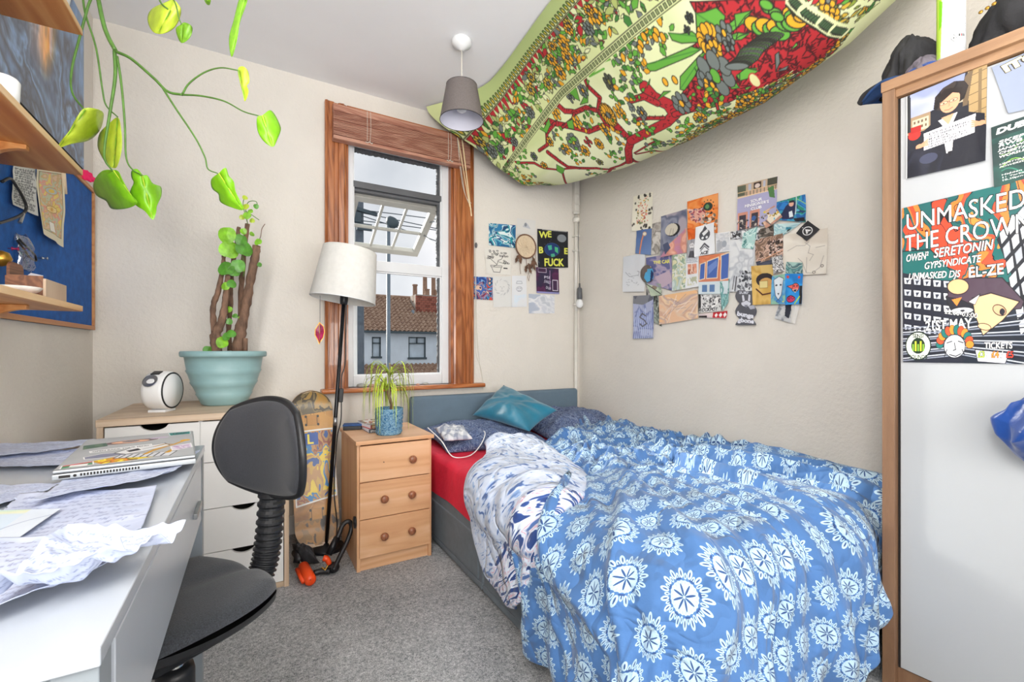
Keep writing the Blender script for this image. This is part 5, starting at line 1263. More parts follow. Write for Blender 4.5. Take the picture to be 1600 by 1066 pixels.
stk([(.02, .90), (.22, .86), (.24, .95), (.03, .99)], '4E8A66'); cv.poly([(.03, .90), (.22, .86), (.22, .885), (.03, .925)], 'C8303A'); cv.rect(.08, .91, .20, .96, 'E6E8E8')
stk([(.12, .70), (.25, .64), (.42, .66), (.44, .74), (.28, .78), (.14, .77)], '7E8298', 'EDEDED')
stk([(.40, .74), (.86, .80), (.80, .94), (.36, .84)], 'C9CCD2', '25272C', 3)
for k in range(7): cv.line([(.44+k*.055, .76+k*.008), (.40+k*.055, .85+k*.010)], '25272C', 4)
stk([(.34, .66), (.46, .52), (.74, .46), (.80, .58), (.62, .68), (.44, .74)], 'D8DADC', '25272C', 4); stk([(.42, .62), (.52, .56), (.56, .64), (.46, .68)], '2C2E36'); cv.line([(.56, .62), (.74, .52)], '707580', 4)
stk([(.12, .50), (.62, .44), (.63, .50), (.14, .57)], 'D8DADC', 'EEEEEE', 2); cv.text('OPEN BACK YOUR MIND', .15, .55, .035, '3C3E46', w=.46, bold=.02, rot=-.13)
cv.disc(.42, .26, .26, '6B5A60', .11, -.1, 'D4C8C0', 3); cv.disc(.42, .26, .17, 'E0AE90', .075); cv.disc(.42, .25, .08, '5E6A78', .04)
cv.pal(['5E7A66', '48685C', '7C8E70'], 8, 8, 6, reg=[(.02, .26), (.2, .22), (.24, .36), (.05, .42)])
cv.disc(.68, .20, .09, 'C0B4CC', .05); cv.line([(.60, .80), (.68, .66), (.82, .56), (.92, .44)], 'C89420', 12); cv.disc(.93, .42, .05, 'E0A81E', .05, .5); cv.line([(.66, .56), (.74, .50), (.82, .54), (.74, .64), (.66, .72)], 'B08A50', 8); cv.line([(.78, .82), (.84, .70)], 'C89420', 14)
stk([(.80, .62), (.98, .56), (.99, .72), (.82, .78)], 'D6CEDC'); cv.speck(['B48AB8', '9A6AA8'], 40, .015, 4, (.83, .62, .97, .74))
stk([(.76, .02), (.98, .02), (.98, .14), (.78, .15)], '1F7C7A', 'CFE6E2', 2); cv.text('LEAF', .80, .10, .05, '0E2A2C', w=.14, bold=.03)
LM = root_matrix(LT)
flat_print('sticker_print', [LM @ Vector(p) for p in ((.004, LDp-.006, .0186), (lw_-.004, LDp-.006, .0186), (lw_-.004, .004, .0186), (.004, .004, .0186))], cv, None, None, lift=.0006, curl=0, parent=LT)

# ================================================================== OFFICE CHAIR
OA = math.atan2(-.57, -.82)   # facing direction
OC = thing('office_chair', 'black fabric swivel office chair tucked against the desk', 'chair', (-.140, 1.155, 0), (0, 0, OA))
# local frame: +x = direction the sitter faces, z up
def sgrid(n=56):
    U, V = np.meshgrid(np.linspace(-1, 1, n), np.linspace(-1, 1, n)); 
    x = U*np.sqrt(1-V**2*.42); y = V*np.sqrt(1-U**2*.42); return U, V, x, y
U, V, x, y = sgrid(); e_ = np.clip(1-np.maximum(np.abs(U), np.abs(V))**6, 0, 1)**.5
zt_ = .030*e_+.010*y**2-.020*np.clip(x, 0, 1)**2+.008*np.cos(y*3)*0-.012*np.exp(-(y/.16)**2)*np.clip(-x+.2, 0, 1); zb_ = -.034*e_
M_ = np.array(root_matrix(OC))
def loc2w(a, b, c): return np.stack([a, b, c], -1)@M_[:3, :3].T+M_[:3, 3]
SX, SY, SZ = .170, .180, .470
so = gridmesh('seat', loc2w(x*SX, y*SY, SZ+zt_), 'chair_fabric', OC)
gridmesh('seat_shell', loc2w(x*SX, y*SY, SZ+zb_-.002), 'black_plastic', OC, flip=True)
mk('mechanism', box(-.09, .07, -.06, .06, .375, .425), 'black_metal', OC, bev=.008, local=True)
mk('gas_piston', lathe([(.0155, .28), (.0155, .385)], 20), 'chrome', OC, smooth=True, local=True)
mk('gas_sleeve', lathe([(.034, .06), (.034, .330), (.031, .343), (.017, .346)], 28), 'black_plastic', OC, smooth=True, local=True)
mk('hub', lathe([(.045, .05), (.048, .06), (.048, .10), (.038, .115)], 24), 'black_plastic', OC, smooth=True, local=True)
for k in range(5):
    a = 2*PI*k/5+.55; ca_, sa_ = math.cos(a), math.sin(a)
    lg = mk('star_leg', tube([(ca_*.03, sa_*.03, .085), (ca_*.15, sa_*.15, .080), (ca_*.27, sa_*.27, .062)], [.024, .020, .015], 8), 'black_plastic', OC, smooth=True, local=True)
    mk('castor', join(*[xf(lathe([(.001, -.008), (.022, -.008), (.025, 0), (.022, .008), (.001, .008)], 16), R3((ca_*.27+s_*.013*-sa_, sa_*.27+s_*.013*ca_, .026), PI/2, 0, a)) for s_ in (-1, 1)]), 'black_plastic', lg, smooth=True, local=True)
pth = smoothpath([(-.135, 0, .418), (-.175, 0, .432), (-.200, 0, .475), (-.213, 0, .55), (-.222, 0, .66), (-.225, 0, .70)], 22)
R_ = [.032*(1 if (i//2) % 2 else .86) for i in range(len(pth))]
mk('bellows', tube(pth[14:-18], R_[14:-18], 24), 'black_plastic', OC, local=True)
mk('support_bar', tube([(-.11, 0, .415), (-.165, 0, .425), (-.20, 0, .475), (-.212, 0, .55), (-.222, 0, .76)], .018, 8), 'black_metal', OC, smooth=True, local=True)
mk('back_bracket', box(-.236, -.226, -.03, .06, .66, .80), 'black_plastic', OC, bev=.004, local=True)
BH, BW, BZ = .118, .156, .762
bend = -.05
xx_ = -.190+.035*y**2*0-.0+.05*(y**2)*.8
def backsurf(off): return loc2w(-.208+off*e_+.045*y**2, .025+y*BW*(1-.06*x), BZ+x*BH)
gridmesh('backrest', backsurf(.028), 'chair_back_fabric', OC)
gridmesh('back_shell', backsurf(-.016)-0, 'black_plastic', OC, flip=True)
sel = [(-1+2*i/40) for i in range(41)]
def rimpt(u, v): a_ = u*math.sqrt(1-v*v*.42); b_ = v*math.sqrt(1-u*u*.42); return (-.206+.045*b_**2, .025+b_*BW*(1-.06*a_), BZ+a_*BH)
ring = [rimpt(1, t) for t in sel]+[rimpt(-t, 1) for t in sel[1:]]+[rimpt(-1, -t) for t in sel[1:]]+[rimpt(t, -1) for t in sel[1:]]
mk('backrest_rim', tube(ring, .0085, 8, cap=False), 'black_plastic', OC, smooth=True, local=True)
# ================================================================== PRINTS ON THE BACK WALL
def bq(pts, Y=YB): return [onY(730+a/4.443, 260+b/4.443, Y) for a, b in pts]
def bprint(pts, cv, label, seed, lift=.002, curl=.004, cat='print', name='wall_print', m='print_paper'):
    return flat_print(name, bq(pts), cv, label, cat, lift, curl, seed, m=m)
cv = Canvas(90, 76).pal(['1B5E8C', '2E8FB0', '8CC8D4', '1F4E86', 'D8E6E8', '2A9AA8', '16406E', 'BFDDE2', '2477A8'], 3, 3, 5, 3.2, oct=2)
bprint([(148, 395), (335, 410), (332, 568), (148, 548)], cv, 'swirled turquoise and blue marbled print near the window', 1)
cv = Canvas(60, 50, 'D5D3D0'); cv.poly([(.3, .5), (.45, .2), (.55, .25), (.75, .6)], 'B9BCC4'); cv.disc(.46, .35, .07, '82868E', .1)
bprint([(342, 360), (472, 378), (470, 480), (345, 475)], cv, 'faint grey pencil print above the dreamcatcher', 2)
cv = Canvas(100, 100, 'DCD9D2')
for P in ([(.3, .72), (.45, .62), (.5, .45), (.62, .4), (.7, .28)], [(.45, .62), (.3, .5), (.2, .42)], [(.5, .5), (.68, .55), (.8, .5)], [(.22, .72), (.62, .72), (.56, .92), (.3, .92), (.22, .72)], [(.2, .72), (.2, .66), (.64, .66), (.64, .72)]): cv.line(P, '24242A', 1.6)
rr_ = random.Random(5)
for (a, b, q_) in ((.35, .15, .16), (.72, .2, .14), (.2, .38, .1), (.82, .5, .09)):
    for k in range(10): cv.disc(a+rr_.uniform(-q_, q_), b+rr_.uniform(-q_*.6, q_*.6), .035, 'DCD9D2', .025, 0, '24242A', 1.3)
cv.rect(.7, .72, .86, .77, '24242A')
bprint([(118, 565), (300, 585), (300, 755), (128, 745)], cv, 'black ink drawing of a bonsai tree in a pot', 3, curl=.008)
cv = Canvas(64, 72).pal(['1D3F88', '2E66B0', '7FA6D0', '1C2F62', 'C8442E', '2F86B8', '182A58', 'D8B49A', '3A5EA8'], 4, 4, 9, 2.6, oct=2)
bprint([(37, 765), (175, 772), (175, 930), (37, 922)], cv, 'blue and red marbled print beside the window frame', 4)
cv = Canvas(70, 110, 'D6D6D4')
for k in range(30): a = rr_.uniform(0, 6.28); cv.line([(.5+.34*math.cos(a), .35+.22*math.sin(a)), (.5+.42*math.cos(a+.3), .35+.27*math.sin(a+.3))], 'A2A4A8', 1)
for P in ([(.38, .34), (.45, .34)], [(.56, .34), (.63, .34)], [(.5, .36), (.49, .43)], [(.42, .48), (.58, .48)]): cv.line(P, '8C8E94', 1.2)
bprint([(175, 765), (303, 765), (303, 975), (178, 978)], cv, 'pale pencil portrait sketch below the bonsai drawing', 5)
cv = Canvas(60, 110, 'DADCE0'); cv.disc(.5, .42, .2, 'D2D3D8', .13, 0, '8E929A', 1.2)
for P in ([(.3, .25), (.7, .25), (.66, .18), (.34, .18), (.3, .25)], [(.36, .4), (.46, .4)], [(.54, .4), (.64, .4)], [(.4, .5), (.6, .5)]): cv.line(P, '787C86', 1.3)
cv.pal(['DADCE0', 'CFDDEA', 'DADCE0'], 2, 3, 2, hard=False, reg=[(0, .62), (1, .6), (1, 1), (0, 1)])
bprint([(310, 760), (408, 760), (412, 975), (305, 978)], cv, 'light drawing of a capped face right of the portrait sketch', 6)
cv = Canvas(150, 170, '10121C'); cv.speck(['2A3048', '8890A8'], 60, .008, 3)
cv.disc(.47, .52, .25, '14306A', .20, 0, '2E5A8C', 1.5); cv.poly([(.32, .42), (.45, .40), (.46, .52), (.36, .54)], '3FA68A'); cv.poly([(.55, .44), (.66, .46), (.66, .62), (.56, .56)], '48B07A'); cv.poly([(.42, .64), (.54, .62), (.56, .70), (.44, .72)], '46A884')
cv.disc(.79, .20, .15, '7F858C', .12)
for t_, x_, y_, h_ in (('W', .06, .22, .16), ('E', .32, .19, .16), ('B', .03, .62, .16), ('E', .86, .62, .16), ('FUCK', .20, .95, .19)): cv.text(t_, x_, y_, h_, 'D9DC5A', bold=.035, w=.66 if len(t_) > 1 else None)
for k in range(22): cv.disc(.16+k*.037, .012, .010, 'D8D8D8')
bprint([(482, 435), (695, 455), (695, 705), (487, 705)], cv, 'black spiral bound poster with yellow lettering and a painted globe', 7, lift=.006)
cv = Canvas(90, 100, '4A1B44'); cv.pal(['4A1B44', '5A2250', '38183E', '2A2040'], 3, 3, 3, hard=False); cv.rect(.08, .02, .45, .2, 'B8A8C0'); cv.rect(.1, .04, .43, .18, '3A1C3E')
cv.text('PSI', .34, .42, .10, 'D8D4E8', w=.25); cv.text('JUNGLE', .34, .56, .10, 'D8D4E8', w=.28, rot=.25); cv.text('DUB', .40, .80, .10, 'D8D4E8', w=.22, rot=.3); cv.line([(.6, .1), (.6, .8)], 'D8A8D8', 1.5); cv.rect(.70, .45, .95, .88, 'C8C0D0'); cv.rect(.73, .48, .92, .85, '3C2244'); cv.rect(0, .93, 1, 1, '8C8CC0')
bprint([(475, 700), (632, 712), (636, 888), (478, 880)], cv, 'purple and navy gig flyer under the black poster', 8, lift=.003)
cv = Canvas(84, 62).pal(['B9BEC8', 'D8DADF', 'C4C8D2', 'E4E4E6', 'AEB6C6'], 2.5, 2.5, 9, 1, hard=False)
bprint([(425, 885), (605, 897), (603, 1022), (425, 1022)], cv, 'misty grey photograph lowest of the back wall prints', 9)
# dreamcatcher
dc = onY(730+408/4.443, 260+556/4.443, 2.695); DCr = .083
DC = thing('dreamcatcher', 'brown feathered dreamcatcher hanging beside the black poster', 'dreamcatcher', (dc.x, 2.695, dc.z-.2))
mk('hoop', tube([(dc.x+DCr*math.cos(2*PI*i/40), 2.695, dc.z+DCr*math.sin(2*PI*i/40)) for i in range(41)], .005, 8, cap=False), 'dreamcatcher_wood', DC, smooth=True)
wv = []
for rg in range(5):
    r0 = DCr*(1-rg*.19); r1 = DCr*(1-(rg+1)*.19)
    for i in range(12):
        a0 = 2*PI*(i+.5*rg)/12; a1 = 2*PI*(i+.5*(rg+1))/12; a2 = 2*PI*(i-1+.5*(rg+1))/12
        for aa in (a1, a2): wv.append(tube([(dc.x+r0*math.cos(a0), 2.693, dc.z+r0*math.sin(a0)), (dc.x+r1*math.cos(aa), 2.693, dc.z+r1*math.sin(aa))], .0008, 3))
mk('web', join(*wv), 'web_cream', DC, kind='stuff')
mk('backing_disc', xf(lathe([(.001, 0), (DCr-.004, 0), (DCr-.004, .002), (.001, .002)], 30), R3((dc.x, 2.70, dc.z), PI/2)), 'web_cream', DC)
def feather(name, p, L, ang, m, par):
    V, F = [], []; n = 12; d = Vector((math.sin(ang), 0, -math.cos(ang))); s_ = Vector((d.z, 0, -d.x))
    for i in range(n+1):
        t = i/n; w_ = .011*math.sin(PI*min(1, t*.9+.08))**.7*(1+.25*math.sin(i*5)); c_ = Vector(p)+d*L*t+s_*.006*math.sin(t*3); V += [tuple(c_-s_*w_), tuple(c_+Vector((0, -.003, 0))), tuple(c_+s_*w_)]
    for i in range(n): a = i*3; F += [(a, a+1, a+4, a+3), (a+1, a+2, a+5, a+4)]
    return mk(name, (V, F), m, par, thick=.0008)
for (dx, dz, L_, an) in ((-.055, -.065, .07, -.5), (-.05, -.07, .06, .1), (-.06, -.06, .05, .5), (.01, -.13, .06, -.2), (.02, -.13, .065, .35), (.06, -.10, .07, .2), (.07, -.08, .08, -.35), (.05, -.07, .07, .6), (.01, -.12, .05, .9)):
    feather('feather', (dc.x+dx, 2.69+random.uniform(-.006, .004), dc.z+dz), L_, an, 'feather_brown', DC)
for pts in ([(0, -.083), (.002, -.13)], [(-.05, -.07), (-.052, -.16), (-.045, -.20)], [(.02, -.18), (.012, -.22), (.022, -.245), (.03, -.20)], [(.075, -.03), (.08, -.11)]):
    mk('thong', tube([(dc.x+a, 2.692, dc.z+b) for a, b in pts], .0016, 5), 'dreamcatcher_wood', DC)

# ================================================================== COLLAGE ON THE RIGHT WALL
def cprint(name, pts, fn, label, k, size=(64, 64), cat='print', curl=.010, m='print_paper', mask=None):
    q = [onX(960+a/3.806, 260+b/3.806, XR) for a, b in pts]
    cv = Canvas(*size); fn(cv)
    return flat_print(name, q, cv, label, cat, lift=.002+.0035*k, curl=curl, seed=int(pts[0][0]), m=m, mask=mask(cv) if mask else None)
def d_stars(c):
    c.a[:] = C3('E6E2D2'); r = random.Random(3)
    for _ in range(46):
        x, y = r.random(), r.random()
        if abs(x-.5) < .27 and .15 < y < .75: continue
        for a in range(3): c.line([(x-.04*math.cos(a*1.05), y-.03*math.sin(a*1.05)), (x+.04*math.cos(a*1.05), y+.03*math.sin(a*1.05))], '2A2622', 1.5)
    c.speck(['D98C7C', 'E0B04A', 'B86A5A', '7E8A5C', 'E0A090'], 90, .045, 5, (.22, .1, .8, .8))
def d_lamp(c): c.grad('4A6496', '6E88B8', 60); c.line([(.28, 1), (.34, .45), (.5, .15)], 'E08A5A', 3); c.disc(.55, .18, .12, 'DCD8C8', .09, 0, 'C89A70', 1)
def d_crump(cols, fx=3, fy=3, sd=1, w=1.0, hard=False): return lambda c: c.pal(cols, fx, fy, sd, w, hard=hard)
def d_hole(c):
    c.pal(['6A7088', '8E92A4', '5A6078', 'A29AA6'], 2, 2, 4, 1, hard=False); c.pal(['D69A88', 'E0AC98', 'C88878', 'B88098'], 2, 2, 6, 1, hard=False, reg=[(.3, .75), (1, .42), (1, 1), (0, 1)])
    c.disc(.48, .40, .27, '1A1A1E', .22); c.disc(.42, .38, .24, 'C6C0B2', .20); c.line([(.36, .5), (.42, .36)], 'A49E92', 2); c.line([(.48, .52), (.5, .38)], 'A49E92', 2); c.poly([(.1, .7), (.3, .66), (.42, .82), (.2, .95)], '4A5270')
def d_orange(c):
    c.pal(['E07A30', 'E8904A', 'D86A28', 'E89A5A'], 2, 3, 5, hard=False); c.poly([(.05, .35), (.6, .3), (.55, .8), (.1, .7)], 'D8A494'); c.speck(['A04858', '6A5A78', 'E0B8A8', '8E3A30'], 40, .05, 4, (.05, .3, .6, .75))
    c.disc(.68, .30, .15, '26342E', .13); c.disc(.66, .30, .07, '5E8A5A', .07); c.speck(['2E2A2A', '7A6A5A', 'B8AA98', 'DAD0C0'], 60, .05, 6, (.5, .45, 1, 1))
    for k in range(12): a = k*.52; c.disc(.68+.2*math.cos(a), .30+.18*math.sin(a), .018, '2A2222')
def d_portrait(c): c.a[:] = C3('9A9AA0'); c.disc(.5, .35, .3, 'D8D6D8', .26); c.disc(.4, .32, .05, '3A3A3E'); c.disc(.62, .32, .05, '3A3A3E'); c.poly([(.1, 1), (.3, .62), (.7, .62), (.95, 1)], '4C4C54'); c.line([(.4, .48), (.6, .48)], '3A3A3E', 1.5)
def d_spade(c):
    c.a[:] = C3('E2E4E8'); c.disc(.5, .33, .28, '4A4C54', .26); c.poly([(.5, .02), (.34, .2), (.66, .2)], '4A4C54'); c.poly([(.36, .26), (.62, .14), (.68, .24), (.44, .36)], 'DADCE0'); c.disc(.40, .42, .06, 'E2E4E8'); c.disc(.60, .42, .06, 'E2E4E8'); c.poly([(.5, .5), (.45, .56), (.55, .56)], 'E2E4E8')
    c.line([(.3, .76), (.5, .62), (.7, .76)], '4A4C54', 5); c.line([(.3, .84), (.5, .7), (.7, .84)], '5A5C64', 3); c.text('ACE', .5, .97, .10, '3E4048', align='c', bold=.05)
def d_pale(c): c.pal(['D2D3D6', 'BFC2C8', 'DADADC', 'A8ACB4'], 2, 3, 8, 1, hard=False); c.line([(0, 0), (1, 0), (1, 1), (0, 1), (0, 0)], 'E4E4E6', 4); c.disc(.6, .6, .16, '9AA0AA', .2)
def d_club(c):
    c.a[:] = C3('A4A2C4'); c.rect(0, 0, 1, .27, 'BBA48C'); c.rect(.0, .02, .22, .25, '5A6050'); c.rect(.42, .02, .62, .16, '3A2A26'); c.disc(.52, .10, .07, 'D8C8C0', .06); c.rect(.76, .0, 1, .18, '4A4A3E'); c.rect(.28, .02, .36, .18, 'B0B4C4'); c.rect(.66, .02, .72, .16, 'B0B4C4')
    c.line([(0, .28), (1, .26)], 'E2C8A4', 4); c.line([(0, .17), (1, .16)], 'D8B890', 2.5)
    for k in range(18): c.line([(.2+.045*k, .18), (.2+.045*k, .26)], ('3A3028' if k % 2 else 'D8A488'), 1.6)
    c.poly([(.78, .2), (.92, .18), (.95, .45), (.82, .40)], '4E7A48')
    for i, (t, w) in enumerate((('SOUR', .30), ("PENSIONER'S", .62), ('CLUB', .28))): c.text(t, .5, .44+i*.085, .06, 'ECECF0', w=w, bold=.03, align='c', ol='6A6A88', olw=.03)
    for x0 in (.02, .34): c.rect(x0, .62, x0+.26, 1, 'C88C78'); c.rect(x0+.04, .68, x0+.22, 1, '3A3440')
    c.speck(['2A2A2E', '8A8078', 'C8BEB4', '5A5450'], 60, .03, 4, (0, .78, .75, 1)); c.disc(.45, .80, .06, '3A5E9A', .07)
def d_tent(c):
    c.pal(['2A7AC0', '1E5EA0', '3A96B8', '2A8A6A', '1A3A6A', '58B0C8'], 3, 3, 4, 1); c.poly([(.35, .3), (.55, .12), (.66, .2), (.70, .5), (.6, .9), (.25, .95), (.2, .7)], '1E2448'); c.disc(.52, .25, .08, 'D8A48E', .10); c.poly([(.46, .1), (.62, .12), (.6, .2), (.44, .2)], '14161E'); c.poly([(.45, .6), (.55, .55), (.6, .8), (.48, .85)], 'D8E0E4'); c.poly([(.6, .88), (.95, .82), (.98, .97), (.66, 1)], '1A1A24'); c.line([(.7, 0), (.66, .7)], 'B8D0D8', 3); c.line([(.72, .1), (1, .35)], '9ACB6A', 2)
def d_food(c): c.pal(['C8A088', 'D8B89C', 'B88A78'], 2, 2, 3, hard=False); c.poly([(.2, .1), (.9, .2), (1, .8), (.3, .9)], 'E2D8C4'); c.speck(['D8B030', '8A4A28', '4A3020', 'E8CC50', '6A7A2A'], 60, .05, 4, (.45, .2, .95, .6)); c.poly([(.25, .0), (.42, .0), (.3, .35), (.14, .3)], 'D8C020'); c.line([(.05, .2), (.3, .95)], '5A5A60', 3)
def d_bw(c): c.pal(['E0E0E2', '9A9CA0', '2E2E32', 'C8CACE', '4A4A50', 'B0B2B8'], 4, 2, 7, 1)
def d_teal(c): c.pal(['A8C8CC', '8AB4BC', 'D0DEDE', '7AA4B0', 'BCD6D8'], 2, 2, 5, 1, hard=False); c.poly([(.55, .3), (.85, .35), (.9, .6), (.6, .5)], '2E7A92'); c.disc(.82, .58, .07, '2A2A20', .07)
def d_tee(c): c.pal(['BFC2C8', 'CDD0D4', 'B0B4BC', 'D6D8DA'], 2, 3, 6, 1, hard=False); c.poly([(.2, 0), (.5, .05), (.8, 0), (.75, .2), (.4, .22)], 'D8DADC'); c.speck(['2E3036', '5A5C64', '8A8C94'], 44, .07, 4, (.45, .6, 1, .95)); c.line([(.35, .72), (.3, .98)], '3A3A40', 3); c.line([(.25, .7), (.2, .95)], '4A4A50', 2)
def d_crystal(c): c.pal(['A4C8C4', 'C8DEDA', '6E9E9E', 'B6D2CE', '4E8280'], 3, 3, 8, 1)
def d_brown(c): c.pal(['7A6050', '9A7C6A', 'B89A88', '5E4A40', 'C8A898', '8E705E'], 4, 4, 5, 1.5); c.speck(['2A2220', 'E0D0C8', '4A3832', 'C8A89C'], 120, .045, 4, (.5, .2, 1, .8)); c.line([(.1, .95), (1, .72)], 'D8A080', 2.5)
def d_slate(c): c.pal(['3A3E4E', '4A4E60', '2E323E', '5A5E6C'], 2, 2, 4, hard=False)
def d_emblem(c): c.a[:] = C3('26262A'); c.disc(.5, .5, .30, 'E4E4E4'); c.disc(.5, .5, .25, '26262A'); c.poly([(.5, .30), (.32, .62), (.42, .62), (.5, .45), (.58, .62), (.68, .62)], 'E4E4E4'); c.rect(.42, .52, .6, .57, 'E4E4E4'); c.disc(.5, .12, .03, 'C8C8C8')
def d_cream(c):
    c.pal(['D6CFC4', 'DED8CE', 'CFC6BA'], 2, 2, 4, hard=False)
    for P in ([(.1, .4), (.3, .3), (.5, .32), (.6, .25)], [(.5, .25), (.62, .35), (.58, .5), (.7, .55), (.62, .68)], [(.75, .4), (.95, .38)], [(.7, .95), (.85, .85), (.93, .6)], [(.35, .6), (.45, .7), (.55, .95), (.7, .97)], [(.55, .6), (.55, .95)]): c.line(P, '8A8480', 1.0)
    c.disc(.9, .82, .03, 'CFC6BA', .03, 0, '4A4644', 1); c.disc(.72, .95, .03, 'CFC6BA', .03, 0, '4A4644', 1)
def d_figs(c): 
    c.grad('CDD2DA', 'DCDEE2', 70); c.line([(.12, .45), (.3, .58), (.7, .56)], '8C909A', 1); c.line([(.7, .58), (.75, .48), (.65, .45)], '8C909A', 1)
    for k in range(16): r = random.Random(k); x, y = r.uniform(.1, .7), r.uniform(.45, .85); c.line([(x, y), (x+.06, y+r.uniform(-.03, .03))], '9A9EA6', .9)
def d_car(c): c.pal(['6A6A98', '8A86AE', '9A90AA', 'A89AB0', '5E6290'], 2, 2.5, 6, 1, hard=False); c.text('THE CAR', .28, .25, .10, 'DCD86A', w=.66, bold=.04); c.poly([(.3, .7), (.9, .45), (1, .75), (.6, 1)], 'B8A4B4')
def d_person(c): c.a[:] = C3('5E5652'); c.disc(.35, .12, .2, 'C89884', .1); c.disc(.35, .08, .2, '4A342C', .08); c.poly([(.4, .4), (.95, .35), (1, .8), (.5, 1), (.3, .8)], '4A9AC8'); c.poly([(.1, .25), (.5, .25), (.5, .5), (.2, .65)], '6A5E5A'); c.poly([(.7, .2), (1, .12), (1, .25), (.75, .32)], 'C8B898'); c.poly([(.8, .4), (1, .6), (.75, 1), (.7, .9)], '1E2E5E')
def m_person(c): return ((c.u-.5)/.5)**2+((c.v-.62)/.42)**2 < 1
def d_note(c): c.pal(['A8B8A4', 'B8C4AE', '8EA090'], 2, 2, 5, hard=False); c.disc(.5, .35, .18, '8A7A6A', .14); c.line([(0, .1), (.9, .9)], '3A3A38', 3)
def d_land(c): c.pal(['C4D0D0', 'A8BCB4', 'C8C8A4', 'DADCD6', '8EA48E', 'D8D4B0'], 2, 3.5, 6, 1)
def d_stamp(c): c.a[:] = C3('DADCE0'); c.rect(.15, .22, .85, .55, 'D8927A'); c.pal(['D8927A', 'E4B098', 'A8604E', 'E0C0B0'], 5, 5, 4, reg=[(.15, .22), (.85, .22), (.85, .55), (.15, .55)]); c.pal(['C8C8B0', 'DADCE0', 'B0B49C'], 5, 5, 9, reg=[(.15, .65), (.85, .65), (.85, .92), (.15, .92)]); c.scribble(3, '9AA0AC', 2, y0=.02, y1=.18)
def d_bluewin(c):
    c.pal(['D8805A', 'C8704A', 'E09870'], 2, 2, 3, hard=False, reg=[(0, 0), (1, 0), (1, .3), (0, .3)]); c.a[int(c.h*.16):] = C3('C87A5E')
    for P in ([(.04, .22), (.22, .18), (.2, .6), (.02, .64)], [(.28, .16), (.66, .08), (.64, .60), (.27, .60)], [(.74, .05), (1, 0), (1, .62), (.76, .66)]): c.poly(P, '4462A8', 'E8D8B8', 2)
    c.poly([(.3, .3), (.6, .14), (.62, .3), (.34, .5)], '6A84C0'); c.a[int(c.h*.68):] = C3('C8D4DA')
    for x_ in (.12, .38): c.rect(x_, .76, x_+.18, .94, '5A7AA8')
def d_flames(c):
    c.pal(['7E88B8', '96A0C8', '6A74A4', 'A8AECB'], 3, 4, 7, 2, hard=False); c.pal(['5A5C68', '7A7C84'], 3, 2, 2, reg=[(0, 0), (1, 0), (1, .10), (.5, .22), (0, .18)])
    for k in range(9): x = .08+k*.1; c.line([(x, 1), (x+.04, .8), (x-.03, .65), (x+.03, .5-.1*(k % 3))], 'B8C4E4', 2)
    c.line([(.62, .48), (.45, .42), (.32, .50), (.55, .58), (.65, .66), (.45, .72), (.34, .66)], '5E5E66', 3)
def d_peach(c):
    c.pal(['E0B898', 'DCC0A8', 'C8A08C', 'E8CCA8', 'B8A0A0', 'E4B88A'], 2, 2, 5, 1, hard=False)
    for k in range(16): r = random.Random(k); x = r.random(); c.line([(x, r.random()), (x+.25, r.random()*.6)], ('EAE0DC', '9A8A90')[k % 2], 1)
def d_rock(c):
    c.a[:] = C3('D0D0D0'); c.speck(['3A3A3E', '8A8A8E', 'ECECEC', '5A5A5E'], 90, .05, 5, (.1, .05, 1, .75)); c.rect(0, 0, .1, 1, '1E1E20'); c.text('ROCKPOT', .02, .95, .18, '26262A', w=.85, bold=.04, shear=.2, ol='D8D8D8')
def d_red(c): c.a[:] = C3('D8C8C8'); c.rect(.5, 0, 1, 1, 'B8202C'); c.rect(0, .5, .3, 1, '2A2424')
def _d_red(c):
    d_red(c)
    for k in range(3): c.poly([(.56+.15*k, .5), (.62+.15*k, .15), (.68+.15*k, .5), (.62+.15*k, .9)], 'F0E8E8')
def d_rabbit(c):
    c.a[:] = C3('55565E'); c.disc(.5, .38, .22, 'C9CBD6', .13, 0, '2A2A30', 1.4); c.poly([(.34, .34), (.30, .14), (.40, .12), (.46, .30)], 'C9CBD6', '2A2A30', 1.4); c.poly([(.56, .30), (.58, .10), (.68, .12), (.68, .34)], 'C9CBD6', '2A2A30', 1.4)
    c.poly([(.42, .42), (.6, .42), (.52, .5)], '7A7C88'); c.poly([(.6, .45), (.85, .42), (.9, .52), (.7, .55)], 'A8AAB8'); c.text('SURF', .2, .10, .07, 'C9CBD6', w=.4, bold=.03)
    c.text('bunga', .10, .72, .12, 'D8DAE4', w=.75, bold=.05, rot=.15); c.text('gbone', .14, .90, .12, 'D8DAE4', w=.72, bold=.05, rot=.1)
def m_rabbit(c): return (np.abs(c.u-.5) < .30+.18*np.abs(np.sin(c.v*7.2+.4)))
def d_mustard(c): c.pal(['C8A050', 'D8B468', 'B88E40', 'C8AA68'], 2, 2, 4, hard=False); c.disc(.62, .38, .42, '2A2024', .28); c.disc(.66, .44, .30, 'C89858', .18); c.rect(.35, .40, .75, .58, 'D8C88A', '8A6A30', 1.2); c.line([(.2, .6), (.5, .75), (.95, .72)], '4A1E1A', 4)
def d_bandage(c): c.pal(['D8D8DA', '3A3A3E', '9A9A9E', 'ECECEC', '2A2A2E', 'B8B8BC'], 6, 6, 5, 1.5)
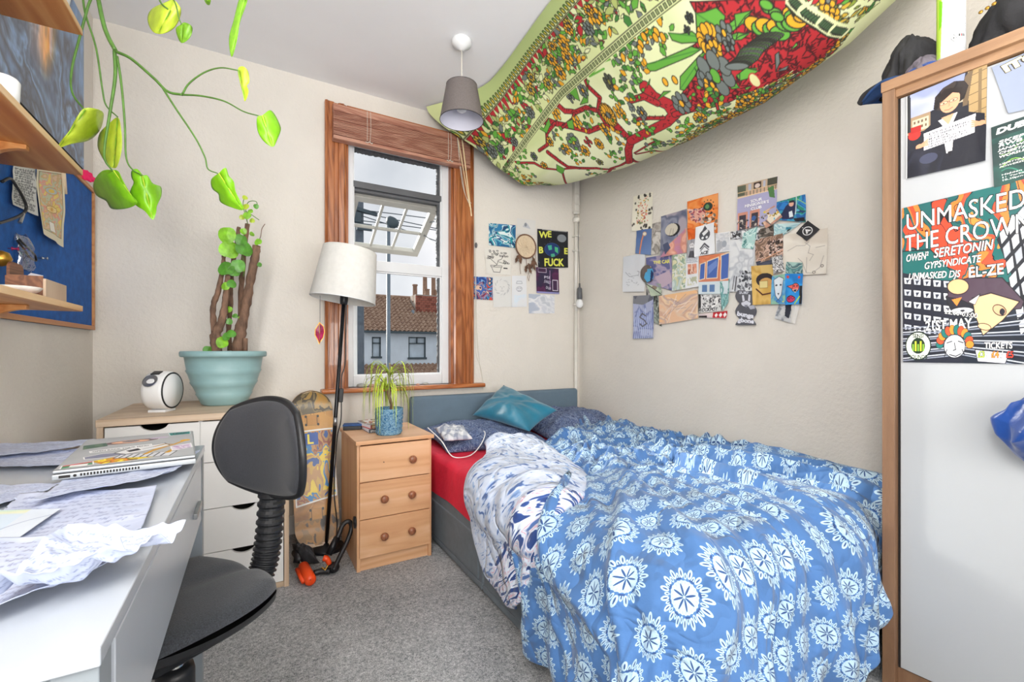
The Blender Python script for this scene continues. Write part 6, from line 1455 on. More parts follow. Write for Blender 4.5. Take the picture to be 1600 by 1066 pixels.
def d_goat(c):
    c.pal(['5A9AC8', '6AAAD0', '4A8AC0', '8AB8A0'], 2, 3, 4, hard=False); c.poly([(.15, .15), (.5, .05), (.85, .15), (.7, .7), (.5, .85), (.3, .7)], 'D0D8E0', '2A3440', 1.6)
    c.disc(.36, .35, .08, '3A4450', .06); c.disc(.64, .35, .08, '3A4450', .06); c.poly([(.42, .62), (.58, .62), (.5, .70)], '3A4450'); c.disc(.5, .9, .14, '3A7AC0', .07, 0, '1E3E6A', 1.2); c.disc(.85, .92, .06, 'D8D84A', .04)
def d_devils(c):
    c.pal(['1E8AD8', '2E96E0', '1A7AC8'], 2, 2, 4, hard=False); c.rect(.85, .4, 1, 1, '14161E'); c.disc(.6, .45, .22, 'E0605A', .20, 0, '1A1A20', 1.8); c.poly([(.1, .4), (.45, .35), (.42, .5)], 'E0605A', '1A1A20', 1.6); c.disc(.52, .40, .04, '1A1A20'); c.disc(.70, .40, .04, '1A1A20'); c.poly([(.46, .52), (.74, .50), (.62, .62)], '2A1A1C', 'F0E8E0', 1.2)
    c.disc(.35, .82, .26, 'C82A60', .16, 0, '1A1A20', 1.8); c.disc(.25, .78, .07, 'C82A60', .06, 0, '1A1A20', 1.6); c.disc(.48, .78, .07, 'C82A60', .06, 0, '1A1A20', 1.6); c.line([(.6, .98), (.85, .75)], 'B8D82A', 4); c.disc(.15, .1, .07, 'C8402E'); c.disc(.8, .12, .06, 'C8402E')
def d_bulb(c): c.pal(['7AA8A4', '3E6A70', 'B8CCC4', '2A4E58', '9ABAB4'], 2, 2, 5, 1.2, hard=False)
def d_greyb(c): c.pal(['8E949C', 'B0B4BA', '6E747E', 'C0C2C4'], 2, 2, 3, hard=False); c.poly([(.5, 0), (1, 0), (.9, .8), (.6, .7)], '1E2434')
def d_plain(col): return lambda c: c.pal([col, col, 'D8D6D2'], 2, 2, 3, hard=False)
CL = [
 ([(115, 180), (232, 152), (232, 370), (112, 388)], d_stars, 'cream print covered in small black stars, leftmost at the top of the collage', 0, (56, 96)),
 ([(218, 345), (290, 328), (290, 520), (228, 525)], d_crump(['9A948E', 'B8B2AC', '7A7670', 'C8C4BE'], 3, 5, 2), 'crumpled grey photo strip beside the small blue lamp photo', 0, (30, 60)),
 ([(138, 385), (228, 368), (228, 530), (135, 520)], d_lamp, 'small blue photo with a glowing orange street lamp', 1, (40, 50)),
 ([(443, 212), (625, 160), (625, 400), (445, 370)], d_orange, 'orange poster fragment with a green face and lettering clutter', 1, (76, 84)),
 ([(440, 370), (498, 375), (498, 470), (442, 440)], d_crump(['E0702A', 'E88A4A', 'D86020'], 2, 2, 3), 'bare orange strip under the orange poster fragment', 0, (20, 30)),
 ([(284, 300), (440, 255), (442, 515), (285, 545)], d_hole, 'photo with a dark round crescent opening above salmon skin tones', 2, (70, 100)),
 ([(448, 440), (497, 432), (492, 545), (445, 547)], d_portrait, 'tiny black and white portrait left of the spade drawing', 2, (30, 50)),
 ([(742, 118), (978, 62), (970, 340), (738, 385)], d_club, "album style poster lettered SOUR PENSIONER'S CLUB at the collage top", 1, (130, 160)),
 ([(610, 400), (695, 388), (697, 505), (612, 517)], d_pale, 'pale grey framed snapshot right of the spade drawing', 1, (40, 46)),
 ([(495, 365), (605, 335), (614, 520), (490, 542)], d_spade, 'white sheet with a grey spade shaped skull drawing', 3, (70, 100)),
 ([(955, 345), (1120, 335), (1012, 412), (957, 415)], d_teal, 'pale teal photo fragment with an insect below the tent photo', 0, (60, 40)),
 ([(972, 215), (1145, 168), (1152, 335), (960, 320)], d_tent, 'bright blue photo of a person crouching among tents', 1, (90, 80)),
 ([(868, 290), (960, 235), (1015, 305), (915, 372)], d_food, 'tilted photo of food in a wrap between club poster and tents', 2, (56, 56)),
 ([(697, 390), (872, 365), (870, 440), (700, 470)], d_bw, 'black and white striped photo strip under the club poster', 0, (70, 30)),
 ([(865, 375), (955, 350), (958, 415), (868, 420)], d_crump(['3A342E', '6A6058', '2A2622', '9A9088'], 3, 3, 4), 'dark blurred photo strip left of the pale teal fragment', 0, (40, 30)),
 ([(695, 440), (848, 430), (828, 742), (682, 748)], d_tee, 'photo of a pale grey t-shirt with dark smudged figures', 1, (66, 120)),
 ([(775, 400), (865, 355), (838, 495), (770, 488)], d_crystal, 'small pale green crystal photo overlapping the t-shirt photo', 2, (40, 56)),
 ([(840, 440), (1010, 400), (1015, 535), (850, 580)], d_brown, 'brown crowd photograph with pale lettering blocks', 1, (80, 70)),
 ([(850, 570), (1008, 525), (1010, 600), (860, 615)], d_slate, 'dark slate blue photo strip below the brown crowd photograph', 1, (60, 30)),
 ([(1015, 410), (1278, 368), (1272, 640), (1010, 655)], d_cream, 'large cream sheet with a thin line drawing at the right of the collage', 1, (110, 120)),
 ([(1090, 400), (1162, 325), (1235, 378), (1158, 448)], d_emblem, 'black diamond card with a round white letter emblem', 3, (60, 60)),
 ([(190, 690), (250, 690), (255, 770), (195, 770)], d_crump(['9A9A9A', 'C8C4C0', '5A5A5A'], 3, 3, 4), 'crumpled grey scrap below the purple car photo', 0, (24, 30)),
 ([(195, 545), (345, 520), (355, 740), (205, 700)], d_car, 'purple photo lettered THE CAR with a pale slanting shape', 1, (70, 90)),
 ([(195, 692), (285, 700), (292, 765), (230, 775)], d_note, 'pale green banknote style scrap under the purple car photo', 2, (44, 40)),
 ([(58, 540), (190, 515), (190, 745), (60, 748)], d_figs, 'pale sheet with small pencil figures at the far left of the collage', 1, (56, 80)),
 ([(168, 560), (250, 562), (252, 695), (170, 690)], d_person, 'cut-out sticker of a person in grey holding a blue board', 4, (44, 64), m_person),
 ([(355, 530), (440, 520), (435, 730), (355, 742)], d_land, 'washed out green landscape print in the middle of the collage', 2, (40, 80)),
 ([(432, 545), (512, 540), (515, 715), (435, 730)], d_stamp, 'white card with an orange stamp style picture', 2, (44, 80)),
 ([(515, 535), (695, 515), (690, 760), (515, 762)], d_bluewin, 'photo of blue panes in an orange window frame', 3, (80, 100)),
 ([(235, 760), (285, 760), (290, 955), (245, 930)], d_crump(['8E9890', '5A625C', 'B8C0B8', '3A403C'], 3, 6, 3), 'narrow grey green strip between the flame print and peach sheet', 0, (26, 64)),
 ([(122, 772), (240, 765), (245, 1022), (122, 1026)], d_flames, 'violet flame patterned print at the lower left of the collage', 2, (60, 110)),
 ([(272, 772), (505, 735), (510, 905), (280, 942)], d_peach, 'large crumpled peach coloured print at the bottom of the collage', 2, (90, 70)),
 ([(508, 760), (650, 760), (640, 862), (512, 872)], d_rock, 'black and white cartoon faces print lettered ROCKPOT', 1, (80, 56)),
 ([(640, 690), (700, 668), (690, 810), (655, 865)], d_crump(['6E9EA0', '8AB4B0', '4E8080', 'A0C4C0'], 3, 4, 5, 1, True), 'teal crystal scrap right of the cartoon faces print', 4, (36, 70)),
 ([(512, 880), (685, 860), (678, 905), (514, 900)], _d_red, 'red and white torn strip under the cartoon faces print', 2, (80, 22)),
 ([(725, 738), (865, 740), (862, 945), (728, 945)], d_rabbit, 'grey rabbit shaped sticker with bubble lettering at the bottom of the collage', 2, (80, 110), m_rabbit),
 ([(825, 595), (955, 585), (952, 820), (835, 826)], d_mustard, 'mustard coloured photo with a dark ring and pale plaque', 2, (70, 110)),
 ([(948, 545), (1010, 530), (1032, 625), (965, 640)], d_bandage, 'black and white tangled figure sticker above the goat face', 4, (44, 60)),
 ([(948, 655), (1032, 640), (1032, 820), (946, 822)], d_goat, 'blue card with a white goat like face', 3, (56, 100)),
 ([(1035, 570), (1130, 575), (1137, 655), (1030, 655)], d_bulb, 'smoky teal photo above the bright blue cartoon card', 3, (50, 44)),
 ([(1030, 642), (1137, 640), (1130, 820), (1030, 826)], d_devils, 'bright blue card with red cartoon faces', 4, (70, 100)),
 ([(1060, 800), (1125, 740), (1080, 938), (1050, 930)], d_plain('CFCBC0'), 'plain pale strip behind the grey photo at the lower right of the collage', 0, (20, 44)),
 ([(985, 815), (1062, 820), (1055, 932), (965, 905)], d_greyb, 'small grey photo hanging below the goat face card', 1, (44, 50)),
]
for it in CL: cprint('wall_photo', it[0], it[1], it[2], it[3], it[4], mask=it[5] if len(it) > 5 else None, cat='photo')

# ================================================================== LEFT WALL
LB = thing('pin_board', 'blue pin board with thin wooden frame on the left wall', 'pin board', (XL, 2.1, 1.092))
by0, by1, bz0, bz1 = 1.52, 2.68, 1.092, 1.722
mk('felt', box(XL, XL+.010, by0, by1, bz0, bz1), 'cork_blue', LB)
for a in ((by0, by1, bz0, bz0+.018), (by0, by1, bz1-.018, bz1), (by0, by0+.018, bz0+.018, bz1-.018), (by1-.018, by1, bz0+.018, bz1-.018)):
    mk('frame_strip', box(XL, XL+.018, a[0], a[1], a[2], a[3]), 'pine', LB, bev=.002)
def lq(pts, off=.012): return [onX(a, b, XL+off) for a, b in pts]
cv = Canvas(90, 200, 'D9D2B8'); cv.pal(['D8B898', 'C8A878', 'B8C0A0', 'D89888', 'E0C868'], 6, 12, 4, reg=[(.08, .04), (.92, .04), (.92, .90), (.08, .90)])
cv.disc(.5, .3, .24, 'A8B4B8', .11, 0, 'C8A040', 2); cv.disc(.5, .3, .12, 'E0C050', .06); cv.disc(.5, .56, .22, 'E8D8A0', .10, 0, '8A6A30', 1.5)
for k in range(14): a = k*.449; cv.line([(.5, .56), (.5+.3*math.cos(a), .56+.14*math.sin(a))], 'C89030', 1.2)
cv.poly([(.35, .74), (.6, .74), (.62, .88), (.36, .88)], 'E6E4DC', '6A5A40', 1.2); cv.line([(.08, .04), (.92, .04), (.92, .90), (.08, .90), (.08, .04)], '6A5A3A', 1.5)
flat_print('pinned_print', lq([(52, 262), (97, 268), (92, 386), (55, 364)], .016), cv, 'ornate colourful tarot style print pinned to the blue board', 'print', curl=.014, seed=5)
cv = Canvas(60, 110, 'C9CBC8'); cv.scribble(16, '5A5C60', 3, amp=.6); 
flat_print('pinned_print', lq([(17, 257), (51, 262), (53, 337), (10, 318)], .014), cv, 'grey scribbled paper pinned left of the tarot style print', 'paper', curl=.010, seed=6, mask=(cv.u > .18*np.clip(cv.v*3-1.9, 0, 1)*0+.30*np.abs(cv.v-.85)*0) )
mk('lanyard', tube(smoothpath(lq([(3, 284), (16, 279), (26, 292), (34, 305), (41, 322), (37, 333), (20, 342), (-5, 350)], .035), 6), .004, 7), 'black_plastic', smooth=True, label='black woven cord looped across the blue board', cat='cord')
mk('cord_tip', tube(lq([(36, 334), (31, 348)], .035), .005, 7), 'steel', label='metal cord tip hanging from the black cord on the blue board', cat='cord tip')
fb = pillow('plastic_bag', [onX(25, 425, XL+.02), onX(50, 428, XL+.02), onX(40, 365, XL+.02), onX(24, 362, XL+.02)], .035, 'film', 'clear plastic bag with dark glasses pinned to the blue board', 'bag', .006, 3, n=22)
mk('folded_glasses', join(tube(smoothpath(lq([(27, 376), (38, 390), (46, 402), (56, 408)], .03), 5), .003, 6), tube(smoothpath(lq([(30, 374), (44, 388), (54, 398), (57, 407)], .036), 5), .003, 6)), 'black_plastic', smooth=True, label='folded dark spectacles tucked in the clear bag', cat='glasses')
for k, (a, b, m_, lb) in enumerate(((60, 403, 'steel', 'clear push pin stuck in the blue board beside the plastic bag'), (12, 388, 'magenta_glass', 'dark push pin at the left part of the blue board'))):
    p = onX(a, b, XL+.01); mk('push_pin', xf(lathe([(.001, 0), (.001, .008), (.006, .009), (.003, .012), (.003, .020), (.006, .022), (.001, .024)], 10), R3(p, 0, PI/2)), m_, smooth=True, label=lb, cat='pin')
mk('paper_roll', tube(lq([(97, 268), (99, 285), (102, 303)], .022), [.010, .009, .006], 10), 'web_cream', smooth=True, label='rolled beige paper tube hanging at the tarot print edge', cat='paper roll')
mk('yellow_ornament', lathe([(.002, 0), (.016, .006), (.022, .022), (.016, .038), (.002, .044)], 14, *(onX(2, 405, XL+.035)-Vector((0, 0, .02)))), 'gold', smooth=True, label='round yellow ornament at the left of the blue board', cat='ornament')
pf = onX(132, 275, XL+.02)
PFt = thing('feather_tassel', 'bright pink feather tassel at the top corner of the blue board', 'feather', pf)
for k in range(4): feather('feather', (pf.x+.003*k, pf.y-.02+.003*k, pf.z+.02), .035+.008*k, -.2+.3*k, 'pink_feather', PFt)
# painting
pc_ = Canvas(300, 200); pc_.pal(['34425C', '5A7698', '3A4A62', '6E90B8', '2C3242', '4A6284', '6284AC'], 7, 3, 5, 1.2, hard=False, oct=5)
w_ = np.clip(1.15-np.abs(pc_.u-.66+.10*(pc_.v-.5))/.10, 0, 1)*np.clip((.80-pc_.v)/.25, 0, 1)*(.35+1.0*vnoise(pc_.u*34, pc_.v*5, 8, 3)); w_ = np.clip(w_*1.5-.2, 0, 1)[..., None]
t_ = np.clip((pc_.u-.62)/.08, 0, 1)[..., None]*(vnoise(pc_.u*40, pc_.v*6, 3, 3)[..., None] > .35); pc_.a = pc_.a*(1-w_)+(C3('E8BCA8')*(1-t_)+C3('E29428')*t_)*w_
pc_.a = pc_.a*(.9+.4*vnoise(pc_.u*90, pc_.v*16, 9, 2))[..., None]; k_ = np.clip((.55-pc_.u)/.3, 0, 1)[..., None]; pc_.a = pc_.a*(1-k_*.5)+C3('8AA4CC')*k_*.5
PTG = thing('canvas_painting', 'dark blue abstract painting with orange light behind the shelves', 'painting', (XL, 2.0, 1.763))
mk('stretcher_panel', box(XL+.002, XL+.012, 1.30, 2.543, 1.765, 2.396), 'dark_gap', PTG)
flat_print('painted_front', [Vector((XL+.012, 1.30, 2.396)), Vector((XL+.012, 2.543, 2.396)), Vector((XL+.012, 2.543, 1.765)), Vector((XL+.012, 1.30, 1.765))], pc_, None, None, lift=.001, curl=0, parent=PTG, m='print_gloss')
# shelves
SXF = -.45; SYE = 1.828
for k, (z, lb) in enumerate(((1.118, 'lowest pine wall shelf carrying a small wooden box'), (1.530, 'middle pine wall shelf in front of the dark painting'), (1.954, 'top pine wall shelf under the trailing plant pot'))):
    sh = thing('wall_shelf', lb, 'shelf', (XL, 1.3, z))
    mk('board', box(XL+.0, SXF, .75, SYE, z, z+.018), 'pine', sh, bev=.0015)
    mk('edge_strip', box(SXF, SXF+.002, .75, SYE, z+.001, z+.017), 'pine_edge', sh)
    for yb_ in (1.62, .95):
        n = 10; P = [(0, 0), (.128, 0), (.128, -.012)]+[(.128-.103*math.sin(PI/2*i/n), -.012-.115*(1-math.cos(PI/2*i/n))) for i in range(1, n+1)]+[(0, -.127)]
        V = [(XL+a, yy, z+b) for yy in (yb_, yb_+.020) for a, b in P]; m = len(P)
        mk('bracket', (V, [tuple(range(m)), tuple(range(m, 2*m))[::-1]]+[(i, i+m, (i+1) % m+m, (i+1) % m) for i in range(m)]), 'pine', sh, bev=.002)
Z3 = 1.1365
WB = thing('wooden_box', 'small dark wooden box with a rounded back on the lowest shelf', 'box', (-.50, 1.70, Z3))
bxx0, bxx1, bxy0, bxy1 = -.545, -.470, 1.625, 1.775
mk('panel', box(bxx1-.006, bxx1, bxy0, bxy1, Z3, Z3+.052), 'oak_side', WB, bev=.001); mk('panel', box(bxx0, bxx0+.006, bxy0, bxy1, Z3, Z3+.055), 'walnut_box', WB)
mk('panel', box(bxx0+.006, bxx1-.006, bxy0, bxy0+.006, Z3, Z3+.058), 'walnut_box', WB); mk('panel', box(bxx0+.006, bxx1-.006, bxy1-.006, bxy1, Z3, Z3+.05), 'walnut_box', WB)
mk('base', box(bxx0+.006, bxx1-.006, bxy0+.006, bxy1-.006, Z3, Z3+.006), 'walnut_box', WB)
mk('rounded_back', prism(rrect(.085, .10, .02), 0, .006, R3((-.565, 1.735, Z3+.052), PI/2, 0, PI/2)), 'walnut_box', WB)
mk('folded_note', xf(box(-.012, .012, -.02, .02, 0, .03), R3((-.52, 1.71, Z3+.04), .3, .2, .2)), 'paper', WB)
dsh = thing('painted_dish', 'small painted white dish on the lowest shelf beside the wooden box', 'dish', (-.475, 1.55, Z3))
mk('bowl', lathe([(.001, 0), (.022, 0), (.036, .010), (.042, .018), (.040, .019), (.022, .005), (.001, .004)], 24, -.495, 1.545, Z3), 'dish_white', dsh, smooth=True)
rs_ = []
for k in range(10): a = 2*PI*k/10; rs_.append(xf(lathe([(.001, 0), (.004, .0006), (.001, .001)], 8), R3((-.495+.034*math.cos(a), 1.545+.034*math.sin(a), Z3+.0135), -.7*math.sin(a)*0, 0, a)))
mk('painted_dots', join(*rs_), 'orange_plastic', dsh, kind='stuff')
Z2 = 1.5485
mk('white_tub', lathe([(.020, 0), (.024, .003), (.026, .05), (.022, .056), (.012, .060)], 20, -.478, 1.42, Z2), 'white_gloss', smooth=True, label='small white tub on the middle shelf', cat='tub')
mk('trinket', box(-.47, -.455, 1.74, 1.785, Z2, Z2+.012), 'dark_gap', bev=.002, label='small dark object at the end of the middle shelf', cat='trinket')

# ---- trailing plant on the top shelf
TP = thing('trailing_plant', 'lime green trailing vine plant spilling from the top shelf', 'vine plant', (-.50, 1.755, 1.9725))
mk('pot', lathe([(.001, 0), (.042, 0), (.046, .004), (.060, .100), (.063, .102), (.063, .112), (.056, .112), (.052, .09)], 32, -.512, 1.762, 1.9725), 'white_gloss', TP, smooth=True)
mk('soil', lathe([(.053, .092), (.001, .096)], 18, -.512, 1.762, 1.9725), 'soil', TP)
potp = Vector((-.512, 1.762, 2.07))
def vpath(pts, d0, d1): n = len(pts); return [onD(a, b, d0+(d1-d0)*i/max(1, n-1)) for i, (a, b) in enumerate(pts)]
def vine(pts, d0, d1, r0, r1, start=None):
    P = vpath(pts, d0, d1)
    if start is not None: P = start+P
    S = smoothpath(P, 7); n = len(S)
    mk('vine_stem', tube(S, [r0+(r1-r0)*i/(n-1) for i in range(n)], 7), 'stem_green', TP, smooth=True)
vine([(147, -30), (160, 30), (168, 55), (180, 78)], 1.36, 1.34, .0055, .0060, [potp, potp+Vector((.03, -.02, .06)), potp+Vector((.09, -.03, .05))])
vine([(180, 80), (205, 92), (240, 122), (262, 143), (285, 148)], 1.34, 1.30, .0045, .0035)
vine([(285, 147), (296, 130), (320, 113), (345, 106), (372, 110)], 1.30, 1.27, .0028, .0016)
vine([(285, 148), (315, 150), (350, 158), (380, 174), (404, 181)], 1.30, 1.26, .0028, .0016)
vine([(252, 134), (275, 170), (305, 215), (320, 245), (325, 264), (340, 271)], 1.31, 1.30, .0030, .0016)
vine([(179, 80), (180, 120), (172, 175), (164, 225), (164, 250), (176, 267)], 1.34, 1.31, .0050, .0022)
vine([(183, 88), (190, 135), (195, 195), (197, 245), (206, 264), (222, 274)], 1.34, 1.33, .0035, .0018)
vine([(125, -30), (133, 20), (150, 75), (160, 140), (166, 165), (184, 183)], 1.36, 1.38, .0035, .0020, [potp, potp+Vector((.04, .02, .05))])
vine([(146, -30), (136, 15), (124, 60), (112, 110), (113, 145), (132, 172)], 1.37, 1.33, .0042, .0026, [potp, potp+Vector((.04, .0, .07))])
vine([(180, -40), (235, -20), (252, 5), (262, 14)], 1.30, 1.27, .0032, .0020, [potp, potp+Vector((.05, -.05, .12))])
vine([(262, -10), (280, 30), (285, 40)], 1.27, 1.28, .0018, .0014, [onD(180, -40, 1.30)])
vine([(300, -60), (370, -40), (385, -5)], 1.28, 1.25, .0028, .0018, [potp, potp+Vector((.05, -.05, .12)), onD(180, -60, 1.30)])
vine([(320, -45), (322, 2)], 1.27, 1.26, .002, .0014, [onD(300, -60, 1.28)])
def pleaf(pts, base, tip, d, m, tilt=0, rim=None):
    """leaf blade from its outline: stem end -> tip midrib, cambered and a millimetre thick"""
    px = [(a/3.135, b/3.135) for a, b in pts]; n = len(px)
    B, T = Vector((base[0]/3.135, base[1]/3.135)), Vector((tip[0]/3.135, tip[1]/3.135)); ax_ = (T-B).normalized(); L = (T-B).length
    V, F = [], []; rings = [0, .35, .7, .9, 1.0]
    Q = []
    for i in range(n):      # refine outline
        p0, p1, p2, p3 = [Vector(px[(i+k) % n]) for k in (-1, 0, 1, 2)]
        for t in (0, .25, .5, .75): Q.append(.5*((2*p1)+(p2-p0)*t+(2*p0-5*p1+4*p2-p3)*t*t+(3*p1-p0-3*p2+p3)*t**3))
    n = len(Q)
    for ri, s_ in enumerate(rings):
        for p in Q:
            along = max(0, min(L, (p-B).dot(ax_))); c_ = B+ax_*along*(.97 if s_ < 1 else 1); q = c_+(p-c_)*s_ if s_ > 0 else c_
            off = (q-B)-ax_*(q-B).dot(ax_); side = off.length/25; sg = 1 if (ax_.x*off.y-ax_.y*off.x) > 0 else -1
            dd = d+.030*side*side*1.4+tilt*sg*side*.02+.015*((q-B).dot(ax_)/L)**2+.0025*math.sin(side*10+along*.2)
            V.append(tuple(onD(q.x, q.y, dd)))
    for r_ in range(len(rings)-1):
        for i in range(n): k = (i+1) % n; F.append((r_*n+i, r_*n+k, (r_+1)*n+k, (r_+1)*n+i))
    o = mk('leaf', (V, F), m, TP, smooth=True, thick=.0009)
    mk('midrib', tube([V[0], V[n//4], V[n//2]] if False else [onD(*(B+(T-B)*t), d-.0012+.015*t*t) for t in (0, .25, .5, .75, .96)], [.0016, .0013, .001, .0008, .0005], 5), 'leaf_pale' if m == 'leaf_lime' else 'leaf_mid', o)
pleaf([(415, 530), (500, 545), (503, 600), (480, 650), (430, 690), (350, 705), (285, 725), (300, 690), (340, 640), (370, 585)], (418, 538), (290, 722), 1.32, 'leaf_pale', -1)
pleaf([(575, 575), (592, 620), (598, 720), (580, 800), (560, 825), (520, 800), (485, 740), (478, 700), (490, 650), (530, 610)], (575, 580), (556, 822), 1.38, 'leaf_pale', 1)
pleaf([(550, 832), (500, 838), (465, 880), (457, 920), (475, 960), (520, 985), (545, 1022), (600, 1025), (650, 1012), (672, 990), (640, 950), (600, 880), (580, 840)], (556, 836), (668, 992), 1.31, 'leaf_lime', 1)
pleaf([(672, 828), (645, 838), (645, 870), (655, 895), (640, 930), (635, 960), (665, 1005), (710, 1035), (748, 1078), (765, 1040), (768, 1010), (790, 960), (788, 915), (750, 900), (722, 860), (700, 858)], (697, 862), (748, 1076), 1.34, 'leaf_lime', -1)
pleaf([(1070, 850), (1105, 822), (1120, 860), (1145, 890), (1155, 940), (1190, 1010), (1185, 1030), (1130, 1015), (1080, 990), (1070, 950), (1040, 925), (1035, 880)], (1072, 850), (1188, 1028), 1.30, 'leaf_lime', 1)
pleaf([(1290, 565), (1320, 540), (1345, 560), (1370, 610), (1375, 640), (1355, 690), (1335, 720), (1290, 690), (1262, 640), (1260, 575)], (1285, 566), (1336, 718), 1.26, 'leaf_lime', -1)
pleaf([(1165, 340), (1190, 325), (1215, 350), (1222, 400), (1210, 420), (1218, 450), (1200, 497), (1190, 460), (1175, 400)], (1168, 342), (1200, 494), 1.27, 'leaf_pale', 1)
pleaf([(810, 12), (850, 0), (885, 40), (880, 90), (850, 140), (800, 165), (755, 160), (728, 120), (725, 75), (750, 40)], (835, 50), (775, 160), 1.27, 'leaf_pale', 0)
pleaf([(905, 110), (940, 130), (938, 170), (915, 200), (888, 210), (870, 180), (862, 140), (880, 125)], (893, 122), (890, 208), 1.28, 'leaf_mid', 1)
pleaf([(1175, -10), (1212, -10), (1200, 40), (1175, 110), (1160, 200), (1135, 280), (1122, 190), (1145, 100)], (1200, -8), (1133, 278), 1.25, 'leaf_mid', 1)
pleaf([(1000, -8), (1030, -5), (1028, 22), (1012, 20)], (1012, -6), (1024, 22), 1.26, 'leaf_mid', 1)

# ================================================================== PENDANT LIGHT
PX_, PY_ = .880, 2.015
PL = thing('pendant_light', 'ceiling pendant with dark grey fabric drum shade and white rose', 'pendant light', (PX_, PY_, 2.12))
mk('ceiling_rose', lathe([(.001, 2.515), (.046, 2.515), (.048, 2.508), (.046, 2.490), (.020, 2.474), (.008, 2.466)][::-1], 32, PX_, PY_, 0), 'white_gloss', PL, smooth=True)
mk('flex', lathe([(.0026, 2.28), (.0026, 2.47)], 8, PX_, PY_, 0), 'cord_white', PL, smooth=True)
mk('lamp_holder', lathe([(.014, 2.25), (.016, 2.27), (.014, 2.29), (.006, 2.30)], 16, PX_, PY_, 0), 'white_gloss', PL, smooth=True)
sh_ = mk('shade', lathe([(.106, 2.122), (.075, 2.292)], 56, PX_, PY_, 0, cap=False), 'pendant_outer', PL, smooth=True)
mk('shade_lining', lathe([(.1045, 2.1225), (.0735, 2.2915)], 56, PX_, PY_, 0, cap=False), 'pendant_inner', sh_, smooth=True)
mk('shade_rim', xf(ringtube(.1055, 0, .0016, 56), Matrix.Translation((PX_, PY_, 2.122))), 'black_plastic', sh_)
mk('shade_rim', xf(ringtube(.0745, 0, .0014, 56), Matrix.Translation((PX_, PY_, 2.292))), 'black_plastic', sh_)
mk('shade_spider', join(*[tube([(PX_, PY_, 2.275), (PX_+.075*math.cos(a), PY_+.075*math.sin(a), 2.286)], .0018, 5) for a in (0.3, 2.4, 4.5)]), 'steel', sh_)
mk('bulb', lathe([(.012, 2.25), (.016, 2.235), (.028, 2.21), (.030, 2.19), (.022, 2.168), (.001, 2.158)], 20, PX_, PY_, 0), 'white_gloss', PL, smooth=True)

# ================================================================== TAPESTRY
TW, TH = 470, 760
def tap_surf(u, v):
    sag = np.interp(v, [0, .12, .3, .5, .68, .82, .93, 1], [.40, .42, .455, .48, .47, .40, .27, .15])
    pw = 1.75-.85*np.clip(1-v/.30, 0, 1)**1.3
    shp = np.sin(PI*np.clip(u, 0, 1)**pw)**(.92-.25*np.clip(1-v/.3, 0, 1))
    xl = 1.125+.02*np.sin(v*9); xr = 2.150
    X = xl+(xr-xl)*u; Y = 2.54-2.10*v
    Z = ZC-.008-sag*shp
    k = np.clip(1-v/.16, 0, 1)**2*np.clip(1-u/.16, 0, 1)**1.5
    X = X-.20*k; Y = Y+.12*k
    Z = Z+.010*np.sin(u*26+v*5)*np.clip(1-v*3, 0, 1)*np.sin(PI*u)+.006*(vnoise(u*5, v*6, 3)-.5)
    return np.stack([X+0*Z, Y+0*Z, Z], -1)
tu_, tv_ = np.meshgrid(np.linspace(0, 1, TW), np.linspace(0, 1, TH))
TPs = tap_surf(tu_, tv_)
def project(P):
    d = P[..., 0]*_s+P[..., 1]*_c; r = P[..., 0]*_c-P[..., 1]*_s; return 800+FPX*r/d, HY-FPX*(P[..., 2]-CAMZ)/d, d
gx_, gy_, gd_ = project(TPs[::5, ::5]); gu_, gv_ = tu_[::5, ::5], tv_[::5, ::5]
def inv(px, py):
    e = (gx_-px)**2+(gy_-py)**2+np.maximum(gu_-.80, 0)*4e3; k = np.unravel_index(np.argmin(e), e.shape); return float(gu_[k]), float(gv_[k])
tc_ = Canvas(TW, TH, 'D8DEAC'); tc_.pal(['C6D296', 'DCE2B0', 'D2DAA6', 'E2E6BE'], 3, 5, 4, 1, hard=False)
RED, DRED, GRN, DGN, YEL, GRY, INK = 'B0282E', '4A1418', '5FA33A', '3E7A34', 'E0A426', '6C7470', '26251F'
def TA(pts): return [inv(660+a/3.677, b/3.677) for a, b in pts]
def TB(pts): return [inv(940+a/3.947, b/3.947) for a, b in pts]
def TC(pts): return [inv(1150+a/5.328, b/5.328) for a, b in pts]
def flower(x, y, r, c=YEL, cc=GRY, n=7, ol=INK):
    asp = TW/TH*1.98
    for k in range(n):
        a = 2*PI*k/n+x*9; tc_.disc(x+r*.62*math.cos(a), y+r*.62*math.sin(a)*.5, r*.42, c, r*.21, 0, ol, 1.0)
    tc_.disc(x, y, r*.34, cc, r*.17, 0, ol, 1)
def lf(x, y, L, a, c=GRN, w=.32):
    dx, dy = math.cos(a)*L, math.sin(a)*L*.5; nx_, ny_ = -math.sin(a)*L*w, math.cos(a)*L*w*.5
    tc_.poly([(x, y), (x+dx*.35+nx_, y+dy*.35+ny_), (x+dx*.75+nx_*.7, y+dy*.75+ny_*.7), (x+dx, y+dy), (x+dx*.75-nx_*.7, y+dy*.75-ny_*.7), (x+dx*.35-nx_, y+dy*.35-ny_)], c, INK, .8)
def floral(u0, u1, v0, v1, n, seed, rs=.028):
    r = random.Random(seed)
    for k in range(n): lf(r.uniform(u0, u1), r.uniform(v0, v1), rs*r.uniform(.8, 1.9), r.uniform(0, 6.28), r.choice([GRN, GRN, GRN, DGN, 'A8B46A', 'DDE2B0', YEL, RED, GRY]), r.uniform(.16, .32))
    for k in range(n//30): flower(r.uniform(u0, u1), r.uniform(v0, v1), rs*r.uniform(.8, 1.25), r.choice([YEL, YEL, 'C8A83A', GRY]))
def clip_to(mask, fn):
    keep = tc_.a.copy(); fn(); tc_.a[~mask] = keep[~mask]
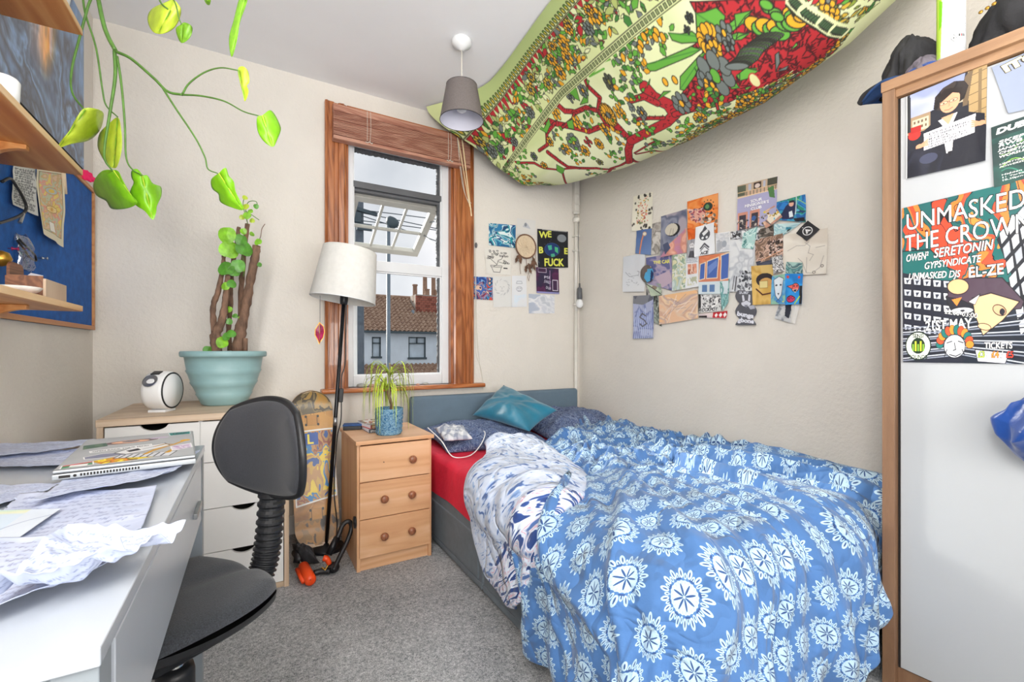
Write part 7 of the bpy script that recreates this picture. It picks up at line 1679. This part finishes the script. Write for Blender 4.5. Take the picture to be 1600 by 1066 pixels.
# field: red ground
rg = TB([(540, 300), (600, 260), (595, 150), (590, 90), (560, 30), (548, 0)])+TC([(100, 0), (480, 0), (560, 100), (700, 200), (800, 250), (905, 262), (850, 340), (700, 490), (600, 560), (400, 650), (200, 745), (20, 780)])+TB([(1000, 560), (900, 580), (760, 640), (660, 665), (540, 690), (500, 600), (545, 460), (590, 430), (640, 300)])
tc_.poly(rg, RED, INK, 1.4)
Q = tc_.sc(rg); b_ = tc_._bb(Q); ins = np.zeros((TH, TW), bool); ins[b_] = tc_.inside(Q, b_)
def dashes(n, seed, L=.016, box_=None):
    r = random.Random(seed); us = [p[0] for p in rg]; vs = [p[1] for p in rg]
    for _ in range(n):
        x, y = r.uniform(min(us), max(us)), r.uniform(min(vs), max(vs)); a = r.uniform(0, PI); tc_.line([(x, y), (x+L*math.cos(a), y+L*.5*math.sin(a))], DRED, 2.0)
clip_to(ins, lambda: dashes(1100, 5))
# tree
def branch(P, w, c=RED):
    """w in canvas pixels"""
    tc_.line(P, INK, w+2.6); tc_.line(P, c, w)
    r = random.Random(len(P)*7+int(w*10))
    for (x1, y1), (x2, y2) in zip(P[:-1], P[1:]):
        L = math.hypot((x2-x1)*TW, (y2-y1)*TH); 
        for k in range(int(L/5)):
            if w < 4: break
            t = (k+.5)/max(1, int(L/5)); o = r.uniform(-.3, .3)*w; x = x1+(x2-x1)*t+o/TW; y = y1+(y2-y1)*t+r.uniform(-.3, .3)*w/TH
            tc_.line([(x, y), (x+r.uniform(-3, 3)/TW, y+r.uniform(1, 4)/TH)], DRED, 1.3)
for P, w in (([(1103, 750), (1050, 700), (1010, 640), (940, 620), (880, 640), (820, 640), (780, 600), (740, 560)], 7), ([(1010, 640), (1020, 560), (960, 500), (930, 440)], 6), ([(1103, 720), (1040, 730), (960, 760), (900, 740), (830, 720), (760, 700), (700, 690), (650, 650)], 8),
             ([(760, 700), (720, 770), (710, 830), (670, 870)], 5), ([(700, 690), (620, 700), (540, 730), (480, 760), (460, 830), (430, 860), (380, 890)], 5), ([(620, 700), (600, 760), (540, 790)], 3), ([(480, 800), (420, 810), (360, 795)], 3), ([(1103, 970), (1000, 970), (900, 970), (830, 960), (760, 900), (720, 880)], 6),
             ([(900, 970), (780, 980), (700, 960), (640, 940), (560, 940), (480, 920), (420, 900)], 3.5), ([(800, 980), (850, 1010)], 3), ([(500, 930), (510, 980)], 3), ([(800, 740), (860, 690), (870, 660)], 4)): branch(TA(P), w)
for P, w in (([(0, 1050), (60, 1040), (120, 1015), (190, 985)], 7), ([(190, 985), (240, 1005), (290, 1010)], 5), ([(170, 1000), (165, 930), (175, 870)], 14), ([(175, 870), (120, 800), (60, 750), (0, 700)], 12), ([(200, 940), (300, 890), (330, 880)], 2.5), ([(210, 950), (320, 930), (400, 925)], 2.5),
             ([(175, 870), (250, 830), (340, 790), (400, 750), (450, 700), (400, 640), (320, 600), (270, 545)], 17), ([(350, 640), (270, 600), (180, 620)], 9), ([(380, 720), (300, 730), (220, 735)], 5), ([(700, 640), (720, 680), (760, 690)], 2.5), ([(450, 700), (520, 690), (560, 660)], 9)): branch(TB(P), w)
# big leaves
def bl(P, c=GRN):
    Q = TB(P); tc_.poly(Q, c, INK, 1.2); tc_.line([Q[0], Q[len(Q)//2]], DGN, 1.2)
bl([(275, 405), (330, 395), (430, 340), (560, 290), (620, 300), (560, 350), (450, 400), (340, 440), (285, 430)]); bl([(412, 195), (480, 210), (560, 200), (612, 225), (600, 260), (500, 265), (425, 240)])
bl([(485, 545), (492, 480), (540, 400), (600, 345), (645, 320), (620, 400), (570, 460), (515, 550)]); bl([(590, 90), (640, 72), (720, 42), (765, 100), (740, 170), (700, 230), (640, 210), (592, 190)]); bl([(740, 180), (820, 110), (925, 62), (880, 150), (800, 205), (745, 230)])
bl([(760, 225), (850, 192), (905, 200), (850, 250), (762, 245)]); bl([(830, 470), (900, 420), (955, 430), (900, 490), (850, 500)]); bl([(760, 400), (790, 370), (800, 400), (780, 430)]); bl([(350, 600), (390, 560), (415, 558), (390, 595)]); bl([(275, 525), (300, 500), (300, 520)])
bl([(780, 530), (840, 510), (860, 540), (800, 545)]); bl([(570, 430), (600, 450), (630, 480), (590, 470)])
for P in ([(940, 460), (890, 440), (960, 470), (920, 560), (905, 600), (950, 590), (955, 500)], [(640, 690), (700, 740), (725, 680), (735, 720), (710, 765), (660, 740)], [(815, 490), (890, 510), (900, 580), (830, 540)], [(860, 20), (870, 100), (850, 180), (830, 120)], [(830, 700), (860, 690), (870, 740), (840, 730)], [(770, 940), (820, 970), (800, 1000), (770, 980)]): tc_.poly(TA(P), GRN, INK, 1)
for P in ([(965, 420), (1000, 350), (1040, 310)], [(970, 430), (1030, 360), (1080, 340)], [(960, 440), (1050, 400)]): tc_.line(TA(P), GRN, 3)
def FA(a, b, r, c=YEL, cc=GRY, n=8): x, y = TA([(a, b)])[0]; flower(x, y, r, c, cc, n)
def FB(a, b, r, c=YEL, cc=GRY, n=8): x, y = TB([(a, b)])[0]; flower(x, y, r, c, cc, n)
FB(660, 250, .045, YEL, GRY, 12); FB(742, 210, .032, GRY, YEL, 6); FB(690, 320, .03, YEL, GRY, 8); FB(705, 480, .075, GRY, GRN, 7); FB(640, 510, .035, GRY, YEL, 5); FB(670, 550, .03, YEL, GRY, 5); FB(490, 640, .042, GRY, YEL, 7); FB(600, 730, .03, YEL, GRY, 9); FB(40, 720, .045, YEL, GRY, 14); FB(240, 690, .025, GRY, YEL, 6)
FB(785, 285, .022, GRY, '3A4248', 5); FB(110, 690, .03, YEL, YEL, 5); FB(20, 800, .03, YEL, GRY, 5); FB(530, 110, .016, '3E4648', '3E4648', 5); FB(530, 170, .013, '3E4648', '3E4648', 4)
FA(1065, 665, .040, YEL, GRY, 14); FA(920, 520, .028, GRY, YEL, 6); FA(850, 560, .024, GRY, GRY, 4); FA(1070, 470, .03, '4A4E42', '8E8A3A', 6); FA(870, 820, .04, GRY, 'C8A83A', 8); FA(820, 860, .03, YEL, GRY, 6); FA(930, 870, .03, YEL, GRY, 7); FA(950, 820, .025, RED, RED, 4); FA(1015, 830, .028, YEL, GRY, 8); FA(760, 650, .03, YEL, YEL, 5); FA(890, 700, .03, YEL, 'E0A426', 5)
FA(730, 820, .022, YEL, GRY, 6); FA(640, 900, .022, GRY, GRN, 6); FA(700, 950, .022, YEL, GRN, 6); FA(1020, 930, .022, '8A8A4A', GRY, 5); FA(690, 690, .018, RED, GRY, 5)
r = random.Random(9)
for P in (TA([(540, 800)]), TA([(560, 830)]), TA([(530, 770)]), TA([(800, 780)]), TA([(960, 690)]), TA([(1090, 790)]), TA([(900, 900)]), TA([(450, 860)]), TA([(390, 940)]), TA([(520, 880)]), TA([(600, 1000)]), TA([(1000, 990)]), TB([(240, 790)]), TB([(200, 760)]), TB([(150, 380)]), TB([(180, 400)]), TB([(110, 580)]), TB([(570, 780)]), TB([(640, 600)]), TB([(500, 820)]), TB([(700, 650)]), TB([(760, 740)]), TB([(820, 700)]), TB([(320, 900)]), TB([(90, 960)]), TB([(600, 860)]), TB([(420, 870)]), TB([(200, 200)]), TB([(250, 180)]), TB([(340, 200)]), TB([(120, 280)]), TB([(210, 500)])):
    for k in range(15): lf(P[0][0]+r.uniform(-.045, .045), P[0][1]+r.uniform(-.028, .028), .024*r.uniform(.7, 1.4), r.uniform(0, 6.28), r.choice([GRN, DGN, GRN, YEL, GRY]))
for (a, b) in ((250, 150), (245, 190), (255, 230), (245, 270), (250, 310), (350, 200), (330, 230), (370, 230), (385, 500), (445, 490)): x, y = TB([(a, b)])[0]; tc_.disc(x, y, .014, YEL, .008, 0, INK, 1)
# knotted rope of blobs and striped tail
for k, (a, b) in enumerate(((140, 215), (200, 250), (250, 205), (300, 260), (345, 215), (360, 280), (390, 180), (420, 215), (440, 170), (470, 190), (470, 130), (500, 150), (520, 180), (530, 110), (550, 150), (490, 90), (270, 70), (310, 100), (345, 130), (250, 30))):
    x, y = TC([(a, b)])[0]; tc_.disc(x, y, .030 if k < 13 else .02, (YEL, GRN)[k % 2] if k < 15 else GRN, .016 if k < 13 else .010, .5, INK, 1.4)
sp_ = TC([(290, 290), (240, 340), (190, 390), (140, 430), (90, 480), (40, 530), (0, 570)])
for (x1, y1), (x2, y2) in zip(sp_[:-1], sp_[1:]):
    for k in range(6): t = k/6; x, y = x1+(x2-x1)*t, y1+(y2-y1)*t; tc_.disc(x, y, .034, (GRY, GRN, GRY)[k % 3], .010, .9, INK, .9)
for P in ([(0, 130), (60, 90), (150, 70), (90, 130), (0, 230)], [(0, 270), (60, 260), (120, 265), (40, 310), (0, 320)], [(20, 620), (90, 570), (180, 580), (120, 650), (40, 670)], [(60, 730), (140, 715), (90, 750)], [(550, 280), (620, 215), (635, 225), (560, 290)], [(440, 430), (510, 360), (515, 375)], [(500, 410), (560, 360), (570, 370)]): tc_.poly(TC(P), GRN, INK, 1.1)
tc_.poly(TC([(310, 460), (380, 430), (370, 520), (320, 600)]), GRY, INK, 1.2); tc_.poly(TC([(340, 590), (430, 540), (420, 590)]), GRY, INK, 1); x, y = TC([(150, 665)])[0]; tc_.disc(x, y, .03, 'D8D49A', .012, 0, RED, 1.5)
# borders in cloth coordinates
U_, V__ = tc_.u, tc_.v
def band(m_, cols, fx, fy, sd): keep = tc_.a.copy(); tc_.pal(cols, fx, fy, sd, .5); n_ = tc_.a; tc_.a = np.where(m_[..., None], n_, keep)
ub0, ub1 = .055, .285
m1 = (U_ < ub1); tc_.a[m1] = C3('CFD89C'); m0 = U_ < ub0; tc_.a[m0] = C3('B3C482')
m3 = (V__ > .90); tc_.a[m3 & (U_ > .3)] = C3('CAD49A')
m4 = (U_ > .80); tc_.a[m4] = C3('D2D8A0'); m5 = V__ < .05; tc_.a[m5] = C3('CFD89C')
for k in range(60):
    y_ = k/60+.004; tc_.poly([(ub0+.030, y_), (ub0+.075+.02*math.sin(k*1.7), y_+.004), (ub0+.030, y_+.014)], RED, DRED, .8)
clip_to((U_ > ub0+.03) & (U_ < ub1-.035), lambda: floral(ub0+.05, ub1-.05, 0, 1, 900, 3, .026))
clip_to(U_ > .815, lambda: floral(.815, 1, 0, 1, 700, 6, .028))
clip_to((V__ > .915) & (U_ > .3), lambda: floral(.3, .84, .92, 1, 260, 7, .028)); clip_to((V__ < .045) & (U_ > .25), lambda: floral(.25, .85, 0, .045, 170, 8, .024))
def trimline(u_, c='7E8A5C'):
    tc_.line([(u_, 0), (u_, 1)], INK, 1.2); tc_.line([(u_+.026, 0), (u_+.026, 1)], INK, 1.0)
    for k in range(110): tc_.rect(u_+.006, k/110+.001, u_+.020, k/110+.0065, c, INK, .8)
trimline(ub1-.030); trimline(.80, '3E5A3A')
for k in range(95): tc_.disc(ub0+.008, k/95, .014, ('5C8A36', '7A8A34')[k % 2], .006, 0, INK, 1); tc_.disc(ub0+.010, k/95, .006, 'C8A83A', .003)
tc_.line([(ub0+.026, 0), (ub0+.026, 1)], INK, 1.6)
tc_.line([(.3, .902), (.80, .902)], INK, 1.4)
for k in range(40): tc_.rect(.31+k*.0125, .905, .318+k*.0125, .914, '3E5A3A', INK, .7)
def pxmask(P):
    Q = tc_.sc(P); m_ = np.zeros((TH, TW), bool); b = tc_._bb(Q); m_[b] = tc_.inside(Q, b); return m_
def dense(mk_, n, sd):
    idx = np.argwhere(mk_); rr = np.random.default_rng(sd); r = random.Random(sd); tc_.a[mk_] = C3('D5DBA8')
    def go():
        for k in rr.integers(0, len(idx), n):
            y, x = idx[k]; lf(x/TW, y/TH, r.uniform(.014, .034), r.uniform(-.5, .5)+(1.2 if r.random() < .7 else 2.6), r.choice([GRN, GRN, DGN, 'A8B46A', YEL, RED, GRY, 'C8A83A', '8A9A3A']), r.uniform(.14, .3))
        for k in rr.integers(0, len(idx), n//40): y, x = idx[k]; flower(x/TW, y/TH, .028)
    clip_to(mk_, go)
dense(pxmask(TB([(560, 800), (720, 720), (900, 610), (1000, 545), (1184, 440), (1184, 600), (1100, 660), (1000, 740), (860, 840), (700, 910), (500, 975), (430, 985)])+[]), 420, 31)
dense(pxmask(TC([(0, 800), (300, 690), (600, 560), (700, 490), (860, 330), (915, 262), (990, 215), (940, 310), (600, 610), (300, 860), (60, 1060), (0, 1066)])), 420, 32)
arc_ = [(470, -20), (560, 100), (700, 200), (800, 247), (905, 257)]
dense(pxmask(TC(arc_+[(1000, 185), (1215, 5)])+[(1.0, 1.0), (.3, 1.0)]), 700, 33)
A_ = TC(arc_)
for (x1, y1), (x2, y2) in zip(A_[:-1], A_[1:]):
    tc_.line([(x1, y1), (x2, y2)], 'D5DBA8', 15); tc_.line([(x1, y1-.010), (x2, y2-.010)], INK, 1.8)
    for k in range(7): t = (k+.5)/7; x, y = x1+(x2-x1)*t, y1+(y2-y1)*t; tc_.rect(x-.007, y-.005, x+.007, y+.004, '3E5A3A', INK, .8)
gridmesh('tapestry', TPs, 'print_cloth', None, col=tc_.a, label='large tree of life tapestry in green and red slung from the ceiling', cat='tapestry', flip=True)
